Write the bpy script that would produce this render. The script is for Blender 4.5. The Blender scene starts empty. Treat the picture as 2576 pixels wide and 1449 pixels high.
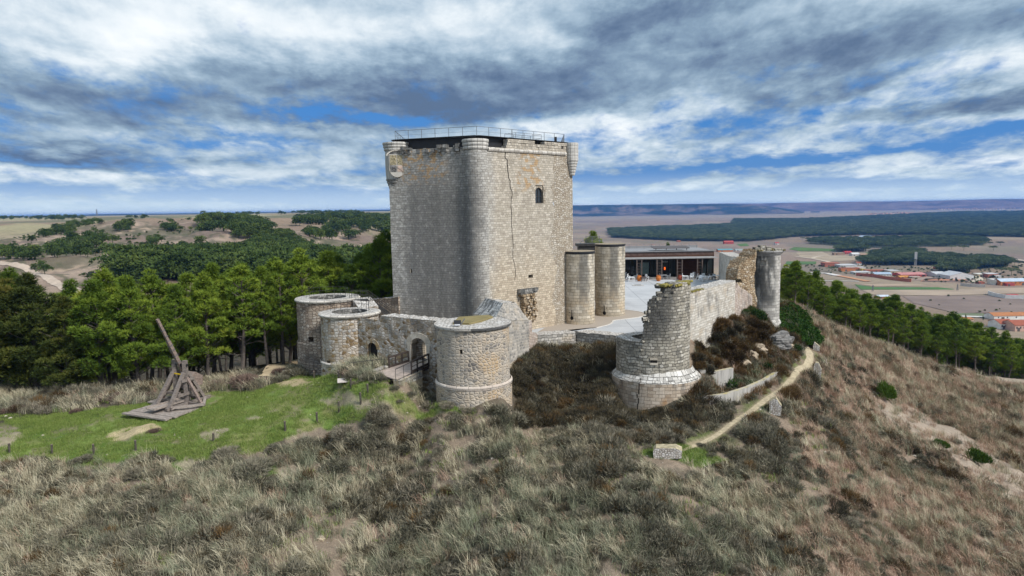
import bpy, bmesh, math, random
import numpy as np
from mathutils import Vector, Matrix
random.seed(11)
rng = np.random.default_rng(11)
SC = bpy.context.scene
COL = SC.collection

# ------------------------------------------------------------------ camera
K = 1.25                       # metres per working unit of distance
CAMZ = 15.0
F = 1717.0                     # focal length of the 2576 px wide view
PITCH, ROLL = math.radians(6.63), math.radians(0.9)
_f = np.array([0, math.cos(PITCH), -math.sin(PITCH)])
_u0 = np.array([0, math.sin(PITCH), math.cos(PITCH)])
_x = np.array([1.0, 0, 0])
_r = math.cos(ROLL) * _x - math.sin(ROLL) * _u0
_u = math.sin(ROLL) * _x + math.cos(ROLL) * _u0

def ray(px, py):
    return _f + (px - 1288.0) / F * _r - (py - 724.5) / F * _u

def P(px, py, Y):
    """point seen at (px,py) at distance Y (working units) in front"""
    d = ray(px, py)
    return np.array([0, 0, CAMZ]) + d * (Y * K / d[1])

def on(px, py, z):
    d = ray(px, py)
    return np.array([0, 0, CAMZ]) + d * ((z - CAMZ) / d[2])

def project(x, y, z):
    v = np.stack([x, y, z - CAMZ], -1)
    w = v @ _f
    return 1288 + F * (v @ _r) / w, 724.5 - F * (v @ _u) / w

def ss(x, a, b):
    t = np.clip((np.asarray(x, float) - a) / (b - a), 0, 1)
    return t * t * (3 - 2 * t)

cam = bpy.data.cameras.new('camera')
cam.lens = 24.0; cam.sensor_width = 36.0
cam.clip_start = 0.5; cam.clip_end = 60000
camo = bpy.data.objects.new('camera', cam)
M = Matrix.Identity(4)
for i in range(3):
    M[i][0] = _r[i]; M[i][1] = _u[i]; M[i][2] = -_f[i]
M[2][3] = CAMZ
camo.matrix_world = M
COL.objects.link(camo)
SC.camera = camo

# ------------------------------------------------------------------ tagging
def tag(o, label=None, cat=None, group=None, kind=None):
    if label: o['label'] = label
    if cat: o['category'] = cat
    if group: o['group'] = group
    if kind: o['kind'] = kind
    return o

def empty(name, loc, label, cat, group=None, rz=0.0):
    o = bpy.data.objects.new(name, None)
    o.empty_display_size = 0.3
    COL.objects.link(o)
    o.location = Vector(loc); o.rotation_euler.z = rz
    return tag(o, label, cat, group)

class MB:
    """collects faces, builds ONE mesh object; uv in metres"""
    def __init__(s):
        s.v = []; s.f = []; s.uv = []; s.mi = []
    def vert(s, p):
        s.v.append((float(p[0]), float(p[1]), float(p[2]))); return len(s.v) - 1
    def face(s, idx, uv=None, mi=0):
        s.f.append(tuple(idx)); s.mi.append(mi)
        s.uv.append(uv if uv is not None else [None] * len(idx))
    def poly(s, pts, uv=None, mi=0):
        s.face([s.vert(p) for p in pts], uv, mi)
    def quad(s, a, b, c, d, mi=0, uv=None):
        s.poly([a, b, c, d], uv, mi)
    def box(s, c, size, rot=None, mi=0):
        hx, hy, hz = size[0] / 2, size[1] / 2, size[2] / 2
        R = rot if rot is not None else Matrix.Identity(3)
        pts = []
        for sx, sy, sz in ((-1,-1,-1),(1,-1,-1),(1,1,-1),(-1,1,-1),(-1,-1,1),(1,-1,1),(1,1,1),(-1,1,1)):
            q = R @ Vector((sx*hx, sy*hy, sz*hz))
            pts.append(s.vert((c[0]+q[0], c[1]+q[1], c[2]+q[2])))
        for f in ((0,3,2,1),(4,5,6,7),(0,1,5,4),(1,2,6,5),(2,3,7,6),(3,0,4,7)):
            s.face([pts[i] for i in f], None, mi)
    def bar(s, a, b, w, h=None, up=(0,0,1), mi=0):
        a, b = Vector(a), Vector(b); h = h or w
        d = (b - a); L = d.length
        if L < 1e-6: return
        d.normalize(); u = Vector(up)
        x = d.cross(u)
        if x.length < 1e-4: x = d.cross(Vector((1,0,0)))
        x.normalize(); y = x.cross(d).normalized()
        R = Matrix((x, d, y)).transposed()
        s.box((a + b) / 2, (w, L, h), R, mi)
    def tube(s, pts, rad, n=8, mi=0, cap=True):
        pts = [Vector(p) for p in pts]
        if not hasattr(rad, '__len__'): rad = [rad] * len(pts)
        rings = []
        for i, p in enumerate(pts):
            d = (pts[min(i+1, len(pts)-1)] - pts[max(i-1, 0)]).normalized()
            x = d.cross(Vector((0.13, 0.21, 1)) if abs(d.z) < .95 else Vector((1, .1, 0))).normalized()
            y = d.cross(x)
            rings.append([s.vert(p + (x*math.cos(2*math.pi*k/n) + y*math.sin(2*math.pi*k/n))*rad[i]) for k in range(n)])
        for i in range(len(rings)-1):
            for k in range(n):
                s.face([rings[i][k], rings[i][(k+1)%n], rings[i+1][(k+1)%n], rings[i+1][k]], None, mi)
        if cap:
            s.face(rings[0][::-1], None, mi); s.face(rings[-1], None, mi)
    def surface(s, us, vs, fn, holes=(), mi=0, uvfn=None, flip=False):
        """grid us x vs mapped by fn(u,v); holes=(u0,u1,v0,v1)"""
        us = sorted(set([round(x,5) for x in us] + [round(h[i],5) for h in holes for i in (0,1)]))
        vs = sorted(set([round(x,5) for x in vs] + [round(h[i],5) for h in holes for i in (2,3)]))
        idx = {}
        def g(i, j):
            if (i, j) not in idx: idx[(i, j)] = s.vert(fn(us[i], vs[j]))
            return idx[(i, j)]
        for i in range(len(us)-1):
            for j in range(len(vs)-1):
                um, vm = (us[i]+us[i+1])/2, (vs[j]+vs[j+1])/2
                if any(h[0] < um < h[1] and h[2] < vm < h[3] for h in holes): continue
                q = [(i,j),(i+1,j),(i+1,j+1),(i,j+1)]
                if flip: q = q[::-1]
                uv = [(uvfn or (lambda a,b:(a,b)))(us[a], vs[b]) for a, b in q]
                s.face([g(a,b) for a,b in q], uv, mi)
    def reveal(s, fn, h, inward, mi=0, back=1):
        """sides and back of a recess: fn(u,v) surface, inward vector"""
        inward = np.asarray(inward, float)
        c = [np.asarray(fn(h[a], h[b])) for a, b in ((0,2),(1,2),(1,3),(0,3))]
        d = [p + inward for p in c]
        for i in range(4):
            j = (i+1) % 4
            s.quad(c[i], c[j], d[j], d[i], mi)
        if back is not None: s.quad(d[0], d[1], d[2], d[3], back)
    def build(s, name, mats, parent=None, smooth=False, origin=None, jitter=0.0, weld=False):
        me = bpy.data.meshes.new(name)
        v = np.array(s.v, dtype=float).reshape(-1, 3)
        o = bpy.data.objects.new(name, me)
        COL.objects.link(o)
        if parent is not None:
            o.parent = parent
            off = np.array(parent_origin(parent))
            if parent.rotation_euler.z:
                c, sn = math.cos(-parent.rotation_euler.z), math.sin(-parent.rotation_euler.z)
                w = v - off
                v = np.stack([w[:,0]*c - w[:,1]*sn, w[:,0]*sn + w[:,1]*c, w[:,2]], -1)
            else:
                v = v - off
        elif origin is not None:
            v = v - np.array(origin); o.location = Vector(origin)
        me.from_pydata(v.tolist(), [], s.f)
        if not isinstance(mats, (list, tuple)): mats = [mats]
        for m in mats: me.materials.append(m)
        me.polygons.foreach_set('material_index', np.array(s.mi, dtype=np.int32))
        ul = me.uv_layers.new(name='UVMap')
        buf = np.zeros((len(me.loops), 2), dtype=np.float32)
        k = 0
        wv = np.array(s.v, dtype=float).reshape(-1, 3)
        for f, uv in zip(s.f, s.uv):
            if uv[0] is None:
                a, b, c = wv[f[0]], wv[f[1]], wv[f[2]]
                n = np.cross(b - a, c - a); n = n / (np.linalg.norm(n) + 1e-9)
                if abs(n[2]) > 0.75:
                    for i in f: buf[k] = (wv[i][0], wv[i][1]); k += 1
                else:
                    t = np.array([-n[1], n[0], 0]); t /= (np.linalg.norm(t) + 1e-9)
                    for i in f: buf[k] = (wv[i] @ t, wv[i][2]); k += 1
            else:
                for q in uv: buf[k] = q; k += 1
        ul.data.foreach_set('uv', buf.ravel())
        if smooth: me.polygons.foreach_set('use_smooth', np.ones(len(me.polygons), dtype=bool))
        me.update()
        return o

def parent_origin(p):
    o = np.array(p.location)
    while p.parent:
        p = p.parent; o = o + np.array(p.location)
    return o

def np_mesh(name, verts, faces, mat, smooth=False):
    """fast mesh; faces (n,k)"""
    me = bpy.data.meshes.new(name)
    verts = np.asarray(verts, np.float32); faces = np.asarray(faces, np.int32)
    n, k = faces.shape
    me.vertices.add(len(verts)); me.vertices.foreach_set('co', verts.ravel())
    me.loops.add(n*k); me.loops.foreach_set('vertex_index', faces.ravel())
    me.polygons.add(n)
    me.polygons.foreach_set('loop_start', np.arange(n, dtype=np.int32)*k)
    try: me.polygons.foreach_set('loop_total', np.full(n, k, np.int32))
    except Exception: pass
    if smooth: me.polygons.foreach_set('use_smooth', np.ones(n, bool))
    me.update(calc_edges=True)
    if mat is not None: me.materials.append(mat)
    return me

def link(name, me, parent=None, loc=(0,0,0), rz=0.0, sc=1.0):
    o = bpy.data.objects.new(name, me); COL.objects.link(o)
    o.location = Vector(loc); o.rotation_euler.z = rz
    o.scale = (sc, sc, sc) if not hasattr(sc, '__len__') else sc
    if parent is not None: o.parent = parent
    return o

def copy_tree(o, loc, rz=0.0, sc=1.0, label=None):
    c = o.copy(); COL.objects.link(c)
    c.location = Vector(loc); c.rotation_euler.z = rz
    c.scale = (sc, sc, sc) if not hasattr(sc, '__len__') else sc
    if label: c['label'] = label
    for ch in list(o.children):
        d = ch.copy(); COL.objects.link(d); d.parent = c
        for g in list(ch.children):
            e = g.copy(); COL.objects.link(e); e.parent = d
    return c

# smooth pseudo noise usable in numpy
def vnoise(x, y, seed=0):
    x = np.asarray(x, float); y = np.asarray(y, float)
    xi = np.floor(x); yi = np.floor(y); xf = x - xi; yf = y - yi
    def h(a, b):
        t = np.sin(a*127.1 + b*311.7 + seed*74.7) * 43758.5453
        return t - np.floor(t)
    u = xf*xf*(3-2*xf); v = yf*yf*(3-2*yf)
    return (h(xi,yi)*(1-u) + h(xi+1,yi)*u)*(1-v) + (h(xi,yi+1)*(1-u) + h(xi+1,yi+1)*u)*v

def fbm(x, y, seed=0, oct=4):
    a, s, t = 0.5, 0, 0
    for i in range(oct):
        s = s + a*vnoise(x*2**i, y*2**i, seed+i*13); t += a; a *= .5
    return s / t
# ------------------------------------------------------------------ node helpers
def node(nt, typ, ins=None, **attrs):
    n = nt.nodes.new(typ)
    for k, v in attrs.items(): setattr(n, k, v)
    for k, v in (ins or {}).items():
        s = n.inputs[k]
        if isinstance(v, bpy.types.NodeSocket): nt.links.new(v, s)
        else: s.default_value = v
    return n

def C4(c): return (c[0], c[1], c[2], 1.0)

def mixc(nt, f, a, b, blend='MIX'):
    n = nt.nodes.new('ShaderNodeMix'); n.data_type = 'RGBA'; n.blend_type = blend
    for i, v in ((0, f), (6, a), (7, b)):
        if isinstance(v, bpy.types.NodeSocket): nt.links.new(v, n.inputs[i])
        else: n.inputs[i].default_value = v if i == 0 else C4(v)
    return n.outputs[2]

def math_(nt, op, a, b=0.0, c=None, clamp=False):
    n = nt.nodes.new('ShaderNodeMath'); n.operation = op; n.use_clamp = clamp
    for i, v in ((0, a), (1, b), (2, c)):
        if v is None: continue
        if isinstance(v, bpy.types.NodeSocket): nt.links.new(v, n.inputs[i])
        else: n.inputs[i].default_value = v
    return n.outputs[0]

def mrange(nt, v, a, b, c=0.0, d=1.0, smooth=True):
    if a > b: a, b, c, d = b, a, d, c
    n = node(nt, 'ShaderNodeMapRange', {'Value': v, 'From Min': a, 'From Max': b, 'To Min': c, 'To Max': d})
    n.interpolation_type = 'SMOOTHSTEP' if smooth else 'LINEAR'
    return n.outputs[0]

def ramp(nt, fac, stops, interp='LINEAR'):
    n = nt.nodes.new('ShaderNodeValToRGB'); n.color_ramp.interpolation = interp
    nt.links.new(fac, n.inputs[0])
    e = n.color_ramp.elements
    while len(e) < len(stops): e.new(0.5)
    for i, (p, c) in enumerate(stops):
        e[i].position = p; e[i].color = C4(c)
    return n.outputs[0]

def noise_(nt, vec, scale, detail=4, rough=.55, dist=0.0, out=0):
    return node(nt, 'ShaderNodeTexNoise', {'Vector': vec, 'Scale': scale, 'Detail': detail, 'Roughness': rough, 'Distortion': dist}).outputs[out]

def mapping(nt, vec, scale=(1,1,1), loc=(0,0,0)):
    return node(nt, 'ShaderNodeMapping', {'Vector': vec, 'Scale': scale, 'Location': loc}).outputs[0]

def newmat(name, rough=.9, spec=.2):
    m = bpy.data.materials.new(name); m.use_nodes = True
    nt = m.node_tree
    b = nt.nodes['Principled BSDF']
    b.inputs['Roughness'].default_value = rough
    b.inputs['Specular IOR Level'].default_value = spec
    return m, nt, b

def plain(name, col, rough=.85, var=.25, scale=3.0, metal=0.0, bump=.0, spec=.25):
    m, nt, b = newmat(name, rough, spec)
    tc = node(nt, 'ShaderNodeTexCoord')
    n = noise_(nt, tc.outputs['Object'], scale, 5)
    lo = [c*(1-var) for c in col]; hi = [min(1, c*(1+var)) for c in col]
    nt.links.new(ramp(nt, n, [(.3, lo), (.7, hi)]), b.inputs['Base Color'])
    b.inputs['Metallic'].default_value = metal
    if bump:
        bn = node(nt, 'ShaderNodeBump', {'Height': n, 'Strength': bump, 'Distance': .1})
        nt.links.new(bn.outputs[0], b.inputs['Normal'])
    return m

def masonry(name, pal, bw=.6, bh=.32, mort=.022, mcol=(.06,.055,.05), warp=.10, rubble=False,
            stains=None, bump=.9, grain=.35, mfac=.85, soft=.15, jmask=None):
    """coursed or rubble stone in wall UV (metres). pal: ramp of block colours.
    stains(nt,u,v,uv,col)->col adds weathering"""
    m, nt, b = newmat(name, .93, .12)
    tc = node(nt, 'ShaderNodeTexCoord')
    uv = tc.outputs['UV']
    sep = node(nt, 'ShaderNodeSeparateXYZ', {'Vector': uv})
    u, v = sep.outputs[0], sep.outputs[1]
    w1 = node(nt, 'ShaderNodeTexNoise', {'Vector': uv, 'Scale': 1.1, 'Detail': 3.0}).outputs['Color']
    w2 = node(nt, 'ShaderNodeTexNoise', {'Vector': uv, 'Scale': 5.5, 'Detail': 2.0}).outputs['Color']
    off = node(nt, 'ShaderNodeVectorMath', {0: w1, 1: (.5,.5,.5)}, operation='SUBTRACT').outputs[0]
    off = node(nt, 'ShaderNodeVectorMath', {0: off, 'Scale': warp*3}, operation='SCALE').outputs[0]
    off2 = node(nt, 'ShaderNodeVectorMath', {0: w2, 1: (.5,.5,.5)}, operation='SUBTRACT').outputs[0]
    off2 = node(nt, 'ShaderNodeVectorMath', {0: off2, 'Scale': warp*1.1}, operation='SCALE').outputs[0]
    p = node(nt, 'ShaderNodeVectorMath', {0: uv, 1: off}, operation='ADD').outputs[0]
    p = node(nt, 'ShaderNodeVectorMath', {0: p, 1: off2}, operation='ADD').outputs[0]
    if not rubble:
        bt = node(nt, 'ShaderNodeTexBrick', {'Vector': p, 'Color1': (0,0,0,1), 'Color2': (1,1,1,1), 'Mortar': (.5,.5,.5,1),
                  'Scale': 1.0, 'Mortar Size': mort, 'Mortar Smooth': soft, 'Bias': 0.0, 'Brick Width': bw, 'Row Height': bh})
        bt.offset = .46; bt.offset_frequency = 2; bt.squash = 1.45; bt.squash_frequency = 3
        rnd = node(nt, 'ShaderNodeSeparateColor', {'Color': bt.outputs['Color']}).outputs[0]
        mf = bt.outputs['Fac']
    else:
        q = mapping(nt, p, (1/bw, 1/bh, 1))
        vc = node(nt, 'ShaderNodeTexVoronoi', {'Vector': q, 'Scale': 1.0, 'Randomness': .8}, voronoi_dimensions='2D')
        ve = node(nt, 'ShaderNodeTexVoronoi', {'Vector': q, 'Scale': 1.0, 'Randomness': .8}, voronoi_dimensions='2D', feature='DISTANCE_TO_EDGE')
        rnd = node(nt, 'ShaderNodeSeparateColor', {'Color': vc.outputs['Color']}).outputs[0]
        mf = mrange(nt, ve.outputs['Distance'], mort*1.0, mort*4.0, 1.0, 0.0)
    col = ramp(nt, rnd, pal)
    # fine grain inside each block
    g = noise_(nt, uv, 9.0, 5, .65)
    g2 = noise_(nt, uv, 1.7, 3, .6)
    gg = math_(nt, 'MULTIPLY_ADD', g, grain*2, 1-grain)
    gg = math_(nt, 'MULTIPLY', gg, math_(nt, 'MULTIPLY_ADD', g2, .5, .75))
    col = mixc(nt, 1.0, col, node(nt, 'ShaderNodeCombineColor', {0: gg, 1: gg, 2: gg}).outputs[0], 'MULTIPLY')
    if stains: col = stains(nt, u, v, uv, col)
    mm = math_(nt, 'MULTIPLY', mf, mfac)
    if jmask: mm = math_(nt, 'MULTIPLY', mm, jmask(nt, u, v))
    mm = math_(nt, 'MULTIPLY', mm, mrange(nt, noise_(nt, uv, 1.3, 2), .3, .6, .35, 1.0))
    col = mixc(nt, mm, col, mcol)
    nt.links.new(col, b.inputs['Base Color'])
    h = math_(nt, 'SUBTRACT', math_(nt, 'MULTIPLY_ADD', g, .5, math_(nt, 'MULTIPLY', rnd, .35)), mf)
    bn = node(nt, 'ShaderNodeBump', {'Height': h, 'Strength': bump, 'Distance': .07})
    nt.links.new(bn.outputs[0], b.inputs['Normal'])
    return m

def blotch(nt, uv, col, c2, scale=(.5,.5,1), lo=.5, hi=.65, amt=1.0, seed=0.0, mask=None, detail=5, blend='MIX'):
    n = noise_(nt, mapping(nt, uv, scale, (seed*7.3, seed*3.1, seed)), 1.0, detail, .6)
    f = mrange(nt, n, lo, hi, 0, amt)
    if mask is not None: f = math_(nt, 'MULTIPLY', f, mask)
    return mixc(nt, f, col, c2, blend)

PALE = [(0,(.26,.225,.18)),(.3,(.40,.36,.30)),(.62,(.53,.48,.41)),(1,(.68,.63,.56))]
WARM = [(0,(.33,.26,.18)),(.35,(.46,.39,.29)),(.7,(.56,.49,.39)),(1,(.66,.60,.51))]
GREY = [(0,(.10,.10,.095)),(.4,(.17,.165,.155)),(.75,(.27,.26,.24)),(1,(.42,.40,.37))]
MIXED = [(0,(.20,.13,.06)),(.16,(.36,.27,.16)),(.35,(.45,.38,.30)),(.65,(.55,.49,.42)),(.9,(.66,.62,.56)),(1,(.36,.35,.33))]
# ------------------------------------------------------------------ terrain
CPV = [ # px, py, Y
 # foreground slope
 (-400,1449,34),(0,1449,33.5),(640,1449,32.5),(1288,1449,32),(2000,1449,34),(2576,1449,41),(3000,1449,47),
 (-300,1284,39.5),(0,1274,39.5),(640,1266,38.5),(1288,1268,38.5),(1900,1266,41.5),(2300,1300,46),(2576,1250,57),
 (300,1172,43.0),(700,1128,44),(1000,1096,45),(1160,1085,44.6),(1300,1104,45.3),(1550,1128,45),(1690,1140,44.2),
 # lawn
 (-300,1140,45.5),(0,1145,45),(340,1130,44.6),(540,1105,45.3),(720,1078,46),(850,1030,47.8),(1000,1005,48.4),(1060,1035,47),
 (0,1035,55),(-300,1040,54),(200,1075,50.5),(440,1050,50.6),(570,1000,54.6),(700,960,57),(740,945,58),(250,1005,57),
 (690,925,62),(150,985,60.5),(480,965,60.5),(-300,990,60),
 # castle foot
 (830,945,58.5),(870,928,55),(1120,1010,46.5),(1190,1026,45.9),(1270,1012,46.6),
 (1080,990,49.5),
 # moat
 (1310,1000,50.5),(1330,930,54.5),(1400,900,60),(1400,965,56.5),(1450,1015,53.5),(1530,893,60),(1540,990,53),(1300,1050,47.8),(1480,1060,48.6),(1650,1038,51.3),(1560,1020,52.5),
 # path and terrace
 (1750,1115,46.6),(1850,1062,49.5),(1940,1000,55),(2020,930,63),(2042,890,69.5),(2025,870,72),
 (1765,1030,51.2),(1880,1002,54.6),(1980,940,61.5),(2010,912,66),
 (1800,960,58.2),(1850,950,58.8),(1930,910,63),
 (1742,862,56.5),(1800,868,60.5),(1810,820,61.5),(1885,785,68.5),(1870,850,64.5),(1950,860,66.5),(1925,822,72.5),
 (2060,855,75),(2000,790,80.5),(1968,770,79),(2040,815,82),
 # right slope
 (2000,775,88),(2100,826,93),(2200,866,98),(2350,912,105),(2576,958,112),(2800,995,120),
 (2250,1000,75.5),(2120,930,72),(2100,1050,60),(2450,1150,62),(2200,1150,53.5),(2450,1000,88),(2576,1080,80),(2800,1200,70),
 (2000,1060,52),
]
CPW = [ # hidden ones: azimuth px at eye level, Y, z(working units)
 (1200,60,-.6),(1200,66,-.7),(1100,64,-.7),(1000,66,-.7),(1000,60,-.5),(1080,56,-.5),(1400,66,-1.0),(1500,66,-1.0),(1600,66,-1.2),(1690,66,-1.0),(1700,72,-.9),(1600,85,-.8),(1780,85,-.6),(1600,104,-.4),(1800,104,-.3),(1850,90,-.8),(1060,52,-2.6),(1080,51.3,-2.8),(1040,52.8,-2.2),(1790,72,-.5),
 (1200,95,-1),(1000,85,-3),(1500,125,-6),(1750,125,-4),
 (1925,90,-3),(2000,100,-7),(2150,115,-13),(2350,130,-22),(2576,138,-28),(2800,145,-32),
 (2000,150,-20),(2150,180,-32),(2350,210,-44),(2576,220,-50),(2900,230,-52),
 (1500,200,-30),(1750,200,-24),(1300,200,-26),(1850,300,-58),(2200,320,-66),(2576,330,-70),(1500,350,-62),(3000,330,-72),
 (1500,480,-77),(1800,480,-77.5),(2200,480,-78),(2600,480,-78),(3000,480,-78),
 (800,68,-3.4),(650,72,-4.4),(400,70,-5.4),(150,72,-6.2),(-300,72,-7),
 (800,100,-9),(400,100,-14),(0,100,-16),(-300,100,-17),(1000,110,-8),
 (800,150,-18),(400,150,-22),(0,150,-25),(-300,150,-26),(1000,150,-14),
 (980,230,-17),(700,230,-17),(400,230,-20),(0,230,-23),(-300,230,-22),
 # behind camera side and margins
 (-300,28,-8),(1288,25,-8),(3000,32,-16),(1288,15,-11),(-200,15,-11),(2700,15,-15),
]
CPF = [ # far visible on the left: px, py, Y
 (60,692,300),(140,712,285),(250,720,270),(-300,700,300),(230,668,330),(300,655,360),(120,640,380),(380,622,470),(330,596,520),(450,574,560),(500,560,700),(250,572,560),
 (0,595,560),(0,568,900),(-300,580,800),(480,640,400),(600,660,360),(560,600,470),(640,580,560),(750,600,520),(700,640,420),(850,640,440),(900,612,560),(940,625,520),(800,570,700),(980,585,700),(980,560,900),(640,552,900),(800,545,1300),(980,541,1500),
]
CPG = [(0,2500,7),(640,2500,8),(980,2500,8),(0,6000,8),(980,6000,8),(-400,2500,6),(-400,1200,2)]
_pts = []
for px, py, Y in CPV + CPF: _pts.append(P(px, py, Y))
for px, Y, z in CPW + CPG:
    q = P(px, 525, Y); _pts.append(np.array([q[0], q[1], CAMZ + (z-12)*K]))
for q in ((-12.9,61.6,.0),(-10.2,58.9,-.08),(-11.5,60.2,-.02),(-12.0,62.6,.0),(-9.7,60.0,-.05),(-14.8,60.6,-.5),(-12.4,58.2,-.9),(-10.7,56.8,-1.4),(-14.5,62.5,-.1),(-16.5,63.5,-.3),(-7.6,59.8,-2.7),(-7.0,57.6,-2.6),(-8.0,62.2,-2.9)): _pts.append(np.array(q))
_pts = np.array(_pts)
def _warp(x, y):
    r = np.hypot(x, y); th = np.arctan2(x, y)
    return np.stack([th*2.2, np.log(np.maximum(r, 5.0))], -1)
def _phi(d2): return np.where(d2 > 1e-12, .5*d2*np.log(np.maximum(d2, 1e-12)), 0)
_c = _warp(_pts[:,0], _pts[:,1])
_n = len(_c)
_A = _phi(((_c[:,None]-_c[None])**2).sum(-1)) + np.eye(_n)*2e-4
_Pm = np.concatenate([np.ones((_n,1)), _c], 1)
_S = np.block([[_A, _Pm], [_Pm.T, np.zeros((3,3))]])
_w = np.linalg.solve(_S, np.concatenate([_pts[:,2], np.zeros(3)]))
PLAIN = CAMZ - 90*K
def H0(x, y):
    x = np.asarray(x, float); y = np.asarray(y, float)
    c = _warp(x.ravel(), y.ravel()); out = np.empty(len(c))
    for i in range(0, len(c), 20000):
        b = c[i:i+20000]
        out[i:i+20000] = _phi(((b[:,None]-_c[None])**2).sum(-1)) @ _w[:_n] + _w[_n] + b @ _w[_n+1:]
    return out.reshape(x.shape)
def H(x, y):
    x = np.asarray(x, float); y = np.asarray(y, float)
    z = H0(x, y)
    r = np.hypot(x, y); th = np.degrees(np.arctan2(x, y))
    right = ss(th, -7, 3)
    pl = right*ss(r, 430*K, 600*K)
    z = z*(1-pl) + PLAIN*pl
    left = (1-right)*ss(r, 1500*K, 3200*K)
    z = z*(1-left) + (CAMZ - 5*K)*left
    nr = 1 - ss(r, 130*K, 260*K)
    if 'PATHW' in globals():
        dp = np.full(z.shape, 1e9)
        for (x1,y1),(x2,y2) in zip(PATHW[:-1], PATHW[1:]):
            L = (x2-x1)**2+(y2-y1)**2; t = np.clip(((x-x1)*(x2-x1)+(y-y1)*(y2-y1))/L, 0, 1); dp = np.minimum(dp, np.hypot(x-x1-t*(x2-x1), y-y1-t*(y2-y1)))
        nr = nr*(.06 + .94*ss(dp, 2.5, 8))
    z = z + nr*((fbm(x*.33, y*.33, 3, 3)-.5)*1.5)*ss(r, 20, 40)*.8*(1 - .75*ss(-np.abs(x+12)-np.abs(y-68), -30, -14))
    md = (1-pl)*ss(r, 180*K, 400*K)*(1-ss(r, 900*K, 1400*K))
    z = z + md*((fbm(x*.016, y*.016, 8, 4)-.5)*16 - 5*np.abs(fbm(x*.03, y*.012, 18, 3)-.5))
    return z
PATHW = [tuple(P(a, b_, Y_)[:2]) for a, b_, Y_ in ((1700,1138,44.5),(1750,1115,46.6),(1850,1062,49.5),(1940,1000,55),(2020,930,63),(2042,890,69.5),(2028,868,72))]
def Hs(x, y): return float(H(np.array([x]), np.array([y]))[0])
def ground(px, py, y0=20.0, y1=16000.0):
    """where the line of sight meets the ground"""
    d = ray(px, py); ts = y0*1.006**np.arange(0, int(math.log(y1/y0)/math.log(1.006)))
    pts = np.array([0,0,CAMZ])[None] + d[None]*(ts/d[1])[:,None]
    g = pts[:,2] - H(pts[:,0], pts[:,1])
    k = np.where(g < 0)[0]
    if len(k) == 0: return pts[-1]
    k = k[0]
    if k == 0: return pts[0]
    t = g[k-1]/(g[k-1]-g[k]); p = pts[k-1]*(1-t) + pts[k]*t
    p[2] = Hs(p[0], p[1]); return p

# sheet: polar grid round the viewpoint, fine in front
_th = np.radians(np.concatenate([np.linspace(-180,-50,27)[:-1], np.linspace(-50,-41,20)[:-1], np.linspace(-41,41,760), np.linspace(41,50,20)[1:], np.linspace(50,180,27)[1:]]))
_rr = np.concatenate([[0.5,6,12], np.exp(np.linspace(math.log(18), math.log(170), 330)), np.exp(np.linspace(math.log(170), math.log(1300), 190))[1:], np.exp(np.linspace(math.log(1300), math.log(19000), 70))[1:]])
TH, RR = np.meshgrid(_th, _rr, indexing='ij')
GX, GY = RR*np.sin(TH), RR*np.cos(TH)
GZ = H(GX, GY)
nT, nR = TH.shape
def pmask(px, py, poly, soft):
    """soft mask of a polygon"""
    inside = np.zeros(px.shape, bool); dist = np.full(px.shape, 1e9)
    n = len(poly)
    for i in range(n):
        x1, y1 = poly[i]; x2, y2 = poly[(i+1) % n]
        c = ((y1 > py) != (y2 > py)) & (px < (x2-x1)*(py-y1)/((y2-y1) if abs(y2-y1) > 1e-9 else 1e-9) + x1)
        inside ^= c
        L = (x2-x1)**2 + (y2-y1)**2 + 1e-9
        t = np.clip(((px-x1)*(x2-x1) + (py-y1)*(y2-y1))/L, 0, 1)
        dist = np.minimum(dist, np.hypot(px-x1-t*(x2-x1), py-y1-t*(y2-y1)))
    return ss(np.where(inside, dist, -dist), -soft, soft)
def lmask(px, py, line, w):
    dist = np.full(px.shape, 1e9)
    for (x1,y1),(x2,y2) in zip(line[:-1], line[1:]):
        L = (x2-x1)**2 + (y2-y1)**2 + 1e-9
        t = np.clip(((px-x1)*(x2-x1) + (py-y1)*(y2-y1))/L, 0, 1)
        dist = np.minimum(dist, np.hypot(px-x1-t*(x2-x1), py-y1-t*(y2-y1)))
    return 1 - ss(dist, w*.5, w)
# outlines on the ground are stored as world (x,y)
def gw(poly, y0=20.0): return [tuple(ground(px, py, y0)[:2]) for px, py in poly]
LAWN = gw([(-250,1052),(-150,1165),(0,1160),(340,1152),(520,1156),(640,1140),(720,1100),(805,1074),(900,1060),(1040,1050),(1160,1045),(1100,1018),(1000,985),(930,958),(860,958),(800,945),(760,945),(690,965),(640,985),(570,985),(540,985),(470,1000),(390,1012),(250,1028),(60,1040)])
SANDS = [gw(q) for q in (
 [(690,962),(705,975),(760,972),(790,960),(760,952)],
 [(270,1090),(330,1072),(400,1070),(408,1082),(340,1095),(280,1110)],
 [(0,1060),(40,1075),(60,1095),(20,1125),(-60,1135),(-80,1080)],
 [(800,1010),(850,985),(900,992),(950,1020),(1010,1030),(980,1045),(900,1030),(850,1022)],
 [(500,1090),(560,1075),(580,1080),(540,1110),(500,1105)],
 [(610,1052),(655,1045),(668,1050),(640,1060)],
 [(470,1148),(440,1165),(470,1180),(520,1160)],
 [(380,1190),(400,1215),(440,1225),(430,1195)],
 [(690,1180),(740,1165),(760,1190),(720,1215)],
)]
GREENS = [gw(q) for q in (
 [(1660,1120),(1750,1122),(1830,1160),(1815,1175),(1740,1172),(1640,1150),(1600,1138)],
 [(1060,1040),(1150,1020),(1200,1030),(1180,1048)],
 [(640,1165),(690,1150),(700,1200),(660,1230)],
 [(420,1150),(480,1140),(500,1170),(440,1200)],
 [(1850,1052),(1900,1022),(1930,1020),(1900,1050)],
)]
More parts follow.
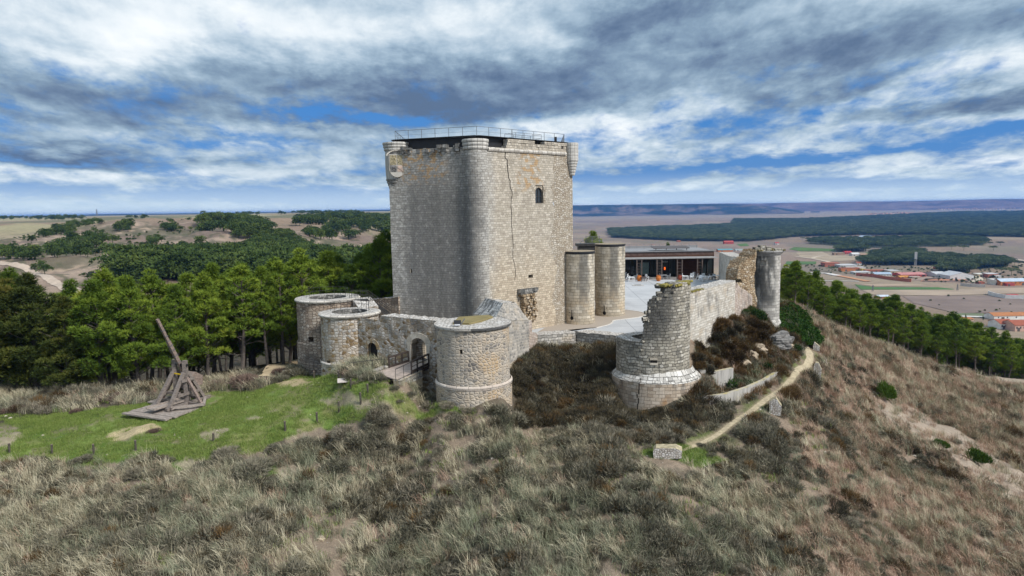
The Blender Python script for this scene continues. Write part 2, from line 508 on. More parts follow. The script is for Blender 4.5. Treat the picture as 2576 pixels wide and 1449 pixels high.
SCREE = gw([(2190,995),(2300,1022),(2440,1100),(2576,1190),(2700,1270),(2700,1370),(2576,1290),(2430,1185),(2280,1085),(2200,1035)])
RIDGEDIRT = gw([(2270,895),(2350,918),(2450,935),(2576,948),(2700,965),(2700,985),(2576,962),(2400,935),(2280,905)])
def wpm(poly, soft): return pmask(GX, GY, poly, soft)
FORESTS = [[(190,208),(900,181),(920,153),(1300,152),(1900,127),(2300,107),(2700,107),(2700,243),(2400,238),(2100,233),(1840,228),(1640,228),(1280,238),(1000,266),(600,263),(210,243)],
 [(1340,279),(1345,268),(1480,261),(1700,261),(2000,251),(2300,256),(2365,270),(2345,288),(2000,298),(1900,308),(1700,300),(1500,290)],
 [(1645,398),(1655,382),(1725,372),(1720,350),(1830,330),(2000,340),(2010,366),(2200,370),(2245,387),(2235,408),(2000,403),(1800,403)],
 [(2235,418),(2255,392),(2320,375),(2430,382),(2485,394),(2475,413),(2300,423)]]
# albedo per vertex
PXg, PYg = project(GX, GY, GZ)
front = (GY > 1)
n1 = fbm(GX*.5, GY*.5, 1); n2 = fbm(GX*.13, GY*.13, 2); n3 = fbm(GX*2.3, GY*2.3, 4, 3)
def lerp(a, b, t): return a + (np.asarray(b, float) - a)*t[..., None]
col = np.zeros(GX.shape + (3,)) + np.array([.105,.085,.062])
col = lerp(col, (.165,.135,.10), ss(n1, .45, .65)); col = lerp(col, (.075,.07,.05), ss(n2, .5, .62)*.7)
th = np.degrees(TH)
# right slope: redder dry soil
rs = ss(PXg, 1800, 2300)*front*(1-ss(RR, 300, 420))
col = lerp(col, (.27,.17,.12), rs*.85)
col = lerp(col, (.27,.21,.155), (1-ss(fbm(GX*.5, GY*.5, 53, 2), .38, .45))*(RR < 150)*.85)
lawn = wpm(LAWN, .9)
lawn = ss(lawn + (n3-.5)*.5, .35, .65)*(RR < 110)
lg = np.zeros(GX.shape+(3,)) + np.array([.17,.235,.06])
lg = lerp(lg, (.21,.215,.085), ss(n1, .42, .62)); lg = lerp(lg, (.075,.14,.022), ss(n2, .52, .66)*.7); lg = lerp(lg, (.24,.20,.13), ss(fbm(GX*.7, GY*.7, 31), .6, .72)*.8)
col = col*(1-lawn[...,None]) + lg*lawn[...,None]
for q in GREENS:
    m_ = ss(wpm(q, .8) + (n3-.5)*.6, .3, .7)*(RR < 110); col = lerp(col, (.09,.16,.03), m_*.9)
_pl = np.array([ground(a, b_)[:2] for a, b_ in [(1740,1119),(1820,1082),(1885,1040),(1945,995),(1990,955),(2022,925),(2038,905),(2036,885)]])
m_ = lmask(GX, GY, _pl, 2.4)*(RR < 110)*ss(fbm(GX*.6, GY*.6, 33), .4, .6); col = lerp(col, (.13,.155,.055), m_*.8)
m_ = lmask(GX, GY, _pl, .55)*(RR < 110); col = lerp(col, (.34,.28,.18), m_*.9)
for i, q in enumerate(SANDS):
    m_ = ss(wpm(q, .5) + (n3-.5)*.9, .35, .75)*(RR < 110)
    col = lerp(col, (.50,.40,.24) if i in (0,1) else (.36,.295,.215), m_*(.95 if i in (0,1) else .8))
m_ = ss(wpm(SCREE, 2.5) + (n3-.5)*1.0, .35, .8)*(RR < 300); col = lerp(col, (.38,.31,.24), m_*.9)
m_ = wpm(RIDGEDIRT, 1.2)*(RR < 300); col = lerp(col, (.36,.29,.22), m_)
IW = [tuple(P(a, 800, Y_)[:2]) for a, Y_ in ((957,56),(1090,52.5),(1190,50),(1290,54),(1345,63),(1190,62.5),(985,65.5),(940,64))]
m_ = pmask(GX, GY, IW, .6); col = lerp(col, (.52,.43,.32), m_*.95)
# left valley and hill: pale bare soil, brown fields on the plateau
lv = (1-ss(th, -7, -3))*ss(RR, 110, 200)
bare = np.zeros(GX.shape+(3,)) + np.array([.21,.155,.12])
b1 = fbm(GX*.03, GY*.03, 12, 5); b2 = fbm(GX*.009, GY*.016, 15, 4)
bare = lerp(bare, (.33,.25,.19), ss(b1, .5, .62)); bare = lerp(bare, (.11,.105,.065), ss(b2, .48, .6)*.75)
er = np.abs(fbm(GX*.035+.6*fbm(GX*.01,GY*.01,21), GY*.011, 22, 4)-.5); bare = lerp(bare, (.42,.31,.225), (1-ss(er, .0, .035))*ss(b1,.40,.5)*.9)
bare = lerp(bare, (.095,.095,.055), ss(fbm(GX*.11, GY*.11, 23, 3), .56, .66)*.75)
pt = ss(RR, 780, 1000)
fld = np.zeros(GX.shape+(3,)) + np.array([.26,.19,.13])
fld = lerp(fld, (.33,.29,.17), ss(vnoise(GX*.003, GY*.0016, 40), .45, .55)); fld = lerp(fld, (.17,.16,.09), ss(vnoise(GX*.004+9, GY*.002, 41), .62, .68))
bare = bare*(1-pt[...,None]) + fld*pt[...,None]
col = col*(1-lv[...,None]) + bare*lv[...,None]
# wooded floor of the near valley is dark needles
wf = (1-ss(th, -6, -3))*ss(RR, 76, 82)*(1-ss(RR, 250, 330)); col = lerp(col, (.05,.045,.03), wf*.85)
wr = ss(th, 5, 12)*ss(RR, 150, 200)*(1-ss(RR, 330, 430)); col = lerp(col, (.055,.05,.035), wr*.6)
# right plain: strip fields
rp = ss(th, -6, 0)*ss(RR, 480, 640)
ca, sa = math.cos(.35), math.sin(.35)
fx = (GX*ca + GY*sa); fy = (-GX*sa + GY*ca)
fx = fx + (fbm(GX*.004, GY*.004, 60)-.5)*120
cell = np.floor(fx/170 + np.floor(fy/260)*.37)*7.13 + np.floor(fy/260)*3.71
h = np.abs(np.sin(cell*12.9898)*43758.5453) % 1
pf = np.zeros(GX.shape+(3,)) + np.array([.27,.20,.15])
pf = lerp(pf, (.30,.235,.165), (h > .35)*1.0); pf = lerp(pf, (.22,.17,.135), (h > .62)*1.0); pf = lerp(pf, (.25,.185,.13), (h > .8)*1.0)
pf = lerp(pf, (.33,.27,.19), ss(RR, 5200, 7000)*.7)
pf = lerp(pf, (.19,.165,.12), ss(fbm(GX*.006, GY*.006, 61), .52, .66)*.8*(1-ss(RR,4000,6000)))
col = col*(1-rp[...,None]) + pf*rp[...,None]
# dark litter and undergrowth on the floor of the pine forests of the plain
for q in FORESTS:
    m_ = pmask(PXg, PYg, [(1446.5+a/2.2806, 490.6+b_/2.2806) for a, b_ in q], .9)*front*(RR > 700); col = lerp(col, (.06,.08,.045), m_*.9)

m_ground, nt, b = newmat('ground_soil', .97, .08)
at = node(nt, 'ShaderNodeAttribute', attribute_name='albedo')
geo = node(nt, 'ShaderNodeNewGeometry')
pos = geo.outputs['Position']
na = noise_(nt, pos, 1.6, 6, .7); nb = noise_(nt, pos, .12, 5, .6); nc_ = noise_(nt, pos, 9.0, 4, .7)
v_ = math_(nt, 'MULTIPLY', math_(nt, 'MULTIPLY_ADD', na, 1.1, .45), math_(nt, 'MULTIPLY_ADD', nb, .7, .65))
v_ = math_(nt, 'MULTIPLY', v_, math_(nt, 'MULTIPLY_ADD', nc_, 1.0, .5))
c_ = mixc(nt, 1.0, at.outputs['Color'], node(nt, 'ShaderNodeCombineColor', {0: v_, 1: v_, 2: v_}).outputs[0], 'MULTIPLY')
st = node(nt, 'ShaderNodeTexVoronoi', {'Vector': pos, 'Scale': 2.2})
sf = math_(nt, 'LESS_THAN', st.outputs['Distance'], .10)
c_ = mixc(nt, math_(nt, 'MULTIPLY', sf, .5), c_, (.5,.45,.38))
nt.links.new(c_, b.inputs['Base Color'])
bn = node(nt, 'ShaderNodeBump', {'Height': math_(nt, 'ADD', na, math_(nt, 'MULTIPLY', nc_, .6)), 'Strength': .8, 'Distance': .18})
nt.links.new(bn.outputs[0], b.inputs['Normal'])

ii = np.arange(nT*nR).reshape(nT, nR)
fa = np.stack([ii[:-1,:-1], ii[:-1,1:], ii[1:,1:], ii[1:,:-1]], -1).reshape(-1, 4)
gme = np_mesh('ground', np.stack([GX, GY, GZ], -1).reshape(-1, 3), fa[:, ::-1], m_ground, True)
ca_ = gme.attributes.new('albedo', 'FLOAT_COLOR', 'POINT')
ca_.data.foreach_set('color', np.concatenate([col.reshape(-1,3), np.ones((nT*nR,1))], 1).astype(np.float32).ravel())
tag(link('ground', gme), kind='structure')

def strip(name, px_line, width, mat, lift=.05, sub=14, y0=20.0, kind='structure'):
    """a way laid on the ground along seen points; width in metres (or list)"""
    pts = [ground(a, b_, y0) for a, b_ in px_line]
    P2 = []
    for i in range(len(pts)-1):
        for t in np.linspace(0, 1, sub, endpoint=False): P2.append(pts[i]*(1-t) + pts[i+1]*t)
    P2.append(pts[-1]); P2 = np.array(P2)
    for _ in range(sub):
        P2[1:-1] = P2[1:-1]*.5 + (P2[:-2] + P2[2:])*.25
    ws = np.interp(np.linspace(0, 1, len(P2)), np.linspace(0, 1, len(width)), width) if hasattr(width, '__len__') else np.full(len(P2), width)
    mb = MB(); rows = []
    for i, p in enumerate(P2):
        d = P2[min(i+1, len(P2)-1)] - P2[max(i-1, 0)]; d = d[:2]/(np.linalg.norm(d[:2])+1e-9); nrm = np.array([-d[1], d[0]])
        row = []
        for t in (-.5, -.25, 0, .25, .5):
            w = ws[i]*(1 + .35*(vnoise(np.array([i*.6]), np.array([t*3.0]), 5)[0]-.5))
            q = p[:2] + nrm*t*w
            row.append(mb.vert((q[0], q[1], Hs(q[0], q[1]) + lift - abs(t)*lift*.9)))
        rows.append(row)
    for a, b_ in zip(rows[:-1], rows[1:]):
        for k in range(4): mb.face([a[k+1], a[k], b_[k], b_[k+1]])
    return tag(mb.build(name, mat, smooth=True), kind=kind)
m_path = plain('trodden_earth', (.43,.355,.235), .97, .25, 2.5, bump=.4)
strip('path', [(1700,1138),(1760,1116),(1820,1082),(1885,1040),(1945,995),(1990,955),(2022,925),(2038,905),(2036,885),(2028,868)], [.2,.4,.5,.54,.58,.62,.7,.85,.95,.5], m_path, .03, 10)
m_track = plain('sandy_track', (.52,.40,.25), .97, .2, .8, bump=.4)
strip('sandy_track', [(670,948),(700,935),(735,915),(765,898),(800,885)], [2.6,3.6,4.0,4.0], m_track, .08, 8)
strip('road', [(-80,655),(0,661),(40,668),(80,681),(120,700),(150,716),(200,738),(230,755)], 5.0, plain('road_dust', (.46,.37,.29), .95, .15, .3), .5, 12, 120*K)
# ------------------------------------------------------------------ stone materials
def uvm(nt, u, lo0, lo1, hi0=None, hi1=None):
    a = mrange(nt, u, lo0, lo1)
    return a if hi0 is None else math_(nt, 'MULTIPLY', a, mrange(nt, u, hi0, hi1, 1.0, 0.0))
OCHRE, DARKS, RUSTC = (.38,.235,.085), (.085,.083,.078), (.42,.19,.06)
def st_keep(nt, u, v, uv, col):
    wob = math_(nt, 'MULTIPLY', math_(nt, 'SUBTRACT', noise_(nt, mapping(nt, uv, (.35,.16,1)), 1.0, 5, .65), .5), 5.0)
    uw = math_(nt, 'ADD', u, wob)
    vw = math_(nt, 'ADD', v, math_(nt, 'MULTIPLY', wob, 1.5))
    # right face is warm and clean towards its foot, left face carries grey lichen plus shade painted into its colour
    warm = mixc(nt, .55, col, (.60,.51,.38), 'MULTIPLY')
    warm = mixc(nt, .5, warm, mixc(nt, 1.0, col, (1.0,.93,.80), 'MULTIPLY'))
    col = mixc(nt, uvm(nt, uw, 1.0, 3.5), col, mixc(nt, 1.0, col, (1.04,.975,.885), 'MULTIPLY'))
    low = math_(nt, 'MULTIPLY', uvm(nt, uw, .5, 2.5), mrange(nt, vw, 13, 5))
    col = mixc(nt, math_(nt, 'MULTIPLY', low, .28), col, (.62,.50,.36), 'OVERLAY')
    fleck = mrange(nt, noise_(nt, mapping(nt, uv, (.9,.7,1)), 2.2, 6, .7), .20, .56)
    dk = math_(nt, 'MULTIPLY', math_(nt, 'MULTIPLY', uvm(nt, uw, -10.5, -8, -.6, 1.2), mrange(nt, vw, 23.0, 15.0)), fleck)
    col = mixc(nt, math_(nt, 'MULTIPLY', dk, .84), col, (.16,.157,.15))
    lf = uvm(nt, uw, -13, -12.5, -.3, 1.5); mot = noise_(nt, mapping(nt, uv, (2.1,3.0,1), (4,4,0)), 1.0, 2, .5)
    col = mixc(nt, math_(nt, 'MULTIPLY', math_(nt, 'MULTIPLY', lf, mrange(nt, mot, .42, .6)), .45), col, (.19,.185,.175))
    # rain streaks below the walk
    st = noise_(nt, mapping(nt, uv, (.8,.05,1), (3,0,0)), 1.0, 5, .6)
    sm = math_(nt, 'MULTIPLY', mrange(nt, st, .48, .64), uvm(nt, u, -8.5, -6, -.3, .8))
    col = mixc(nt, math_(nt, 'MULTIPLY', sm, .36), col, (.12,.118,.11))
    prow = math_(nt, 'MULTIPLY', uvm(nt, uw, -2.6, -1.6, -.5, .5), mrange(nt, vw, 22, 16))
    col = mixc(nt, math_(nt, 'MULTIPLY', prow, .10), col, (.09,.09,.088))
    sr = math_(nt, 'MULTIPLY', mrange(nt, noise_(nt, mapping(nt, uv, (.9,.12,1), (8,3,0)), 1.0, 5), .52, .7), math_(nt, 'MULTIPLY', uvm(nt, u, 1.0, 2.0), mrange(nt, v, 17, 24)))
    col = mixc(nt, math_(nt, 'MULTIPLY', sr, .5), col, (.16,.155,.145))
    # iron-orange stones
    blk = mrange(nt, noise_(nt, mapping(nt, uv, (1.2,1.6,1), (1,2,0)), 1.0, 3), .50, .57)
    o1 = math_(nt, 'MULTIPLY', math_(nt, 'MULTIPLY', uvm(nt, uw, -11, -8.5, -4.5, -3), uvm(nt, v, 17.5, 19, 23, 24)), blk)
    o2 = math_(nt, 'MULTIPLY', math_(nt, 'MULTIPLY', uvm(nt, uw, 5.5, 6.8, 10, 11.2), uvm(nt, v, 16.5, 18, 22, 23)), blk)
    col = mixc(nt, math_(nt, 'MULTIPLY', math_(nt, 'MAXIMUM', o1, o2), .75), col, (.47,.29,.13))
    return blotch(nt, uv, col, (.07,.07,.065), (.5,.35,1), .6, .72, .55, 3, mask=mrange(nt, v, 20, 25))
def st_barb(nt, u, v, uv, col):
    col = blotch(nt, uv, col, (.31,.20,.075), (.4,.5,1), .52, .62, .52, 1, mask=mrange(nt, v, 3.0, .6))
    col = blotch(nt, uv, col, (.17,.165,.155), (.55,.35,1), .50, .62, .7, 2, mask=mrange(nt, v, 1.0, 4.0))
    return blotch(nt, uv, col, (.66,.61,.55), (.8,.8,1), .56, .66, .5, 4)
def st_gatetower(nt, u, v, uv, col):
    col = blotch(nt, uv, col, (.60,.55,.48), (.5,.4,1), .45, .62, .45, 5)
    col = blotch(nt, uv, col, (.52,.36,.20), (.35,.35,1), .47, .60, .75, 6, mask=uvm(nt, u, -.6, 1.2))
    return blotch(nt, uv, col, (.50,.38,.25), (.4,.5,1), .45, .6, .6, 7, mask=mrange(nt, v, 1.5, -1))
def st_fartower(nt, u, v, uv, col):
    col = mixc(nt, math_(nt, 'MULTIPLY', mrange(nt, math_(nt, 'ADD', v, math_(nt, 'MULTIPLY', noise_(nt, uv, .5, 4), 3)), 5.2, 6.0), .35), col, (.60,.47,.37), 'MULTIPLY')
    return blotch(nt, uv, col, DARKS, (.3,.5,1), .5, .62, .6, 2)
def st_ruin(nt, u, v, uv, col):
    vw = math_(nt, 'MULTIPLY_ADD', noise_(nt, uv, .5, 4), 4.0, v)
    up = math_(nt, 'MULTIPLY', mrange(nt, vw, 2.6, 6.0), mrange(nt, u, 3.2, 1.0))
    fleck = mrange(nt, noise_(nt, uv, 2.4, 6, .7), .12, .5)
    col = mixc(nt, math_(nt, 'MULTIPLY', math_(nt, 'MULTIPLY', up, fleck), .9), col, (.085,.083,.078))
    col = blotch(nt, uv, col, (.12,.12,.11), (.5,.4,1), .52, .64, .6, 3)
    return blotch(nt, uv, col, (.50,.39,.26), (.5,.6,1), .52, .64, .5, 8, mask=mrange(nt, vw, 2, -1))
def st_plinth(nt, u, v, uv, col):
    col = blotch(nt, uv, col, (.36,.19,.07), (.45,.3,1), .55, .66, .7, 3)
    return blotch(nt, uv, col, (.10,.10,.095), (1.1,.12,1), .47, .62, .75, 9, mask=mrange(nt, v, -4.2, -1.6))
def st_light(nt, u, v, uv, col):
    col = blotch(nt, uv, col, (.15,.148,.14), (.6,.3,1), .54, .66, .6, 2)
    return blotch(nt, uv, col, (.52,.40,.26), (.4,.5,1), .54, .66, .45, 5)
def st_round(nt, u, v, uv, col):
    # dark rain streak down the middle of the drum
    uw = math_(nt, 'MULTIPLY_ADD', noise_(nt, mapping(nt, uv, (.7,.25,1)), 1.0, 5), 1.2, u)
    f = math_(nt, 'MULTIPLY', uvm(nt, uw, .3, .8, 1.5, 2.1), mrange(nt, v, .5, 4))
    col = mixc(nt, math_(nt, 'MULTIPLY', f, .7), col, (.10,.10,.095))
    col = blotch(nt, uv, col, (.13,.13,.12), (.9,.18,1), .53, .66, .6, 2, mask=mrange(nt, v, 1, 5))
    return blotch(nt, uv, col, (.56,.43,.28), (.4,.4,1), .48, .6, .5, 5, mask=mrange(nt, v, 6, 1))
def st_grim(nt, u, v, uv, col):
    col = blotch(nt, uv, col, (.085,.085,.082), (.6,.2,1), .40, .54, .9, 2, mask=math_(nt, 'MULTIPLY', uvm(nt, u, -9, -8.9, .9, 1.8), mrange(nt, v, .8, 2.5)))
    return col
M_KEEP = masonry('keep_masonry', [(0,(.36,.335,.30)),(.3,(.43,.405,.36)),(.65,(.49,.465,.42)),(1,(.58,.555,.51))], .40, .27, .020, (.105,.095,.083), .085, stains=st_keep, bump=.65, jmask=lambda nt,u,v: mrange(nt, u, .5, 3.0, 1.0, .72))
M_KRUB = masonry('keep_rubble_core', [(0,(.38,.315,.24)),(.4,(.46,.395,.31)),(.8,(.53,.47,.385)),(1,(.60,.55,.475))], .36, .25, .035, (.27,.22,.165), .1, True, bump=1.0)
M_BARB = masonry('barbican_rubble', MIXED, .42, .29, .045, (.36,.285,.215), .09, True, st_barb)
M_ATOW = masonry('far_drum_rubble', [(0,(.28,.22,.17)),(.4,(.40,.32,.25)),(.8,(.48,.40,.32)),(1,(.55,.49,.42))], .46, .30, .04, (.17,.13,.10), .09, True, st_fartower)
M_GATE = masonry('gate_drum_rubble', [(0,(.17,.155,.14)),(.25,(.27,.25,.225)),(.5,(.42,.36,.29)),(.8,(.50,.41,.31)),(1,(.56,.48,.38))], .40, .27, .06, (.52,.45,.365), .10, True, st_gatetower)
M_RUIN = masonry('ruined_tower_stone', [(0,(.24,.22,.18)),(.4,(.38,.345,.28)),(.75,(.48,.44,.365)),(1,(.58,.54,.47))], .44, .30, .028, (.055,.05,.045), .13, stains=st_ruin, bump=1.2)
M_PLIN = masonry('plinth_ashlar', [(0,(.36,.28,.205)),(.4,(.49,.395,.30)),(1,(.60,.51,.41))], .56, .34, .016, (.10,.08,.065), .05, stains=st_plinth)
M_BEV = masonry('bevel_ashlar', [(0,(.36,.34,.31)),(.5,(.56,.53,.48)),(1,(.68,.65,.60))], .62, .5, .03, (.05,.05,.045), .06)
M_LIGHT = masonry('restored_wall_stone', [(0,(.46,.41,.34)),(.5,(.58,.535,.465)),(1,(.68,.64,.57))], .55, .28, .016, (.20,.18,.155), .06, stains=st_light, mfac=.7)
M_LOW = masonry('low_wall_stone', [(0,(.28,.265,.24)),(.5,(.46,.435,.395)),(1,(.62,.585,.53))], .50, .34, .028, (.055,.05,.045), .11, stains=st_light)
M_PINK = masonry('pinkish_wall_stone', [(0,(.38,.30,.25)),(.5,(.50,.41,.35)),(1,(.60,.53,.46))], .58, .34, .022, (.34,.27,.22), .09, stains=st_light)
M_DRUM = masonry('small_drum_ashlar', [(0,(.40,.345,.265)),(.45,(.53,.465,.365)),(1,(.65,.585,.48))], .60, .38, .018, (.10,.085,.07), .045, stains=st_round)
M_FDRM = masonry('watchtower_ashlar', [(0,(.33,.31,.28)),(.5,(.48,.455,.41)),(1,(.60,.57,.52))], .60, .40, .016, (.12,.11,.10), .04, stains=st_grim)
M_ORNG = masonry('broken_core_rubble', [(0,(.33,.23,.14)),(.4,(.44,.33,.21)),(.8,(.52,.42,.30)),(1,(.58,.50,.40))], .42, .27, .05, (.22,.155,.095), .13, True, bump=1.4)
M_CAP = masonry('wall_walk_rubble', [(0,(.44,.40,.355)),(.5,(.60,.56,.51)),(1,(.76,.73,.69))], .34, .26, .05, (.34,.31,.27), .1, True, bump=1.0)
def st_rim(nt, u, v, uv, col): return blotch(nt, uv, col, (.22,.21,.20), (.3,.3,1), .55, .68, .6, 2)
M_RIM = masonry('rim_moulding', [(0,(.50,.46,.40)),(.5,(.60,.555,.49)),(1,(.68,.64,.58))], .55, 6.0, .03, (.12,.11,.10), .02, stains=st_rim)
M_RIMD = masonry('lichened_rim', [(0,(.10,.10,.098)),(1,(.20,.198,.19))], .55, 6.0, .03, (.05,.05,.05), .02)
M_ARCH = masonry('dressed_arch_stone', [(0,(.48,.42,.34)),(1,(.60,.54,.45))], 1.0, .8, .012, (.32,.27,.21), .03)
M_DARK = plain('shadowed_interior', (.012,.011,.010), .9, .3)
M_BLACK = plain('black_sheet_metal', (.022,.022,.024), .45, .3, 1.0, spec=.4)
M_RAIL = plain('galvanised_steel', (.20,.205,.215), .5, .2, 2.0, metal=.6)
M_DRAIL = plain('dark_painted_steel', (.045,.043,.042), .55, .3)
M_WOODW = plain('weathered_timber', (.165,.125,.105), .9, .45, 4.0, bump=.3)
M_PLANK = plain('sunbleached_planks', (.44,.355,.30), .9, .25, 1.5, bump=.2)
M_OLDOAK = plain('dark_bridge_timber', (.06,.045,.038), .8, .35, 3.0)
M_MOSS = plain('yellow_moss', (.22,.185,.05), .97, .5, 3.5, bump=.6)
M_CONC = None

class VPlane:
    """upright plane through two plan points; u runs along it"""
    def __init__(s, A, B, u0=0.0):
        s.A = np.array(A[:2], float); B = np.array(B[:2], float)
        s.L = float(np.linalg.norm(B - s.A)); s.t = (B - s.A)/s.L; s.n = np.array([s.t[1], -s.t[0]]); s.u0 = u0
    def hit(s, px, py):
        d = ray(px, py); k = (s.A @ s.n)/(d[:2] @ s.n)
        p = np.array([0,0,CAMZ]) + d*k
        return float((p[:2]-s.A) @ s.t + s.u0), float(p[2])
    def at(s, u, z, out=0.0):
        q = s.A + s.t*(u - s.u0) + s.n*out
        return np.array([q[0], q[1], z])

class Drum:
    """round tower: u = arc length at radius r0, 0 faces the viewer"""
    def __init__(s, cpx, py, Y, rpx):
        c = P(cpx, py, Y); s.c = c[:2]; s.cpx = cpx; s.Y = Y; s.rpx = rpx
        s.r0 = rpx*Y*K/F; s.a = math.atan2(s.c[0], s.c[1])
    def z(s, py, rpx=None): return float(P(s.cpx, py, s.Y - (rpx if rpx is not None else s.rpx)*s.Y/F)[2])
    def zc(s, py): return float(P(s.cpx, py, s.Y)[2])
    def pt(s, u, z, r): 
        p = u/s.r0
        return np.array([s.c[0] + r*(-math.sin(s.a)*math.cos(p) + math.cos(s.a)*math.sin(p)), s.c[1] + r*(-math.cos(s.a)*math.cos(p) - math.sin(s.a)*math.sin(p)), z])
    def shell(s, mb, prof, n=72, u0=None, u1=None, holes=(), mi=0, flip=False, dz=.6):
        zs = [q[1] for q in prof]; rs_ = [q[0] for q in prof]
        up = all(b > a for a, b in zip(zs[:-1], zs[1:]))
        u0 = -math.pi*s.r0 if u0 is None else u0; u1 = math.pi*s.r0 if u1 is None else u1
        us = list(np.linspace(u0, u1, n+1))
        vs = []
        for a, b in zip(zs[:-1], zs[1:]): vs += list(np.linspace(a, b, max(2, int(abs(b-a)/dz)+1)))
        R = lambda z: float(np.interp(z, zs, rs_))
        fn = lambda u, z: s.pt(u, z, R(z))
        mb.surface(us, vs, fn, holes, mi, flip=flip)
        return fn
    def ringflat(s, mb, r1, r2, z, mi=0, n=72, u0=None, u1=None):
        u0 = -math.pi*s.r0 if u0 is None else u0; u1 = math.pi*s.r0 if u1 is None else u1
        m = max(1, int((r2-r1)/.45))
        us = np.linspace(u0, u1, n+1)
        for i in range(n):
            for j in range(m):
                ra, rb = r2-(r2-r1)*j/m, r2-(r2-r1)*(j+1)/m
                q = [s.pt(us[i], z, ra), s.pt(us[i+1], z, ra), s.pt(us[i+1], z, rb), s.pt(us[i], z, rb)]
                mb.poly(q, [(p[0], p[1]) for p in q], mi)
    def torus(s, mb, r, z, rad, n=72, u0=None, u1=None, mi=0, k=8, h=None):
        u0 = -math.pi*s.r0 if u0 is None else u0; u1 = math.pi*s.r0 if u1 is None else u1
        us = list(np.linspace(u0, u1, n+1)); vs = list(np.linspace(-math.pi*.5, math.pi*.5, k))
        h = h or rad
        mb.surface(us, vs, lambda u, t: s.pt(u, z + h*math.sin(t), r + rad*math.cos(t)), (), mi, uvfn=lambda u, t: (u, t*rad))
    def base(s, z): return (s.c[0], s.c[1], z)

# ------------------------------------------------------------------ the keep
PR = P(1203,600,62.5)[:2]; RE = P(1441,600,71.2)[:2]; LE = P(984,600,65.6)[:2]
RB = P(1420,600,84)[:2]; LB = P(1035,600,82)[:2]
tL = (LE-PR)/np.linalg.norm(LE-PR); tR = (RE-PR)/np.linalg.norm(RE-PR)
LL = float(np.linalg.norm(LE-PR)); LR = float(np.linalg.norm(RE-PR))
FL = VPlane(LE, PR, -LL); FR = VPlane(PR, RE, 0.0)
ZT = float(P(1203,367,62.3)[2]); ZB = -2.5
RT = 1.32
inw = (tL + tR); inw /= np.linalg.norm(inw)
pc = PR + inw*.68
def _chord(t):
    s_ = (pc-PR) @ t; foot = PR + t*s_; df = np.linalg.norm(pc-foot)
    return s_ + math.sqrt(RT**2 - df**2)
sL, sR = _chord(tL), _chord(tR)
a0 = math.atan2(*(PR + tL*sL - pc)[::-1]); a1 = math.atan2(*(PR + tR*sR - pc)[::-1])
if a1 < a0: a1 += 2*math.pi
plan = [(-LL-14.0, LB)]
for i in range(25): plan.append((-LL + (LL-sL)*i/24, LE + (PR + tL*sL - LE)*i/24))
for i in range(1, 16):
    t = i/16; an = a0 + (a1-a0)*t
    plan.append((-sL + (sL+sR)*t, pc + RT*np.array([math.cos(an), math.sin(an)])))
for i in range(25): plan.append((sR + (LR-sR)*i/24, PR + tR*sR + (RE - PR - tR*sR)*i/24))
plan.append((LR + 13.0, RB))
_pu = np.array([p[0] for p in plan]); _px = np.array([p[1][0] for p in plan]); _py = np.array([p[1][1] for p in plan])
def keep_fn(u, z):
    if 'uc0' in globals(): u = u + math.exp(-((u-uc0)/.9)**2)*(1.3*(vnoise(np.array([3.1]), np.array([z*.8]), 7)[0]-.5) + .5*(vnoise(np.array([1.1]), np.array([z*2.6]), 9)[0]-.5))
    j = .035*(vnoise(np.array([u*.9]), np.array([z*.9]), 77)[0]-.5)
    x, y = np.interp(u, _pu, _px), np.interp(u, _pu, _py)
    return (x + j, y + j, z)
keep = empty('keep_tower', (PR[0], PR[1], 0), 'tall grey-gold stone keep with a rounded prow edge and a railed flat roof', 'castle keep')
def fr_hole(F_, x0, x1, y0, y1):
    ua, za = F_.hit(x0, y0); ub, zb = F_.hit(x1, y1)
    return (min(ua,ub), max(ua,ub), min(za,zb), max(za,zb))
hw = fr_hole(FR, 1346.5, 1371.5, 466, 511.5)
hs = fr_hole(FR, 1329.5, 1341, 691.5, 698.5)
hl = fr_hole(FL, 1032, 1036.5, 677, 687)
mb = MB()
uc0, zc0 = FR.hit(1394, 420); uc1, _ = FR.hit(1402, 700)
us = list(_pu); vs = list(np.arange(ZB, ZT, .8)) + [ZT]
mb.surface([u for u in us if u <= uc0-.2] + [uc0-.2], vs, keep_fn, [hw, hs, hl], 0)
mb.surface([uc0-.2] + [u for u in us if u > uc0-.2 and u <= LR], vs, keep_fn, [], 1)
mb.surface([u for u in us if u >= LR-.001], vs, keep_fn, [], 1)
mb.quad(*[(p[0], p[1], ZB) for p in (LE, PR, RE, RB)])
inR = np.array([-FR.n[0], -FR.n[1], 0]); inL = np.array([-FL.n[0], -FL.n[1], 0])
mb.reveal(keep_fn, hs, inR*.9, 1, 2); mb.reveal(keep_fn, hl, inL*.9, 0, 2); mb.reveal(keep_fn, hw, inR*.55, 1, 2)
# top deck under the roof
mb.poly([(p[1][0], p[1][1], ZT) for p in plan], None, 0)
mb.build('stone_wall', [M_KEEP, M_KRUB, M_DARK], keep)
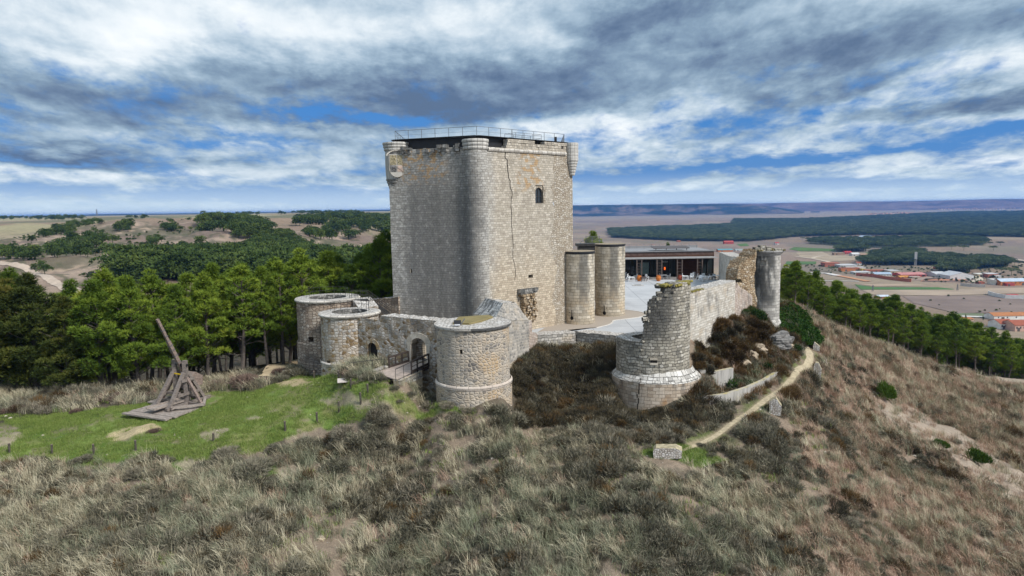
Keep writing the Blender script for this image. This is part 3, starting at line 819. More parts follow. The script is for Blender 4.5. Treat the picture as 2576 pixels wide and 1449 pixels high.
# arched window
win = MB()
wu0, wz0 = FR.hit(1347.5, 511); wu1, wz1 = FR.hit(1366, 472)
def arch_pts(u0, u1, z0, z1, n=10):
    r = (u1-u0)/2; zs_ = z1 - r
    return [(u0, z0), (u1, z0)] + [((u0+u1)/2 + r*math.cos(t), zs_ + r*math.sin(t)) for t in np.linspace(0, math.pi, n)]
def arch_frame(mb, F_, u0, u1, z0, z1, t, out, dep, mi=0):
    o = arch_pts(u0, u1, z0, z1); i_ = arch_pts(u0+t, u1-t, z0+t, z1-t)
    n = len(o)
    for k in range(n):
        a, b = o[k], o[(k+1)%n]; c, d = i_[(k+1)%n], i_[k]
        q = [F_.at(a[0],a[1],out), F_.at(b[0],b[1],out), F_.at(c[0],c[1],out), F_.at(d[0],d[1],out)]
        mb.poly(q, None, mi)
        r = [F_.at(d[0],d[1],out), F_.at(c[0],c[1],out), F_.at(c[0],c[1],out-dep), F_.at(d[0],d[1],out-dep)]
        mb.poly(r, None, mi)
arch_frame(win, FR, wu0, wu1, wz0, wz1, .09, -.22, .12)
um = (wu0+wu1)/2; zm = wz0 + (wz1-wz0)*.42
win.bar(FR.at(um, wz0, -.28), FR.at(um, wz1-.05, -.28), .08); win.bar(FR.at(wu0, zm, -.29), FR.at(wu1, zm, -.29), .08)
wo = win.build('window', M_DRAIL, keep)
gl = MB(); gl.poly([FR.at(a, z, -.32) for a, z in arch_pts(wu0+.04, wu1-.04, wz0+.04, wz1-.04)])
M_GLASS, nt, b = newmat('dark_glass', .08, .5); b.inputs['Base Color'].default_value = (.03,.035,.04,1)
gl.build('pane', M_GLASS, wo)
# stone around the window: pale jamb on its right
sj = MB()
def block(mb, F_, u0, u1, z0, z1, out, back=-.3, mi=0):
    """dressed stone standing proud of plane F_"""
    a = [F_.at(u0,z0,out),F_.at(u1,z0,out),F_.at(u1,z1,out),F_.at(u0,z1,out)]; c = [F_.at(u0,z0,back),F_.at(u1,z0,back),F_.at(u1,z1,back),F_.at(u0,z1,back)]
    mb.quad(*a, mi)
    for i in range(4): mb.quad(a[(i+1)%4], a[i], c[i], c[(i+1)%4], mi)
# spandrels that close the square hole down to the arch
def spandrel(mb, F_, h, u0, u1, z1, out, mi=0, n=8):
    r = (u1-u0)/2; zs_ = z1-r
    prev = (h[0], zs_, h[0])
    ts = np.linspace(math.pi, 0, n*2+1)
    for a, b_ in zip(ts[:-1], ts[1:]):
        ua, za = (u0+u1)/2 + r*math.cos(a), zs_ + r*math.sin(a); ub, zb = (u0+u1)/2 + r*math.cos(b_), zs_ + r*math.sin(b_)
        mb.quad(F_.at(ua,za,out), F_.at(ub,zb,out), F_.at(ub,h[3],out), F_.at(ua,h[3],out), mi)
        mb.quad(F_.at(ub,zb,out), F_.at(ua,za,out), F_.at(ua,za,out-.35), F_.at(ub,zb,out-.35), mi)
spandrel(sj, FR, hw, wu0, wu1, wz1, -.12)
zc_ = hw[2]
while zc_ < hw[3]-.1:
    h_ = random.uniform(.28,.4); block(sj, FR, wu1+.03, hw[1] + random.uniform(-.12,.14), zc_, min(zc_+h_-.03, hw[3]-.02), random.uniform(-.03,.05), -.3); zc_ += h_
sj.build('window_surround', M_KRUB, keep)
# crack zig-zagging down the right face
ck = MB(); pxs = [(1268,372),(1271,385),(1270,395),(1276,402),(1277,420),(1279,440),(1283,455),(1283,470),(1288,482),(1286,500),(1285,520),(1287,540),(1286,560),(1288,590),(1291,615),(1290,650),(1296,680),(1294,705)]
pts = [FR.hit(*q) for q in pxs]
for i in range(len(pts)-1):
    (ua,za),(ub,zb) = pts[i], pts[i+1]; wa = .06*(1-i/len(pts)*.7); 
    mu = (ua+ub)/2 + random.uniform(-.12,.12); mz = (za+zb)/2
    for (p,q,r_,s_) in ((ua,za,mu,mz),(mu,mz,ub,zb)):
        ck.quad(FR.at(p-wa,q,.032), FR.at(p+wa,q,.032), FR.at(r_+wa,s_,.032), FR.at(r_-wa,s_,.032))
ck.build('crack', M_DARK, keep)
# cornice and broken parapet on the right face
co = MB()
for i in range(26):
    ua = sR + .1 + (uc0+2.0-sR)*i/26; ub = sR + .1 + (uc0+2.0-sR)*(i+1)/26
    prof = [(.02,-.35),(.16,-.28),(.24,-.12),(.22,.02),(.10,.10),(-.25,.10)]
    for (o1,z1),(o2,z2) in zip(prof[:-1], prof[1:]):
        zz = ZT - .15 + random.uniform(-.01,.01)
        co.quad(FR.at(ua,zz+z1,o1), FR.at(ub-.02,zz+z1,o1), FR.at(ub-.02,zz+z2,o2), FR.at(ua,zz+z2,o2), 0)
co.build('cornice', M_RIM, keep)
pa = MB()
def stone_row(mb, F_, u0, u1, z0, topfn, out, depth, bw=.6, bh=.38, mi=0):
    z = z0; k = 0
    while True:
        u = u0 - random.uniform(0, bw*.6); any_ = False
        while u < u1:
            w_ = bw*random.uniform(.7,1.35); a_, b_ = max(u, u0), min(u+w_-.025, u1)
            if b_-a_ > .12 and z + bh*.5 < topfn((a_+b_)/2):
                o_ = out + random.uniform(-.05,.05); block(mb, F_, a_, b_, z, z+bh-.02, o_, o_-depth*random.uniform(.8,1.1), mi); any_ = True
            u += w_
        z += bh; k += 1
        if not any_ or k > 40: break
U = lambda px: FR.hit(px, 370)[0]
def ptop(u):
    if U(1276) < u < U(1337): return ZT + 1.15
    if U(1337) < u < U(1366): return ZT + .95 - .75*(u-U(1337))/(U(1366)-U(1337)) + random.uniform(0,.3)
    if U(1368) < u < U(1413): return ZT + .92
    if U(1418) < u < U(1440): return ZT + 1.0
    return ZT + .25 + random.uniform(0,.3)
stone_row(pa, FR, U(1274), LR, ZT-.04, ptop, -.05, .8)
pa.build('parapet', M_KEEP, keep)
# corbel stubs along the left face
u = -LL + 1.9; i = 0; M_CORB = masonry('blackened_corbel', GREY, .5, .4, .02)
while u < -sL-.4:
    h0 = ZT + .05; cb = MB(); n_ = 0
    if i in (0,1,4,5,7) or random.random() > .35:
        block(cb, FL, u, u+.36, h0-.55, h0-.14, .30+random.uniform(-.1,.08), -.2); n_ = 1
        if random.random() > .45: block(cb, FL, u-.04, u+.42, h0-.15, h0+random.choice([.12,.3,.35]), .40, -.3)
    else: block(cb, FL, u+.36, u+.78, h0-.55, h0-.1+random.choice([-.2,.0,.1,.25]), .05, -.3)
    cb.build('corbel', M_CORB, keep)
    u += .78; i += 1
def ring_stack(name, c, r, zs_, parent, mat, a0=-math.pi, a1=math.pi, cap=True, fat=.06):
    """stack of bulging courses; zs_ list of (z0,z1,r0,r1)"""
    mb = MB(); n = 26
    for (z0,z1,ra,rb) in zs_:
        for t0, t1 in zip(np.linspace(0,1,6)[:-1], np.linspace(0,1,6)[1:]):
            q0 = ra+(rb-ra)*t0 + fat*math.sin(math.pi*t0); q1 = ra+(rb-ra)*t1 + fat*math.sin(math.pi*t1)
            for k in range(n):
                p, q = a0+(a1-a0)*k/n, a0+(a1-a0)*(k+1)/n
                A = lambda a, r_, z: (c[0]+r_*math.sin(a), c[1]-r_*math.cos(a), z)
                mb.poly([A(p,q0,z0+(z1-z0)*t0), A(q,q0,z0+(z1-z0)*t0), A(q,q1,z0+(z1-z0)*t1), A(p,q1,z0+(z1-z0)*t1)], [(p*r, z0+(z1-z0)*t0),(q*r, z0+(z1-z0)*t0),(q*r, z0+(z1-z0)*t1),(p*r, z0+(z1-z0)*t1)])
    if cap:
        zt, rt = zs_[-1][1], zs_[-1][3]
        mb.poly([(c[0]+rt*math.sin(a0+(a1-a0)*k/n), c[1]-rt*math.cos(a0+(a1-a0)*k/n), zt) for k in range(n)])
    return mb.build(name, mat, parent)
M_RING = masonry('turret_courses', [(0,(.42,.40,.36)),(.6,(.54,.515,.47)),(1,(.64,.61,.56))], .55, 9.0, .022, (.06,.055,.05), .03, stains=st_rim)
zp0 = ZT - .35; zp1 = float(P(1203,346,61.5)[2]); hz = (zp1-zp0)/3
ring_stack('prow_turret', pc, RT, [(zp0+hz*i, zp0+hz*(i+1)-.03, RT+.06+.05*i, RT+.08+.05*i) for i in range(3)], keep, M_RING)
# left bartizan with its corbelled foot
cl = P(999,420,66.3)[:2]; rl = 1.42
def zl(py): return float(P(999,py,65.2)[2])
seq = []
for i in range(3): seq.append((zl(378-7.3*i), zl(378-7.3*(i+1))-.03, rl+.02+.07*i, rl+.06+.07*i))
ring_stack('corner_bartizan', cl, rl, [(zl(449), zl(378)-.02, rl-.1, rl-.06)] + seq, keep, M_RING, fat=.05)
ring_stack('bartizan_corbel', cl, rl, [(zl(481-6.5*i), zl(481-6.5*(i+1))-.03, rl-.55+.10*i, rl-.47+.10*i) for i in range(5)], keep, M_KEEP, cap=False, fat=.05)
# shield of arms on the bartizan
aL = math.atan2(cl[0], cl[1]); fdir = np.array([-math.sin(aL), -math.cos(aL)]); sdir_ = np.array([math.cos(aL), -math.sin(aL)])
SP = VPlane(cl + fdir*(rl+.02) - sdir_*2, cl + fdir*(rl+.02) + sdir_*2, -2.0)
sh = MB(); z0s, z1s = zl(446), zl(388); hw_ = .92
def shield_pts(s_, zc):
    top = z1s; bot = z0s; h_ = top-bot; mid = bot + h_*.38
    pts = [(-hw_, top), (-hw_, mid)] + [(-hw_*math.cos(t), mid - h_*.38*math.sin(t)) for t in np.linspace(.2, math.pi/2, 6)]
    pts += [(-a, z) for a, z in pts[::-1][1:]]
    return [(a*s_, (z-zc)*s_+zc) for a, z in pts]
zc = (z0s+z1s)/2
fp = shield_pts(1, zc); bk = shield_pts(1.04, zc)
sh.poly([SP.at(a, z, .16) for a, z in fp][::-1]); 
for i in range(len(fp)):
    a, b_ = fp[i], fp[(i+1)%len(fp)]; c, d = bk[i], bk[(i+1)%len(fp)]
    sh.quad(SP.at(*a,.16), SP.at(*b_,.16), SP.at(*d,-.5), SP.at(*c,-.5))
so_ = sh.build('coat_of_arms', masonry('carved_shield', [(0,(.40,.38,.34)),(1,(.50,.47,.42))], 3, 3, .0, warp=.01, stains=st_light), keep)
# quarters: carved relief, bend across the lower right one
qm = [plain('quarter_ochre', (.36,.31,.20), .9, .5, 5.0, bump=1.0), plain('quarter_dark', (.16,.155,.15), .9, .6, 5.0, bump=1.0), plain('quarter_pink', (.50,.38,.31), .9, .25, 3.0, bump=.5)]
qz = zc + .05
for (u0,u1,za,zb,mi_) in ((-.8,-.05,qz+.05,z1s-.12,0),(.05,.8,qz+.05,z1s-.12,0),(-.78,-.05,qz-.75,qz-.05,1),(.05,.78,qz-.75,qz-.05,2)):
    q = MB(); block(q, SP, u0, u1, za, zb, .2, .1); 
    for _ in range(14 if mi_ != 2 else 0):
        a = random.uniform(u0+.1,u1-.15); z = random.uniform(za+.05,zb-.15); block(q, SP, a, a+random.uniform(.06,.14), z, z+random.uniform(.08,.2), .25, .15)
    if mi_ == 2:
        q.poly([SP.at(.05,zb-.02,.25),SP.at(.05,zb-.2,.25),SP.at(.62,za+.05,.25),SP.at(.75,za+.15,.25)])
    q.build('quarter', qm[mi_], so_)
hoodm = MB()
for t0, t1 in zip(np.linspace(0,math.pi,13)[:-1], np.linspace(0,math.pi,13)[1:]):
    for (ra,rb,oa,ob) in ((1.02,1.22,.2,.22),(1.22,1.24,.22,-.2),(1.02,1.0,.2,-.1)):
        f_ = lambda t, r_, o: SP.at(r_*math.cos(t), z1s-.18 + .55*r_*math.sin(t), o)
        hoodm.quad(f_(t0,ra,oa), f_(t0,rb,ob), f_(t1,rb,ob), f_(t1,ra,oa))
hoodm.build('hood_mould', M_RIM, so_)
# right-hand bartizan
cr = P(1439,400,71.0)[:2]; 
def zr(py): return float(P(1439,py,70.4)[2])
rr_ = .80
ring_stack('small_bartizan', cr, rr_, [(zr(400)+i*(zr(358)-zr(400))/5, zr(400)+(i+1)*(zr(358)-zr(400))/5-.02, rr_, rr_) for i in range(5)], keep, M_RING, fat=.015)
ring_stack('bartizan_foot', cr, rr_, [(zr(441-7*i), zr(441-7*(i+1))-.02, .30+.085*i, .36+.085*i) for i in range(6)], keep, M_RING, cap=False, fat=.045)
# modern roof: black upstand, deck and steel railing
def inset(d):
    c = (PR+RE+LE+RB+LB)/5
    return [q + (c-q)/np.linalg.norm(c-q)*d for q in (LE, PR, RE, RB, LB)]
ro = MB(); ip = inset(1.3); ZR = float(P(1194,343,63.6)[2])
for i in range(5):
    a, b_ = ip[i], ip[(i+1)%5]; ro.quad((a[0],a[1],ZT-.3),(b_[0],b_[1],ZT-.3),(b_[0],b_[1],ZR),(a[0],a[1],ZR))
ro.poly([(q[0],q[1],ZR) for q in ip]); ro.build('flat_roof', M_BLACK, keep)
op = inset(.9)
lipm = MB()
for i in range(5):
    a, b_ = op[i], op[(i+1)%5]; lipm.bar((a[0],a[1],ZR+.03),(b_[0],b_[1],ZR+.03), .8, .05)
lipm.build('roof_edge', M_BLACK, keep)
rp_ = inset(1.05); RH = float(P(1194,317.5,63.3)[2]) - ZR
ra_ = MB()
for i in range(5):
    a, b_ = rp_[i], rp_[(i+1)%5]
    for h_ in (RH, RH*.5): ra_.bar((a[0],a[1],ZR+h_),(b_[0],b_[1],ZR+h_), .045 if h_ == RH else .02)
rail = ra_.build('railing', M_RAIL, keep)
for i in range(5):
    a, b_ = rp_[i], rp_[(i+1)%5]; n = max(3, int(round(np.linalg.norm(b_-a)/1.75)))
    for k in range(n):
        q = a + (b_-a)*k/n; pm = MB(); pm.bar((q[0],q[1],ZR),(q[0],q[1],ZR+RH), .055 if (i,k) not in ((1,3),) else .09); pm.build('post', M_RAIL, rail)
# stair-well guard on the roof
q0 = PR + tR*7 + inw*3.2; sg = MB(); t2 = np.array([-tR[1], tR[0]])
for h_ in (.55, 1.05):
    c_ = [q0, q0+tR*4.5, q0+tR*4.5+t2*2, q0+t2*2]
    for i in range(4): sg.bar((*c_[i], ZR+h_), (*c_[(i+1)%4], ZR+h_), .04)
for s_ in (0,.33,.66,1): sg.bar((*(q0+tR*4.5*s_), ZR), (*(q0+tR*4.5*s_), ZR+1.05), .05); sg.bar((*(q0+tR*4.5*s_+t2*2), ZR), (*(q0+tR*4.5*s_+t2*2), ZR+1.05), .05)
sg.build('stairwell_guard', M_RAIL, keep)
vp = MB(); q = FR.at(U(1418), ZR, -1.4); vp.tube([(q[0],q[1],ZR-.6),(q[0],q[1],ZR+.75)], .17, 12); vp.build('vent_pipe', M_BLACK, keep)
# rubble stub still bonded to the right face
sb = MB(); us0, zs0 = FR.hit(1303, 815); us1, zs1 = FR.hit(1348, 722)
z = zs0
while z < zs1:
    f = (z-zs0)/(zs1-zs0); h_ = random.uniform(.26,.42)
    wl = us0 + (.15 if .25 < f < .75 else .05)*(us1-us0) + random.uniform(-.1,.12); wr = us0 + (us1-us0)*(.78 if f < .8 else .95) + random.uniform(-.2,.25)
    if f > .82: wl = us0-.05
    u = wl
    while u < wr-.1:
        w_ = random.uniform(.3,.65); block(sb, FR, u, min(u+w_-.03,wr), z, z+h_-.03, random.uniform(.45,.85), -.1, 1 if f > .84 else 0); u += w_
    z += h_
sb.build('broken_wall_stub', [M_ORNG, masonry('dark_stub_top', GREY, .5, .4, .03)], keep)

# ------------------------------------------------------------------ round towers of the gate front
def drum_holes(D_, lst, dep=.9):
    out = []
    for x0, x1, y0, y1 in lst:
        us_ = [D_.r0*math.asin(max(-1, min(1, (x-D_.cpx)/D_.rpx))) for x in (x0, x1)]
        xm = (x0+x1)/2; Yf = D_.Y - D_.rpx*D_.Y/F*math.sqrt(max(0, 1-((xm-D_.cpx)/D_.rpx)**2))
        out.append((us_[0], us_[1], float(P(xm,y1,Yf)[2]), float(P(xm,y0,Yf)[2])))
    return out
def recess(mb, D_, fn, h, dep=.9, mi=0, back=1):
    um = (h[0]+h[1])/2; a = D_.pt(um, 0, 1); v = np.array([D_.c[0]-a[0], D_.c[1]-a[1], 0]); v /= np.linalg.norm(v)
    mb.reveal(fn, h, v*dep, mi, back)

# far drum
A = Drum(825, 760, 62, 77)
zA = A.zc(747)
towerA = empty('drum_tower', A.base(-3), 'hindmost pinkish rubble drum tower with a pale rim, nearest the pine wood', 'castle tower')
mb = MB(); hA = drum_holes(A, [(775,787,846,859)])
zb1 = A.z(866, 80)
fn = A.shell(mb, [(A.r0*1.06, -4.5), (A.r0*1.04, zb1-.12), (A.r0*1.0, zb1+.1), (A.r0*.995, zA-.25)], 64, holes=hA)
for h in hA: recess(mb, A, fn, h, .9, 0, 1)
mb.build('drum_wall', [M_ATOW, M_DARK], towerA)
mb = MB(); A.torus(mb, A.r0*.99, zA-.16, .22, h=.17); mb.build('rim', M_RIM, towerA)
mb = MB(); A.torus(mb, A.r0*1.03, A.z(918,80), .09, h=.13); mb.build('base_band', M_ATOW, towerA)
mb = MB(); A.ringflat(mb, A.r0*.60, A.r0*1.02, zA); mb.build('wall_walk', M_CAP, towerA)
mb = MB(); A.shell(mb, [(A.r0*.60, zA-1.2), (A.r0*.60, zA)], 48, flip=True); A.ringflat(mb, 0.01, A.r0*.62, zA-1.05); mb.build('inner_well', masonry('inner_well_stone', GREY, .45, .3, .04, (.07,.065,.06), .1, True), towerA)
# near drum
B = Drum(880, 790, 57, 72)
zB_ = B.zc(783)
towerB = empty('drum_tower', B.base(-1.5), 'drum tower just left of the gate, pale rubble with ochre stains and a bright rim', 'castle tower')
mb = MB(); hB = drum_holes(B, [(819.5,829.5,905,918)])
zb1 = B.z(918, 76)
fn = B.shell(mb, [(B.r0*1.07, -3.0), (B.r0*1.06, zb1-.3), (B.r0*1.0, zb1+.1), (B.r0*1.0, zB_-.25)], 72, holes=hB)
for h in hB: recess(mb, B, fn, h, .9, 0, 1)
mb.build('drum_wall', [M_BARB, M_DARK], towerB)
mb = MB(); B.torus(mb, B.r0*1.0, zB_-.17, .25, h=.18); mb.build('rim', M_RIM, towerB)
mb = MB(); B.torus(mb, B.r0*1.05, zb1-.1, .12, h=.2); mb.build('base_band', masonry('pale_base_band', PALE, .6, 4, .02, warp=.02), towerB)
mb = MB(); B.ringflat(mb, B.r0*.62, B.r0*1.03, zB_); mb.build('wall_walk', M_CAP, towerB)
mb = MB(); B.shell(mb, [(B.r0*.62, zB_-1.1), (B.r0*.62, zB_)], 48, flip=True); B.ringflat(mb, 0.01, B.r0*.64, zB_-.95); mb.build('inner_well', masonry('near_well_stone', GREY, .45, .3, .04, (.10,.09,.08), .1, True), towerB)
# short walk linking both drums
lk = MB(); la, lb = A.c, B.c; td = (lb-la)/np.linalg.norm(lb-la); tn = np.array([-td[1], td[0]])
if tn[0] < 0: tn = -tn
def wallseg(mb, p, q, thick, z0, z1a, z1b, mi=0, micap=1, n=14, rag=.05, m=8):
    """wall with uneven top from p to q; outer face on the right-hand side of p->q"""
    p, q = np.array(p, float), np.array(q, float); L = np.linalg.norm(q-p); t = (q-p)/L; nn = np.array([t[1], -t[0]])
    us = np.linspace(0, L, n+1); tops = [z1a + (z1b-z1a)*u/L + random.uniform(-rag, rag) for u in us]
    def fo(side):
        def f(u, s): 
            zt = np.interp(u, us, tops); z = z0 + (zt-z0)*s; k = p + t*u + nn*side
            return (k[0], k[1], z)
        return f
    uvf = lambda u, s: (u, z0 + (max(z1a,z1b)-z0)*s)
    mb.surface(list(us), list(np.linspace(0,1,m)), fo(0), (), mi, uvfn=uvf)
    mb.surface(list(us), list(np.linspace(0,1,m)), fo(-thick), (), mi, uvfn=uvf, flip=True)
    a, b_ = fo(0), fo(-thick)
    for i in range(n):
        for j in range(3):
            f1 = lambda u, s: np.array(a(u,1))*(1-s) + np.array(b_(u,1))*s
            mb.quad(f1(us[i],j/3), f1(us[i+1],j/3), f1(us[i+1],(j+1)/3), f1(us[i],(j+1)/3), micap)
    for u in (0, L):
        for j in range(m-1): mb.quad(a(u,j/(m-1)), b_(u,j/(m-1)), b_(u,(j+1)/(m-1)), a(u,(j+1)/(m-1)), mi)
wallseg(lk, A.c + tn*A.r0*.55 + td*A.r0*.7, B.c + tn*B.r0*.55 - td*B.r0*.62, 2.2, -1.5, zA-.02, zB_+.03, 0, 1, 10, .04)
lko = lk.build('link_wall', [M_BARB, M_CAP]); tag(lko, 'short rubble-topped wall joining the two left drum towers', 'wall')
# gate drum
Cd = Drum(1189, 815, 48.6, 93)
zC = Cd.zc(811)
towerC = empty('gate_tower', Cd.base(-2), 'big round gate tower with grey stones in white mortar and a plank hatch on top', 'castle tower')
mb = MB(); hC = drum_holes(Cd, [(1155.5,1163,880,891),(1274,1281,962,972)])
zpl = Cd.z(980, 97)
fn = Cd.shell(mb, [(Cd.r0*1.055, -4.5), (Cd.r0*1.05, zpl-.15), (Cd.r0*1.0, zpl+.12), (Cd.r0*.99, zC-.15)], 80, holes=hC)
for h in hC: recess(mb, Cd, fn, h, .8, 0, 1)
mb.build('drum_wall', [M_GATE, M_DARK], towerC)
mb = MB(); Cd.torus(mb, Cd.r0*1.03, zpl, .14, h=.22); mb.build('base_band', masonry('cream_base_band', [(0,(.52,.44,.37)),(1,(.66,.58,.50))], .7, 5, .015, warp=.01), towerC)
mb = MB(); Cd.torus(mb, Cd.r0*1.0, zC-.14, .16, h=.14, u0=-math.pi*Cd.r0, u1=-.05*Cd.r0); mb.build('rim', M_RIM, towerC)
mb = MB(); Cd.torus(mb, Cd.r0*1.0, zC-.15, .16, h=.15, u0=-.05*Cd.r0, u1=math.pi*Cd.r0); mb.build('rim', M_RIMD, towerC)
mb = MB(); Cd.ringflat(mb, .01, Cd.r0*1.05, zC+.0); o = mb.build('wall_walk', M_CAP, towerC)
# mound of mortared stones round the hatch
hx = [on(1139,812,zC+.15), on(1154,797,zC+.15), on(1228,792,zC+.15), on(1240,796,zC+.15), on(1212,806,zC+.15), on(1180,813,zC+.15)]
ht = MB(); hz_ = zC+.16
ht.poly([(q[0],q[1],hz_) for q in hx][::-1])
for i in range(6):
    a, b_ = hx[i], hx[(i+1)%6]; ht.quad((a[0],a[1],hz_-.3),(b_[0],b_[1],hz_-.3),(b_[0],b_[1],hz_),(a[0],a[1],hz_))
m_hatch, nt, b = newmat('mossy_planks', .9, .2)
tc = node(nt, 'ShaderNodeTexCoord')
wv = noise_(nt, mapping(nt, tc.outputs['UV'], (.6,5,1)), 1.5, 4)
nt.links.new(ramp(nt, wv, [(.3,(.14,.115,.05)),(.55,(.27,.22,.10)),(.75,(.36,.29,.17))]), b.inputs['Base Color'])
ht.build('hatch', m_hatch, towerC)
# gate wall
g0 = P(908,900,54.75)[:2]; g1 = P(1100,900,50.6)[:2]
GW = VPlane(g0, g1, 0.0)
zg = GW.hit(1020, 800)[1]; zgl = zB_ - .30; u956 = GW.hit(957, 800)[0]
gate = empty('gate_wall', (*((g0+g1)/2), -2), 'mottled rubble curtain wall pierced by the castle gate and a dark arched side door', 'castle wall')
ga = (GW.hit(1034.5,880)[0], GW.hit(1073.5,880)[0], GW.hit(1045,910)[1], GW.hit(1053,851)[1])
hd = (GW.hit(925,885)[0], GW.hit(950,885)[0], GW.hit(937,910)[1], GW.hit(937,860.5)[1])
mb = MB()
gfn = lambda u, z: GW.at(u, z, .03*math.sin(u*3+z*2))
hs2 = [(u956+i*2.3, u956+i*2.3+.18, zg-1.2-.2*(i%2), zg-1.0-.2*(i%2)) for i in range(1,3)]
mb.surface(list(np.linspace(-.6, u956, 6)), list(np.linspace(-3.5, zgl, 12)), gfn, [hd])
mb.surface(list(np.linspace(u956, GW.L+.6, 16)), list(np.linspace(-3.5, zg, 12)), gfn, [ga]+hs2)
for h in hs2: mb.reveal(gfn, h, np.array([*(-GW.n),0])*.5, 0, 2)
TH_ = 1.7
mb.reveal(gfn, hd, np.array([*(-GW.n),0])*.7, 0, 2)
mb.reveal(gfn, ga, np.array([*(-GW.n),0])*TH_, 0, None)
bfn = lambda u, z: GW.at(u, z, -TH_)
mb.surface(list(np.linspace(u956, GW.L+.6, 10)), list(np.linspace(-3.5, zg, 6)), bfn, [ga], flip=True)
mb.quad(GW.at(u956,zgl,0), GW.at(u956,zgl,-TH_), GW.at(u956,zg,-TH_), GW.at(u956,zg,0))
for i in range(16):
    for j in range(4):
        u0, u1 = u956+(GW.L+.6-u956)*i/16, u956+(GW.L+.6-u956)*(i+1)/16; f = lambda u, s: GW.at(u, zg + .06*math.sin(u*5+s*4)*(s>0), -TH_*s)
        mb.quad(f(u0,j/4), f(u1,j/4), f(u1,(j+1)/4), f(u0,(j+1)/4), 1)
mb.build('curtain', [M_BARB, M_CAP, M_DARK], gate)
def voussoirs(F_, h, k1, k2, mat, name, flat=1.0, n=14, out=.07):
    ar = MB(); uc = (h[0]+h[1])/2; r0 = (h[1]-h[0])/2; zs_ = h[3]-r0*flat
    fo = lambda t, r_, o: F_.at(uc + r_*math.cos(t), zs_ + r_*flat*math.sin(t), o)
    for i in range(n):
        t0, t1 = math.pi*i/n, math.pi*(i+1)/n-.02
        ar.quad(fo(t0,r0*k1,out), fo(t0,r0*k2,out-.02), fo(t1,r0*k2,out-.02), fo(t1,r0*k1,out)); ar.quad(fo(t0,r0*k1,out), fo(t0,r0*k1,-.6), fo(t1,r0*k1,-.6), fo(t1,r0*k1,out)); ar.quad(fo(t0,r0*k2,out-.02), fo(t0,r0*k2,-.2), fo(t1,r0*k2,-.2), fo(t1,r0*k2,out-.02))
    ar.build(name, mat, gate)
voussoirs(GW, hd, .92, 1.5, masonry('ochre_voussoirs', WARM, .5, .5, .02, stains=lambda nt,u,v,uv,c: blotch(nt,uv,c,(.36,.22,.08),(.6,.6,1),.4,.55,.7,1)), 'side_door_arch')
dr = MB(); hwid = (hd[1]-hd[0])/2; um = (hd[0]+hd[1])/2
for k in range(4): block(dr, GW, um-hwid*.98+k*hwid*.49+.01, um-hwid*.98+(k+1)*hwid*.49-.01, hd[2]+.02, hd[3]-.05, -.45, -.52)
dr.build('side_door', plain('black_oak_door', (.03,.027,.025), .7, .4, 4), gate)
ar = MB(); uc_ = (ga[0]+ga[1])/2; r0 = (ga[1]-ga[0])/2
zs_ = ga[3]-r0*.62
fo = lambda t, r_, o: GW.at(uc_ + r_*math.cos(t), zs_ + r_*.72*math.sin(t), o)
n = 20
for i in range(n):
    t0, t1 = math.pi*i/n, math.pi*(i+1)/n
    ar.quad(fo(t0,r0*.9,.09), fo(t0,r0*1.62,.07), fo(t1,r0*1.62,.07), fo(t1,r0*.9,.09))
    ar.quad(fo(t0,r0*.9,.09), fo(t0,r0*.9,-.7), fo(t1,r0*.9,-.7), fo(t1,r0*.9,.09))
    ar.quad(fo(t0,r0*1.62,.07), fo(t0,r0*1.62,-.1), fo(t1,r0*1.62,-.1), fo(t1,r0*1.62,.07))
for s_ in (-1, 1): block(ar, GW, uc_+s_*r0*1.0-(.42 if s_ < 0 else .0), uc_+s_*r0*1.0+(0 if s_ < 0 else .42), ga[2]-.1, zs_, .08, -.7)
ar.build('arch_surround', M_ARCH, gate)
gr = MB(); gx0, gx1 = ga[0]+.04, uc_ + r0*.12
for k in range(9): 
    u = gx0 + (gx1-gx0)*k/8; gr.bar(GW.at(u, ga[2]+.05, -.75), GW.at(u, zs_ + r0*.60*math.sqrt(max(0,1-((u-uc_)/(r0*.95))**2)), -.75), .035)
for k in range(12): z = ga[2]+.1+(ga[3]-ga[2]-.35)*k/11; gr.bar(GW.at(gx0, z, -.77), GW.at(gx1, z, -.77), .03)
gr.build('gate_grille', M_DRAIL, gate)
# floodlight on the gate drum
fl = on(1151,821,zC); t = empty('floodlight', tuple(fl[:2])+(zC,), 'small black floodlight on the pale top of the round gate tower', 'floodlight')
q = MB(); R_ = Matrix.Rotation(math.radians(-35), 3, 'X'); q.box((fl[0],fl[1],zC+.32), (.62,.30,.36), R_); q.build('housing', M_BLACK, t)
q = MB(); q.box((fl[0],fl[1]-.19,zC+.22), (.5,.02,.24), R_); q.build('lens', plain('lamp_glass', (.55,.55,.56), .2, .1), t)
q = MB(); q.bar((fl[0]-.2,fl[1]+.05,zC),(fl[0]-.2,fl[1]+.05,zC+.3),.05); q.build('foot', M_RAIL, t); q = MB(); q.bar((fl[0]+.25,fl[1]+.1,zC+.1),(fl[0]+.62,fl[1]+.3,zC+.62),.07); q.build('bracket', M_RAIL, t)

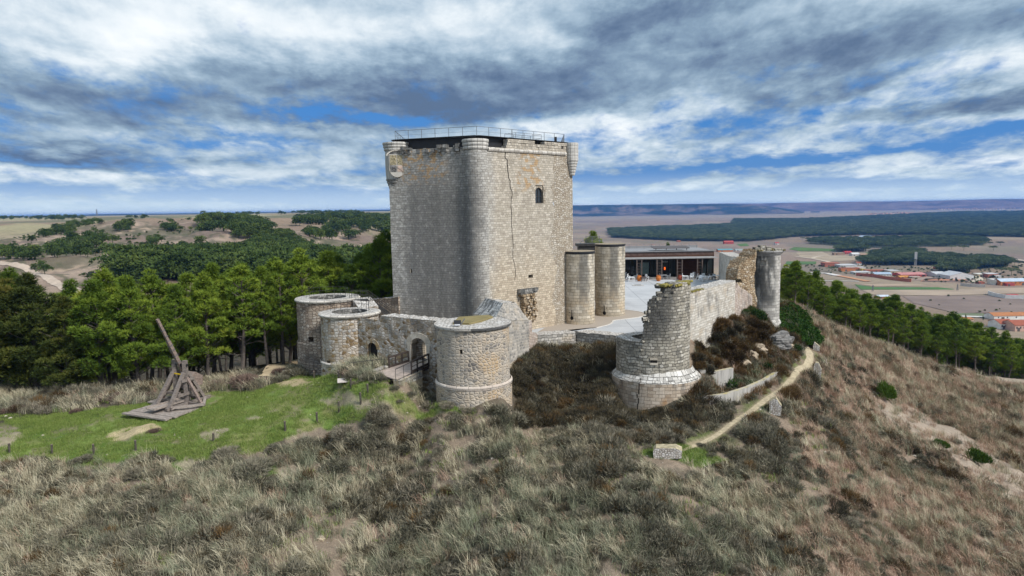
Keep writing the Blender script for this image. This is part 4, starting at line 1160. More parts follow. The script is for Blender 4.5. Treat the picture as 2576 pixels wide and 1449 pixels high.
# ------------------------------------------------------------------ walls between gate drum and moat
def wall_px(name, pts, thick, z0, mats, label, rag=.06, cat='wall', n=10):
    """pts: (px, py of top front edge, Y)"""
    mb = MB()
    for (a, b_) in zip(pts[:-1], pts[1:]):
        p, q = P(*a), P(*b_); wallseg(mb, p[:2], q[:2], thick, z0, p[2], q[2], 0, 1, n, rag)
    o = mb.build(name, mats); return tag(o, label, cat)
wall_px('stone_wall', [(1268,823,54.5),(1298,815,57.0),(1338,806,60.5)], 1.6, -3.5, [M_PINK, M_CAP], 'pinkish squared-stone wall running back from the round gate tower', .08, n=6)
wall_px('stone_wall', [(1320,826,58.6),(1352,843,62.0)], 1.2, -3.5, [M_PINK, M_CAP], 'short stepped end of the pinkish wall beside the moat', .12, n=4)
wall_px('low_wall', [(1343,844,62.0),(1450,836,64.5),(1556,845,61.3)], 2.0, -3.0, [M_LOW, M_CAP], 'low cracked wall of grey blocks above the shrubby moat', .07, n=14)
q = MB(); LWP = VPlane(P(1343,844,62.0), P(1450,836,64.5)); 
u, z = LWP.hit(1449.5, 836)
for (du, z0, z1) in ((0,0,-.35),(.06,-.35,-.7),(.03,-.7,-1.05),(.13,-1.05,-1.4),(.1,-1.4,-1.9)): block(q, LWP, u-.12+du, u-.02+du, z+z1, z+z0+.02, .02, -.05)
o = q.build('wall_crack', M_DARK); o.parent = bpy.data.objects['low_wall']; o.name = 'crack'
# sloping buttress against the prow
bt = MB(); V = {k: P(*v) for k, v in {'rb':(1221,750,60.5),'rf':(1266,763,54.5),'rr':(1297,760,56.5),'lb':(1189,789,59.5),'lf':(1245,802,53.2),'br':(1330,806,58.0),'fm':(1262,808,53.0),'bb':(1240,752,61.5)}.items()}
def gridquad(mb, a, b_, c, d, n=8, m=8, rag=.05, mi=0):
    a, b_, c, d = map(np.array, (a,b_,c,d))
    f = lambda s, t: a*(1-s)*(1-t)+b_*s*(1-t)+c*s*t+d*(1-s)*t
    Ls, Lt = np.linalg.norm(b_-a), np.linalg.norm(d-a)
    g = [[f(i/n,j/m)+np.array([0,0,random.uniform(-rag,rag)]) for j in range(m+1)] for i in range(n+1)]
    for i in range(n):
        for j in range(m):
            mb.poly([g[i][j],g[i+1][j],g[i+1][j+1],g[i][j+1]], [(i/n*Ls,j/m*Lt),((i+1)/n*Ls,j/m*Lt),((i+1)/n*Ls,(j+1)/m*Lt),(i/n*Ls,(j+1)/m*Lt)], mi)
gridquad(bt, V['lb'], V['lf'], V['rf'], V['rb'], rag=.04)
gridquad(bt, V['rb'], V['rf'], V['rr'], V['bb'], 4, 4, .08, 1)
dn = lambda p, z=-2.5: np.array([p[0],p[1],z])
gridquad(bt, V['fm'], V['br'], V['rr'], V['rf'], 6, 6, .05, 2)
gridquad(bt, dn(V['fm']), dn(V['br']), V['br'], V['fm'], 5, 5, .0, 2)
gridquad(bt, dn(V['lf']), dn(V['fm']), V['fm'], V['lf'], 3, 4, .0, 2); gridquad(bt, V['lf'], V['fm'], V['rf'], V['rf'], 2, 4, .0, 2)
gridquad(bt, dn(V['lb']), dn(V['lf']), V['lf'], V['lb'], 4, 4, .0, 2)
gridquad(bt, dn(V['br']), dn(V['bb']), V['bb'], V['br'], 4, 4, .0, 2); gridquad(bt, V['br'], V['bb'], V['bb'], V['rr'], 3, 3, 0, 2)
def st_but(nt,u,v,uv,c): return blotch(nt, uv, c, (.13,.13,.125), (1.2,.7,1), .47, .56, .8, 2)
tag(bt.build('sloping_buttress', [masonry('white_talus_stone', [(0,(.50,.48,.45)),(1,(.70,.68,.64))], .6, .36, .02, (.12,.11,.1), .06, stains=st_but), M_CAP, masonry('buttress_gable', [(0,(.22,.21,.20)),(.5,(.40,.37,.33)),(1,(.56,.51,.45))], .5, .34, .05, (.50,.45,.38), .08, stains=st_light)]), 'ruined whitish sloping buttress leaning on the prow of the keep', 'buttress')

# ------------------------------------------------------------------ ruined round tower
D_ = Drum(1642, 850, 55, 92)
ruin = empty('ruined_tower', D_.base(-4), 'ruined half-standing round tower of grey blocks on a wide sloping-rimmed plinth', 'castle tower')
zlow = D_.z(862)
def d_top(px_list):
    return [(D_.r0*math.asin((x-D_.cpx)/D_.rpx), P(x, y, D_.Y - D_.rpx*D_.Y/F*math.sqrt(1-((x-D_.cpx)/D_.rpx)**2))[2]) for x, y in px_list]
jag = d_top([(1612,862),(1618,846),(1621,820),(1625,800),(1628,786),(1630,768),(1634,758),(1643,750),(1653,746),(1656,736),(1668,732),(1672,722),(1682,719),(1690,713),(1712,712),(1732,714)])
ju = [j[0] for j in jag]; jz = [j[1] for j in jag]
zhi = jz[-1]; Rm = math.pi*D_.r0
def top_u(u):
    if u < ju[0]: return zlow - (.25 if u < -D_.r0*1.35 else 0)
    if u <= ju[-1]: return float(np.interp(u, ju, jz))
    if u < D_.r0*1.9: return zhi + .1
    if u < D_.r0*2.35: return zhi - .4 - 3.2*(u/D_.r0-1.9)/.45
    return .2
def quant(u, z):  # course-stepped, block-wide notches
    return z
us = list(np.linspace(-Rm, Rm, 181)); tops = []
for u in us: tops.append(top_u(u))
tops = [t_ if t_ < zlow + .3 else zlow + round((t_-zlow)/.44)*.44 + .0*random.random() for t_ in tops]
tops = [t_ + random.uniform(-.05,.05) for t_ in tops]
zP = D_.z(937); mb = MB(); WT = 1.35
nz = 24
def ruin_fn(r):
    def f(u, s):
        zt = np.interp(u, us, tops); z = -3.5 + (zt+3.5)*s
        rr0 = r + .09*(vnoise(np.array([u*1.9]), np.array([z*2.2]), 5)[0]-.5)
        return D_.pt(u, z, rr0)
    return f
hz_ = drum_holes(D_, [(1637,1653,906,913)])[0]
def uvz(u, s): return (u, -3.5 + (np.interp(u, us, tops)+3.5)*s)
mb.surface(us, list(np.linspace(0,1,nz)), ruin_fn(D_.r0), (), 0, uvfn=uvz)
mb.surface(us, list(np.linspace(.3,1,10)), ruin_fn(D_.r0-WT), (), 0, uvfn=uvz, flip=True)
o_, i_ = ruin_fn(D_.r0), ruin_fn(D_.r0-WT)
for a, b_ in zip(us[:-1], us[1:]):
    for j in range(3):
        f = lambda u, s: np.array(o_(u,1))*(1-s) + np.array(i_(u,1))*s
        hi = np.interp((a+b_)/2, us, tops) > zlow + 2
        mb.quad(f(a,j/3), f(b_,j/3), f(b_,(j+1)/3), f(a,(j+1)/3), 0 if hi else 1)
mb.build('drum_wall', [M_RUIN, M_CAP], ruin)
# loophole as a proud dark block, the slot's shade in its colour, with sill stones
q = MB(); um = (hz_[0]+hz_[1])/2; pm_ = D_.pt(um, 0, D_.r0); nr = (pm_[:2]-D_.c)/D_.r0; tn_ = np.array([-nr[1], nr[0]])
LP = VPlane(pm_[:2]-tn_*2, pm_[:2]+tn_*2, -2.0)
if LP.n @ nr < 0: LP.n = -LP.n
hh = (hz_[1]-hz_[0])/2
block(q, LP, -hh, hh, hz_[2], hz_[3], .05, -.4, 0); block(q, LP, -hh*1.2, hh*1.2, hz_[2]-.2, hz_[2]-.0, .11, -.3, 1); block(q, LP, -hh*1.1, hh*1.1, hz_[3], hz_[3]+.16, .07, -.3, 1)
q.build('loophole', [M_DARK, M_ARCH], ruin)
# loose stones stepping up the broken edge
q = MB()
for u, z in zip(ju[:-2], jz[:-2]):
    for _ in range(3):
        du = random.uniform(-.25,.3); zz = z - random.uniform(.05,.9); c = D_.pt(u+du, zz, D_.r0-random.uniform(.0,.7)); s_ = random.uniform(.32,.62)
        q.box(c, (s_, s_*.8, s_*.72), Matrix.Rotation(-u/D_.r0 + random.uniform(-.3,.3) + D_.a, 3, 'Z') @ Matrix.Rotation(random.uniform(-.15,.15), 3, 'X'))
for k in range(26):
    u = random.uniform(ju[9], ju[-1]+1.5); c = D_.pt(u, zhi - .06 + random.uniform(0,.2), D_.r0-random.uniform(.2,1.2)); s_ = random.uniform(.3,.55); q.box(c, (s_*1.2, s_, s_*.6), Matrix.Rotation(random.uniform(0,3), 3, 'Z'))
o = tag(q.build('loose_rubble', M_RUIN, ruin), kind='stuff'); bv = o.modifiers.new('b','BEVEL'); bv.width = .09; bv.segments = 2
q = MB()
for k in range(60):
    u = random.uniform(ju[9], ju[-1]+1.5); c = D_.pt(u, zhi + .10 + random.uniform(0,.12), D_.r0-random.uniform(.05,1.25)); s_ = random.uniform(.25,.6); q.box(c, (s_*1.3, s_, .16+random.random()*.12), Matrix.Rotation(random.uniform(0,3), 3, 'Z') @ Matrix.Rotation(random.uniform(-.3,.3), 3, 'X'))
o = tag(q.build('moss_cap', M_MOSS, ruin), kind='stuff'); bv = o.modifiers.new('b','BEVEL'); bv.width = .06; bv.segments = 2
# plinth: bevel of dressed courses above a vertical drum
Dp = Drum(1650, 950, 55, 112)
z1_, z2_, z3_ = Dp.z(938, 96), Dp.z(952, 105), Dp.z(968, 113)
q = MB(); Dp.shell(q, [(Dp.r0*1.0, -6.5), (Dp.r0*1.0, z3_)], 80); q.build('plinth_drum', M_PLIN, ruin)
q = MB(); nb = 46
for row, (ra, rb, za, zb) in enumerate(((1.0,.94,z3_,z3_*.5+z2_*.5),(.935,.875,z3_*.45+z2_*.55,z2_*.9+z1_*.1),(.87,.80,z2_*.95+z1_*.05,z1_))):
    k = 0; ph = random.random()
    while k < nb:
        w_ = random.choice([1,1,1.3]); p0, p1 = (k+ph)/nb*2*math.pi, (min(k+w_-.06, nb)+ph)/nb*2*math.pi
        j1, j2 = random.uniform(-.03,.03), random.uniform(-.03,.03)
        a, b_, c, d = [Dp.pt(p*Dp.r0, z+j, Dp.r0*r_+.02) for p, z, r_, j in ((p0,za,ra,j1),(p1,za,ra,j1),(p1,zb,rb,j2),(p0,zb,rb,j2))]
        q.quad(a,b_,c,d)
        lo = [Dp.pt(p*Dp.r0, z-.25, Dp.r0*r_-.15) for p, z, r_ in ((p0,za,ra),(p1,za,ra),(p1,zb,rb),(p0,zb,rb))]
        q.quad(lo[0],lo[1],b_,a); q.quad(b_,lo[1],lo[2],c); q.quad(lo[3],lo[0],a,d); q.quad(d,c,lo[2],lo[3])
        k += w_
q.build('plinth_bevel', M_BEV, ruin)
q = MB(); Dp.ringflat(q, D_.r0*.9, Dp.r0*.97, z3_-.3); q.build('plinth_core', M_LOW, ruin)
q = MB()
for (x, ya, yb) in ((1613,953,966),(1610.5,966,985),(1610,985,996),(1606,996,1006),(1609,1006,1020),(1607,1020,1036)):
    u = Dp.r0*math.asin((x-Dp.cpx)/Dp.rpx); za, zb = Dp.z(ya,112), Dp.z(yb,112)
    for p, r_ in ((u, 1.012),): q.poly([Dp.pt(p-.05,zb,Dp.r0*r_),Dp.pt(p+.05,zb,Dp.r0*r_),Dp.pt(p+.05,za,Dp.r0*r_),Dp.pt(p-.05,za,Dp.r0*r_)])
q.build('crack', M_DARK, ruin)

# ------------------------------------------------------------------ right curtain and watch tower
mb = MB(); e0, e1, e2 = P(1722,741,55.6), P(1850,707,65.6), P(1896,754,70.5)
wallseg(mb, e0[:2], e1[:2], 1.9, -2.5, e0[2], e1[2]+.05, 0, 1, 22, .06, 14)
wallseg(mb, e1[:2], P(1893,740,71.5)[:2], 1.9, -2.5, e1[2]-.2, P(1880,752,70)[2], 2, 1, 8, .15, 10)
cur = mb.build('curtain_wall', [M_LIGHT, M_CAP, M_PINK]); tag(cur, 'pale restored curtain wall from the ruined tower to the watch tower', 'castle wall')
mp = MB(); EP = VPlane(e0, e1)
for k in range(40):
    u = random.uniform(.2, EP.L*.35); mp.box(EP.at(u, e0[2]+.02+random.uniform(0,.05), -random.uniform(0,.35)), (random.uniform(.2,.5), .2, .12), Matrix.Rotation(random.uniform(0,3),3,'Z'))
tag(mp.build('moss', M_MOSS, cur), kind='stuff')
Fd = Drum(1925, 720, 74, 35.5)
zF = Fd.zc(640); watch = empty('watch_tower', Fd.base(-2), 'slender round watch tower with blackened ashlar and a flared cap', 'castle tower')
mb = MB(); zf1 = Fd.z(812)
hF = drum_holes(Fd, [(1911,1926,656,668)])
fn = Fd.shell(mb, [(Fd.r0*1.12, -3.5), (Fd.r0*1.12, zf1-.1), (Fd.r0*1.0, zf1+.35), (Fd.r0*.97, zF-.1), (Fd.r0*.97, zF)], 48, holes=hF)
for h in hF: recess(mb, Fd, fn, h, .5, 1, 1)
mb.build('drum_wall', [M_FDRM, masonry('blocked_window', PALE, .8,.5,.01)], watch)
mb = MB()
for i, (ra, rb, dz0, dz1) in enumerate(((.97,1.04,-.1,.12),(1.06,1.14,.12,.42),(1.17,1.17,.42,.56))): Fd.shell(mb, [(Fd.r0*ra, zF+dz0), (Fd.r0*rb+1e-4, zF+dz1)], 40)
Fd.ringflat(mb, .01, Fd.r0*1.17, zF+.56)
mb.build('flared_cap', masonry('cap_stone', [(0,(.26,.255,.245)),(1,(.42,.41,.39))], .8, .5, .015), watch)
mb = MB()
for (x, w_, h_) in ((-.5,.5,.75),(-.1,.42,.55),(.6,.7,.3),(-.9,.4,.5)): mb.box((Fd.c[0]+x*Fd.r0, Fd.c[1]-Fd.r0*.5, zF+.56+h_/2), (w_*1.5, 1.1, h_))
o = mb.build('broken_parapet', M_RUIN, watch)
mb = MB()
for k in range(40): mb.box((Fd.c[0]+random.uniform(-1.1,1.1)*Fd.r0, Fd.c[1]+random.uniform(-.9,.9)*Fd.r0, zF+.65), (.35,.3,.22), Matrix.Rotation(random.uniform(0,3),3,'Z')@Matrix.Rotation(random.uniform(-.6,.6),3,'X'))
tag(mb.build('moss', plain('dry_moss', (.20,.17,.09), .97, .5, 4), watch), kind='stuff')
# torn rubble core left of the watch tower
mb = MB(); TP = VPlane(P(1852,700,70.5), P(1899,700,72.5))
def tt(u):
    f = u/TP.L; return float(np.interp(f, [0,.15,.3,.5,.68,.78,1.0], [4.0,5.4,5.9,6.35,7.2,8.1,8.4]))*1.0
base_z = TP.hit(1870, 752)[1]; top_z = TP.hit(1893, 628)[1]
tops_ = lambda u: float(np.interp(u/TP.L, [0,.06,.12,.35,.6,.75,1], [TP.hit(1860,690)[1], TP.hit(1860,676)[1], TP.hit(1860,663)[1], TP.hit(1860,657)[1], TP.hit(1880,650)[1], TP.hit(1890,636)[1], top_z])) + .25*math.sin(u*9)
def tfn(u, s): 
    z = -2 + (tops_(u)+2)*s; o = .7*(fbm(np.array([u*.9]), np.array([z*.9]), 9, 3)[0]-.3) + .5*math.sin(z*.8)*.3
    return TP.at(u, z, o)
mb.surface(list(np.linspace(0, TP.L, 26)), list(np.linspace(0,1,46)), tfn, uvfn=lambda u,s: (u, -2+(tops_(u)+2)*s))
for a, b_ in zip(np.linspace(0,TP.L,26)[:-1], np.linspace(0,TP.L,26)[1:]):
    f = lambda u, s: TP.at(u, tops_(u), -s*1.6); mb.quad(tfn(a,1), tfn(b_,1), f(b_,1), f(a,1))
    mb.quad(f(b_,1), TP.at(b_,-2,-1.6), TP.at(a,-2,-1.6), f(a,1))
for j in range(12):
    a, b_ = j/12, (j+1)/12; mb.quad(tfn(0,a), tfn(0,b_), TP.at(0,-2+(tops_(0)+2)*b_,-1.6), TP.at(0,-2+(tops_(0)+2)*a,-1.6))
tag(mb.build('broken_wall', M_ORNG), 'torn orange rubble core of a wall clinging to the watch tower', 'ruined wall')
# pale block wall next to the cafe
mb = MB(); w0, w1, w2 = P(1809,634,101.0), P(1836,645,84), P(1870,647,80)
wallseg(mb, w0[:2], w1[:2], 2.4, -1, w0[2], w1[2], 0, 1, 8, .04); wallseg(mb, w1[:2], w2[:2], 2.4, -1, w1[2], w2[2], 0, 1, 6, .08)
tag(mb.build('side_wall', [M_LIGHT, M_CAP]), 'pale thick wall between the cafe and the torn orange rubble', 'wall')
# ------------------------------------------------------------------ two small drums right of the keep
def small_drum(cpx, rpx, Y, ytop, slit, label):
    D = Drum(cpx, 720, Y, rpx); zt = D.zc(ytop)
    t = empty('flanking_drum', D.base(0), label, 'castle tower')
    mb = MB(); D.shell(mb, [(D.r0, -1.5), (D.r0, zt-.35)], 48); mb.build('drum_wall', M_DRUM, t)
    q = MB(); D.shell(q, [(D.r0*.985, zt-.35), (D.r0*.985, zt-.2), (D.r0*1.03, zt-.19), (D.r0*1.03, zt)], 40, dz=3); q.build('cap_band', M_BLACK, t)
    q = MB(); D.ringflat(q, .01, D.r0*1.03, zt, n=40); q.build('cap_deck', plain('gravel_deck', (.30,.25,.18), .9, .3), t)
    x, y0, y1 = slit; u = D.r0*math.asin((x-D.cpx)/D.rpx); za, zb = D.z(y0), D.z(y1)
    q = MB(); g = lambda du, z: D.pt(u+du, z, D.r0+.015)
    q.poly([g(-.06,zb),g(.06,zb),g(.05,za),g(-.05,za)]); zc = za-(za-zb)*.3
    q.poly([g(-.38,zc-.06),g(.38,zc-.06),g(.38,zc+.06),g(-.38,zc+.06)])
    q.poly([g(.24*math.cos(a), zb+.1+.26*math.sin(a)) for a in np.linspace(0,2*math.pi,13)[:-1]])
    q.build('cross_slit', M_DARK, t)
    return D
T1 = small_drum(1458, 38, 71.0, 631, (1438.5,781,803), 'small round tower against the keep with a black rain streak down its middle')
T2 = small_drum(1534.5, 37.5, 75.0, 613, (1520.5,769,790), 'second small round tower, right of the streaked one, beside the paved court')
# service platform with mesh fence behind them
pf_ = P(1475,612,84); t = empty('service_platform', (pf_[0],pf_[1],0), 'steel mesh fenced platform between the keep and the small round towers', 'platform')
q = MB(); q.box((pf_[0]+.2,pf_[1],pf_[2]-.2), (3.6,2.4,.35)); q.box((pf_[0]+.2,pf_[1],pf_[2]/2), (3.0,2.0,pf_[2]-.5)); q.build('deck', M_DRAIL, t)
fh = float(P(1475,594,84)[2]-pf_[2])
for k, (x0, x1) in enumerate(((-.2,.75),(.8,1.9))):
    q = MB(); 
    for x in (x0, x1): q.bar((pf_[0]+x,pf_[1]-1.1,pf_[2]),(pf_[0]+x,pf_[1]-1.1,pf_[2]+fh),.07)
    for z in (0.05,fh): q.bar((pf_[0]+x0,pf_[1]-1.1,pf_[2]+z),(pf_[0]+x1,pf_[1]-1.1,pf_[2]+z),.06)
    for m in range(1,10): q.bar((pf_[0]+x0+(x1-x0)*m/10,pf_[1]-1.1,pf_[2]),(pf_[0]+x0+(x1-x0)*m/10,pf_[1]-1.1,pf_[2]+fh),.025)
    q.build('fence_panel', M_RAIL, t)
q = MB(); q.bar((pf_[0]-1.2,pf_[1]-1.0,pf_[2]),(pf_[0]-.35,pf_[1]-1.0,pf_[2]+.7),.06); q.bar((pf_[0]-1.2,pf_[1]-1.0,pf_[2]+.35),(pf_[0]-.2,pf_[1]-1.0,pf_[2]+.35),.05); q.build('stair_rail', M_RAIL, t)
# wall and steel stair behind the drums
wall_px('rear_wall', [(912,756,67.5),(1002,747,65.2)], 1.3, -2, [M_ATOW, M_CAP], 'rubble wall between the steel stair and the left edge of the keep', .06, n=8)
st = empty('steel_stair', tuple(P(950,790,62)[:2])+(0,), 'thin dark steel stair climbing from the court to the drum tower tops', 'staircase')
s0, s1 = P(926,752,61.5), P(984,793,62.5)
q = MB(); q.bar(s0, s1, .12, .3); off = np.array([0,-1.0,0]); q.bar(s0+off, s1+off, .12, .3)
for k in range(14): c = s0+(s1-s0)*(k+.5)/14+off/2; q.box(c, (.3,.95,.05))
c = P(905,752,61.5); q.box((c[0],c[1]-.5,c[2]), (2.1,1.1,.1)); q.build('flight', M_DRAIL, st)
up = np.array([0,0,1.0])
for o_ in (np.zeros(3), off):
    q = MB()
    for h_ in (.5, 1.0): q.bar(s0+o_+up*h_, s1+o_+up*h_, .045); q.bar(P(885,752,61.5)+o_+up*h_, s0+o_+up*h_, .045)
    for k in range(6): c = s0+(s1-s0)*k/5+o_; q.bar(c, c+up, .04)
    for k in range(3): c = P(885,752,61.5)+(s0-P(885,752,61.5))*k/3+o_; q.bar(c, c+up, .04)
    q.build('handrail', M_DRAIL, st)
def rail_line(name, pts, h, label, spacing=1.2, mat=M_DRAIL, w=.04, rails=(1.0,)):
    t = empty(name, tuple(pts[0]), label, 'railing'); q = MB()
    for a, b_ in zip(pts[:-1], pts[1:]):
        for r_ in rails: q.bar(np.array(a)+[0,0,h*r_], np.array(b_)+[0,0,h*r_], w*1.2)
    q.build('handrail', mat, t)
    acc = 0
    for a, b_ in zip(pts[:-1], pts[1:]):
        a, b_ = np.array(a), np.array(b_); L = np.linalg.norm(b_-a); n = max(1, int(round(L/spacing)))
        for k in range(n + (1 if b_ is pts[-1] or np.allclose(b_, pts[-1]) else 0)):
            c = a+(b_-a)*k/n; p = MB(); p.bar(c-[0,0,.1], c+[0,0,h], w); p.build('post', mat, t)
    return t
rail_line('tower_railing', [A.pt(A.r0*a, zA, A.r0*.66) for a in np.linspace(1.0,4.6,11)], .95, 'fine steel railing curving along the hindmost drum tower top', 1.1, w=.03, rails=(1.0,.55))
rail_line('tower_railing', [B.pt(B.r0*a, zB_, B.r0*.68) for a in np.linspace(1.3,4.4,9)], .95, 'fine steel railing along the top of the drum beside the gate', 1.1, w=.03, rails=(1.0,.55))
# ------------------------------------------------------------------ paved court
def court_z(y): return 0.0 + 1.5*float(np.clip((y/K-70)/(101-70), 0, 1.05))
def c_on(px, py):
    z = 0.0
    for _ in range(12): q = on(px, py, z); z = court_z(q[1])
    return q
def sheet(name, mat, poly, lift, n=40, kind='structure'):
    """ground-hugging polygon laid over the court, cut into rows so it follows the slope"""
    me = bpy.data.meshes.new(name); bm = bmesh.new()
    vs = [bm.verts.new((q[0], q[1], 0)) for q in poly]; bm.faces.new(vs)
    for yy in (70*K, 101*K): bmesh.ops.bisect_plane(bm, geom=bm.verts[:]+bm.edges[:]+bm.faces[:], plane_co=(0,yy,0), plane_no=(0,1,0))
    for v in bm.verts: v.co.z = court_z(v.co.y) + lift
    bm.normal_update()
    for f in bm.faces:
        if f.normal.z < 0: f.normal_flip()
    bm.to_mesh(me); bm.free(); me.materials.append(mat)
    return tag(link(name, me), kind=kind)
m_pave, nt, b = newmat('court_concrete', .8, .25)
geo = node(nt, 'ShaderNodeNewGeometry'); pos = geo.outputs['Position']
na = noise_(nt, pos, .25, 6, .65); nb = noise_(nt, pos, 3.0, 4)
bt = node(nt, 'ShaderNodeTexBrick', {'Vector': pos, 'Color1': (1,1,1,1), 'Color2': (.9,.9,.9,1), 'Mortar': (.55,.55,.56,1), 'Scale': 1.0, 'Mortar Size': .05, 'Brick Width': 5.0, 'Row Height': 5.0}); bt.offset = 0
c_ = ramp(nt, na, [(.3,(.40,.405,.41)),(.5,(.50,.505,.51)),(.7,(.57,.57,.565))])
c_ = mixc(nt, 1.0, c_, bt.outputs['Color'], 'MULTIPLY')
c_ = mixc(nt, math_(nt, 'MULTIPLY', nb, .25), c_, (.36,.36,.37))
nt.links.new(c_, b.inputs['Base Color'])
far_pts = [P(1830,700,100)[:2], P(1560,700,101)[:2], P(1440,720,103)[:2]]
sheet('courtyard_paving', m_pave, [P(1330,840,60.5)[:2], P(1350,840,63.5)[:2], P(1450,840,66)[:2], P(1556,840,62.8)[:2], P(1600,840,61.5)[:2], P(1640,800,58.5)[:2], P(1730,800,57.5)[:2], P(1845,700,67.5)[:2], P(1885,700,80)[:2]] + far_pts + [P(1410,760,72)[:2], P(1230,800,64)[:2]], 0.0)
M_COB = masonry('cobble_apron', [(0,(.42,.36,.30)),(.5,(.54,.47,.40)),(1,(.66,.59,.52))], .22, .18, .06, (.32,.27,.22), .06, True)
ap = [(1345,838),(1420,831),(1456,828),(1500,825),(1512,822),(1526,818.5),(1536,815),(1541,811),(1541.5,807.5),(1548,805.5),(1570,803),(1604,799),(1617,796),(1624,792.5),(1622,788),(1612,785),(1604,783.4),(1573,779.5),(1555,778)]
apw = [c_on(*q)[:2] for q in ap] + [P(1500,700,78)[:2], P(1420,700,76)[:2], P(1330,700,63)[:2]]
sheet('cobble_apron', M_COB, apw, .012)
mkb = plain('pale_kerb', (.62,.58,.52), .85, .15)
q = MB()
for a, b_ in zip(ap[3:-1], ap[4:]):
    a, b_ = c_on(*a), c_on(*b_); q.bar(a+[0,0,.02], b_+[0,0,.02], .16, .08)
tag(q.build('kerb', mkb), kind='structure')
q = MB(); c = c_on(1640, 661*0+716); 
dr_ = c_on(1604, 717.5); q.box((dr_[0], dr_[1], court_z(dr_[1])+.02), (1.9, 1.7, .05)); o = q.build('drain_cover', plain('drain_frame', (.50,.48,.45), .8)); tag(o, 'square drain cover let into the court paving before the cafe', 'drain cover')
q = MB(); q.box((dr_[0], dr_[1], court_z(dr_[1])+.052), (1.1, .5, .03)); o2 = q.build('grate', M_DARK, o)

# ------------------------------------------------------------------ cafe pavilion
YF = 102*K; ZF = 1.5
def cz(py, Y=102): return float(P(1690, py, Y)[2])
def cx(px, Y=102): return float(P(px, 690, Y)[0])
xr, xl = cx(1809), cx(1530)
cafe = empty('cafe_pavilion', ((xl+xr)/2, YF, ZF), 'long low timber and glass cafe pavilion with a flat roof on the paved court', 'cafe')
m_tim, nt, b = newmat('brown_board_cladding', .75, .3)
tc = node(nt, 'ShaderNodeTexCoord'); 
nA_ = noise_(nt, mapping(nt, tc.outputs['UV'], (.25,6.0,1)), 1.0, 4, .6)
bt = node(nt, 'ShaderNodeTexBrick', {'Vector': tc.outputs['UV'], 'Color1': (0,0,0,1), 'Color2': (1,1,1,1), 'Scale': 1.0, 'Mortar Size': .012, 'Brick Width': 2.6, 'Row Height': .14})
c_ = ramp(nt, nA_, [(.3,(.05,.022,.014)),(.6,(.105,.045,.026)),(.8,(.15,.075,.045))])
c_ = mixc(nt, bt.outputs['Fac'], c_, (.02,.012,.01)); nt.links.new(c_, b.inputs['Base Color'])
m_fas = plain('greyed_fascia_boards', (.105,.068,.058), .8, .35, 2.0)
m_roofc = plain('pale_roof_membrane', (.27,.27,.275), .8, .12, .6)
zf_t, zf_b, zcan = cz(637), cz(645), cz(651)
yb = YF + 3.4
q = MB(); q.box(((xl+xr)/2, yb+6, (zf_t+zf_b)/2), (xr-xl, 12, zf_t-zf_b)); q.build('fascia', m_fas, cafe)
q = MB(); q.box(((xl+xr)/2, yb+6, zf_t+.06), (xr-xl-.2, 12.3, .12)); 
q.bar((xl,yb-.1,zf_t+.2),(xr,yb-.1,zf_t+.2),.3,.16); q.bar((xl,yb+12,zf_t+.3),(xr,yb+12,zf_t+.3),.4,.5); q.build('roof', m_roofc, cafe)
q = MB(); q.box(((xl+xr)/2-.1, YF+1.6, zcan+.08), (xr-xl-.5, 3.7, .13)); q.build('canopy', plain('canopy_sheet', (.30,.29,.28), .6), cafe)
q = MB(); q.box(((xl+xr)/2, yb+2, ZF-.1), (xr-xl, 7.5, .25)); q.build('plinth', plain('cafe_step', (.32,.31,.30)), cafe)
# walls: glass bay, timber panel, glass door
xg1, xt1, xd0, xd1 = cx(1699,105), cx(1758,105), cx(1763,105), cx(1793,105)
q = MB(); q.quad((xg1,yb,ZF),(xt1,yb,ZF),(xt1,yb,zf_b),(xg1,yb,zf_b)); q.quad((xd1,yb,ZF),(xr,yb,ZF),(xr,yb,zf_b),(xd1,yb,zf_b)); q.quad((xr,yb,ZF),(xr,yb+12,ZF),(xr,yb+12,zf_b),(xr,yb,zf_b)); q.quad((xl,yb,zcan-.35),(xg1,yb,zcan-.35),(xg1,yb,zf_b),(xl,yb,zf_b)); q.quad((xt1,yb,zcan-.35),(xd1,yb,zcan-.35),(xd1,yb,zf_b),(xt1,yb,zf_b)); q.build('timber_wall', m_tim, cafe)
q = MB(); q.box(((xl+xr)/2, yb+8, (ZF+zf_b)/2), (xr-xl-.3, .2, zf_b-ZF)); q.box(((xl+xr)/2, yb+4, ZF+.02), (xr-xl-.3, 8, .02)); q.build('dim_interior', plain('dim_room', (.03,.03,.032)), cafe)
m_tint, nt, b = newmat('tinted_glazing', .06, .5); b.inputs['Base Color'].default_value = (.022,.03,.032,1)
q = MB(); edges = [xl, cx(1585,105), cx(1607,105), cx(1634,105), cx(1655,105), cx(1682,105), xg1]
gz = MB()
for a, b_ in zip(edges[:-1], edges[1:]): gz.quad((a,yb+.08,ZF),(b_,yb+.08,ZF),(b_,yb+.08,zcan-.35),(a,yb+.08,zcan-.35))
gd = MB(); gd.quad((xt1,yb+.08,ZF),(xd1,yb+.08,ZF),(xd1,yb+.08,zcan-.35),(xt1,yb+.08,zcan-.35))
gzo = gz.build('glazing', m_tint, cafe); gd.build('glass_door', m_tint, cafe)
for x in edges + [xd0, (xd0+xd1)/2, xd1]: q = MB(); q.bar((x,yb,ZF),(x,yb,zcan-.3),.16,.12); q.build('mullion', M_DRAIL, gzo)
q = MB(); q.quad((cx(1609,105),yb+.04,ZF+.5),(cx(1631,105),yb+.04,ZF+.5),(cx(1631,105),yb+.04,zcan-.9),(cx(1609,105),yb+.04,zcan-.9)); q.build('pale_blind', plain('green_blind', (.17,.24,.23), .5, .2), gzo)
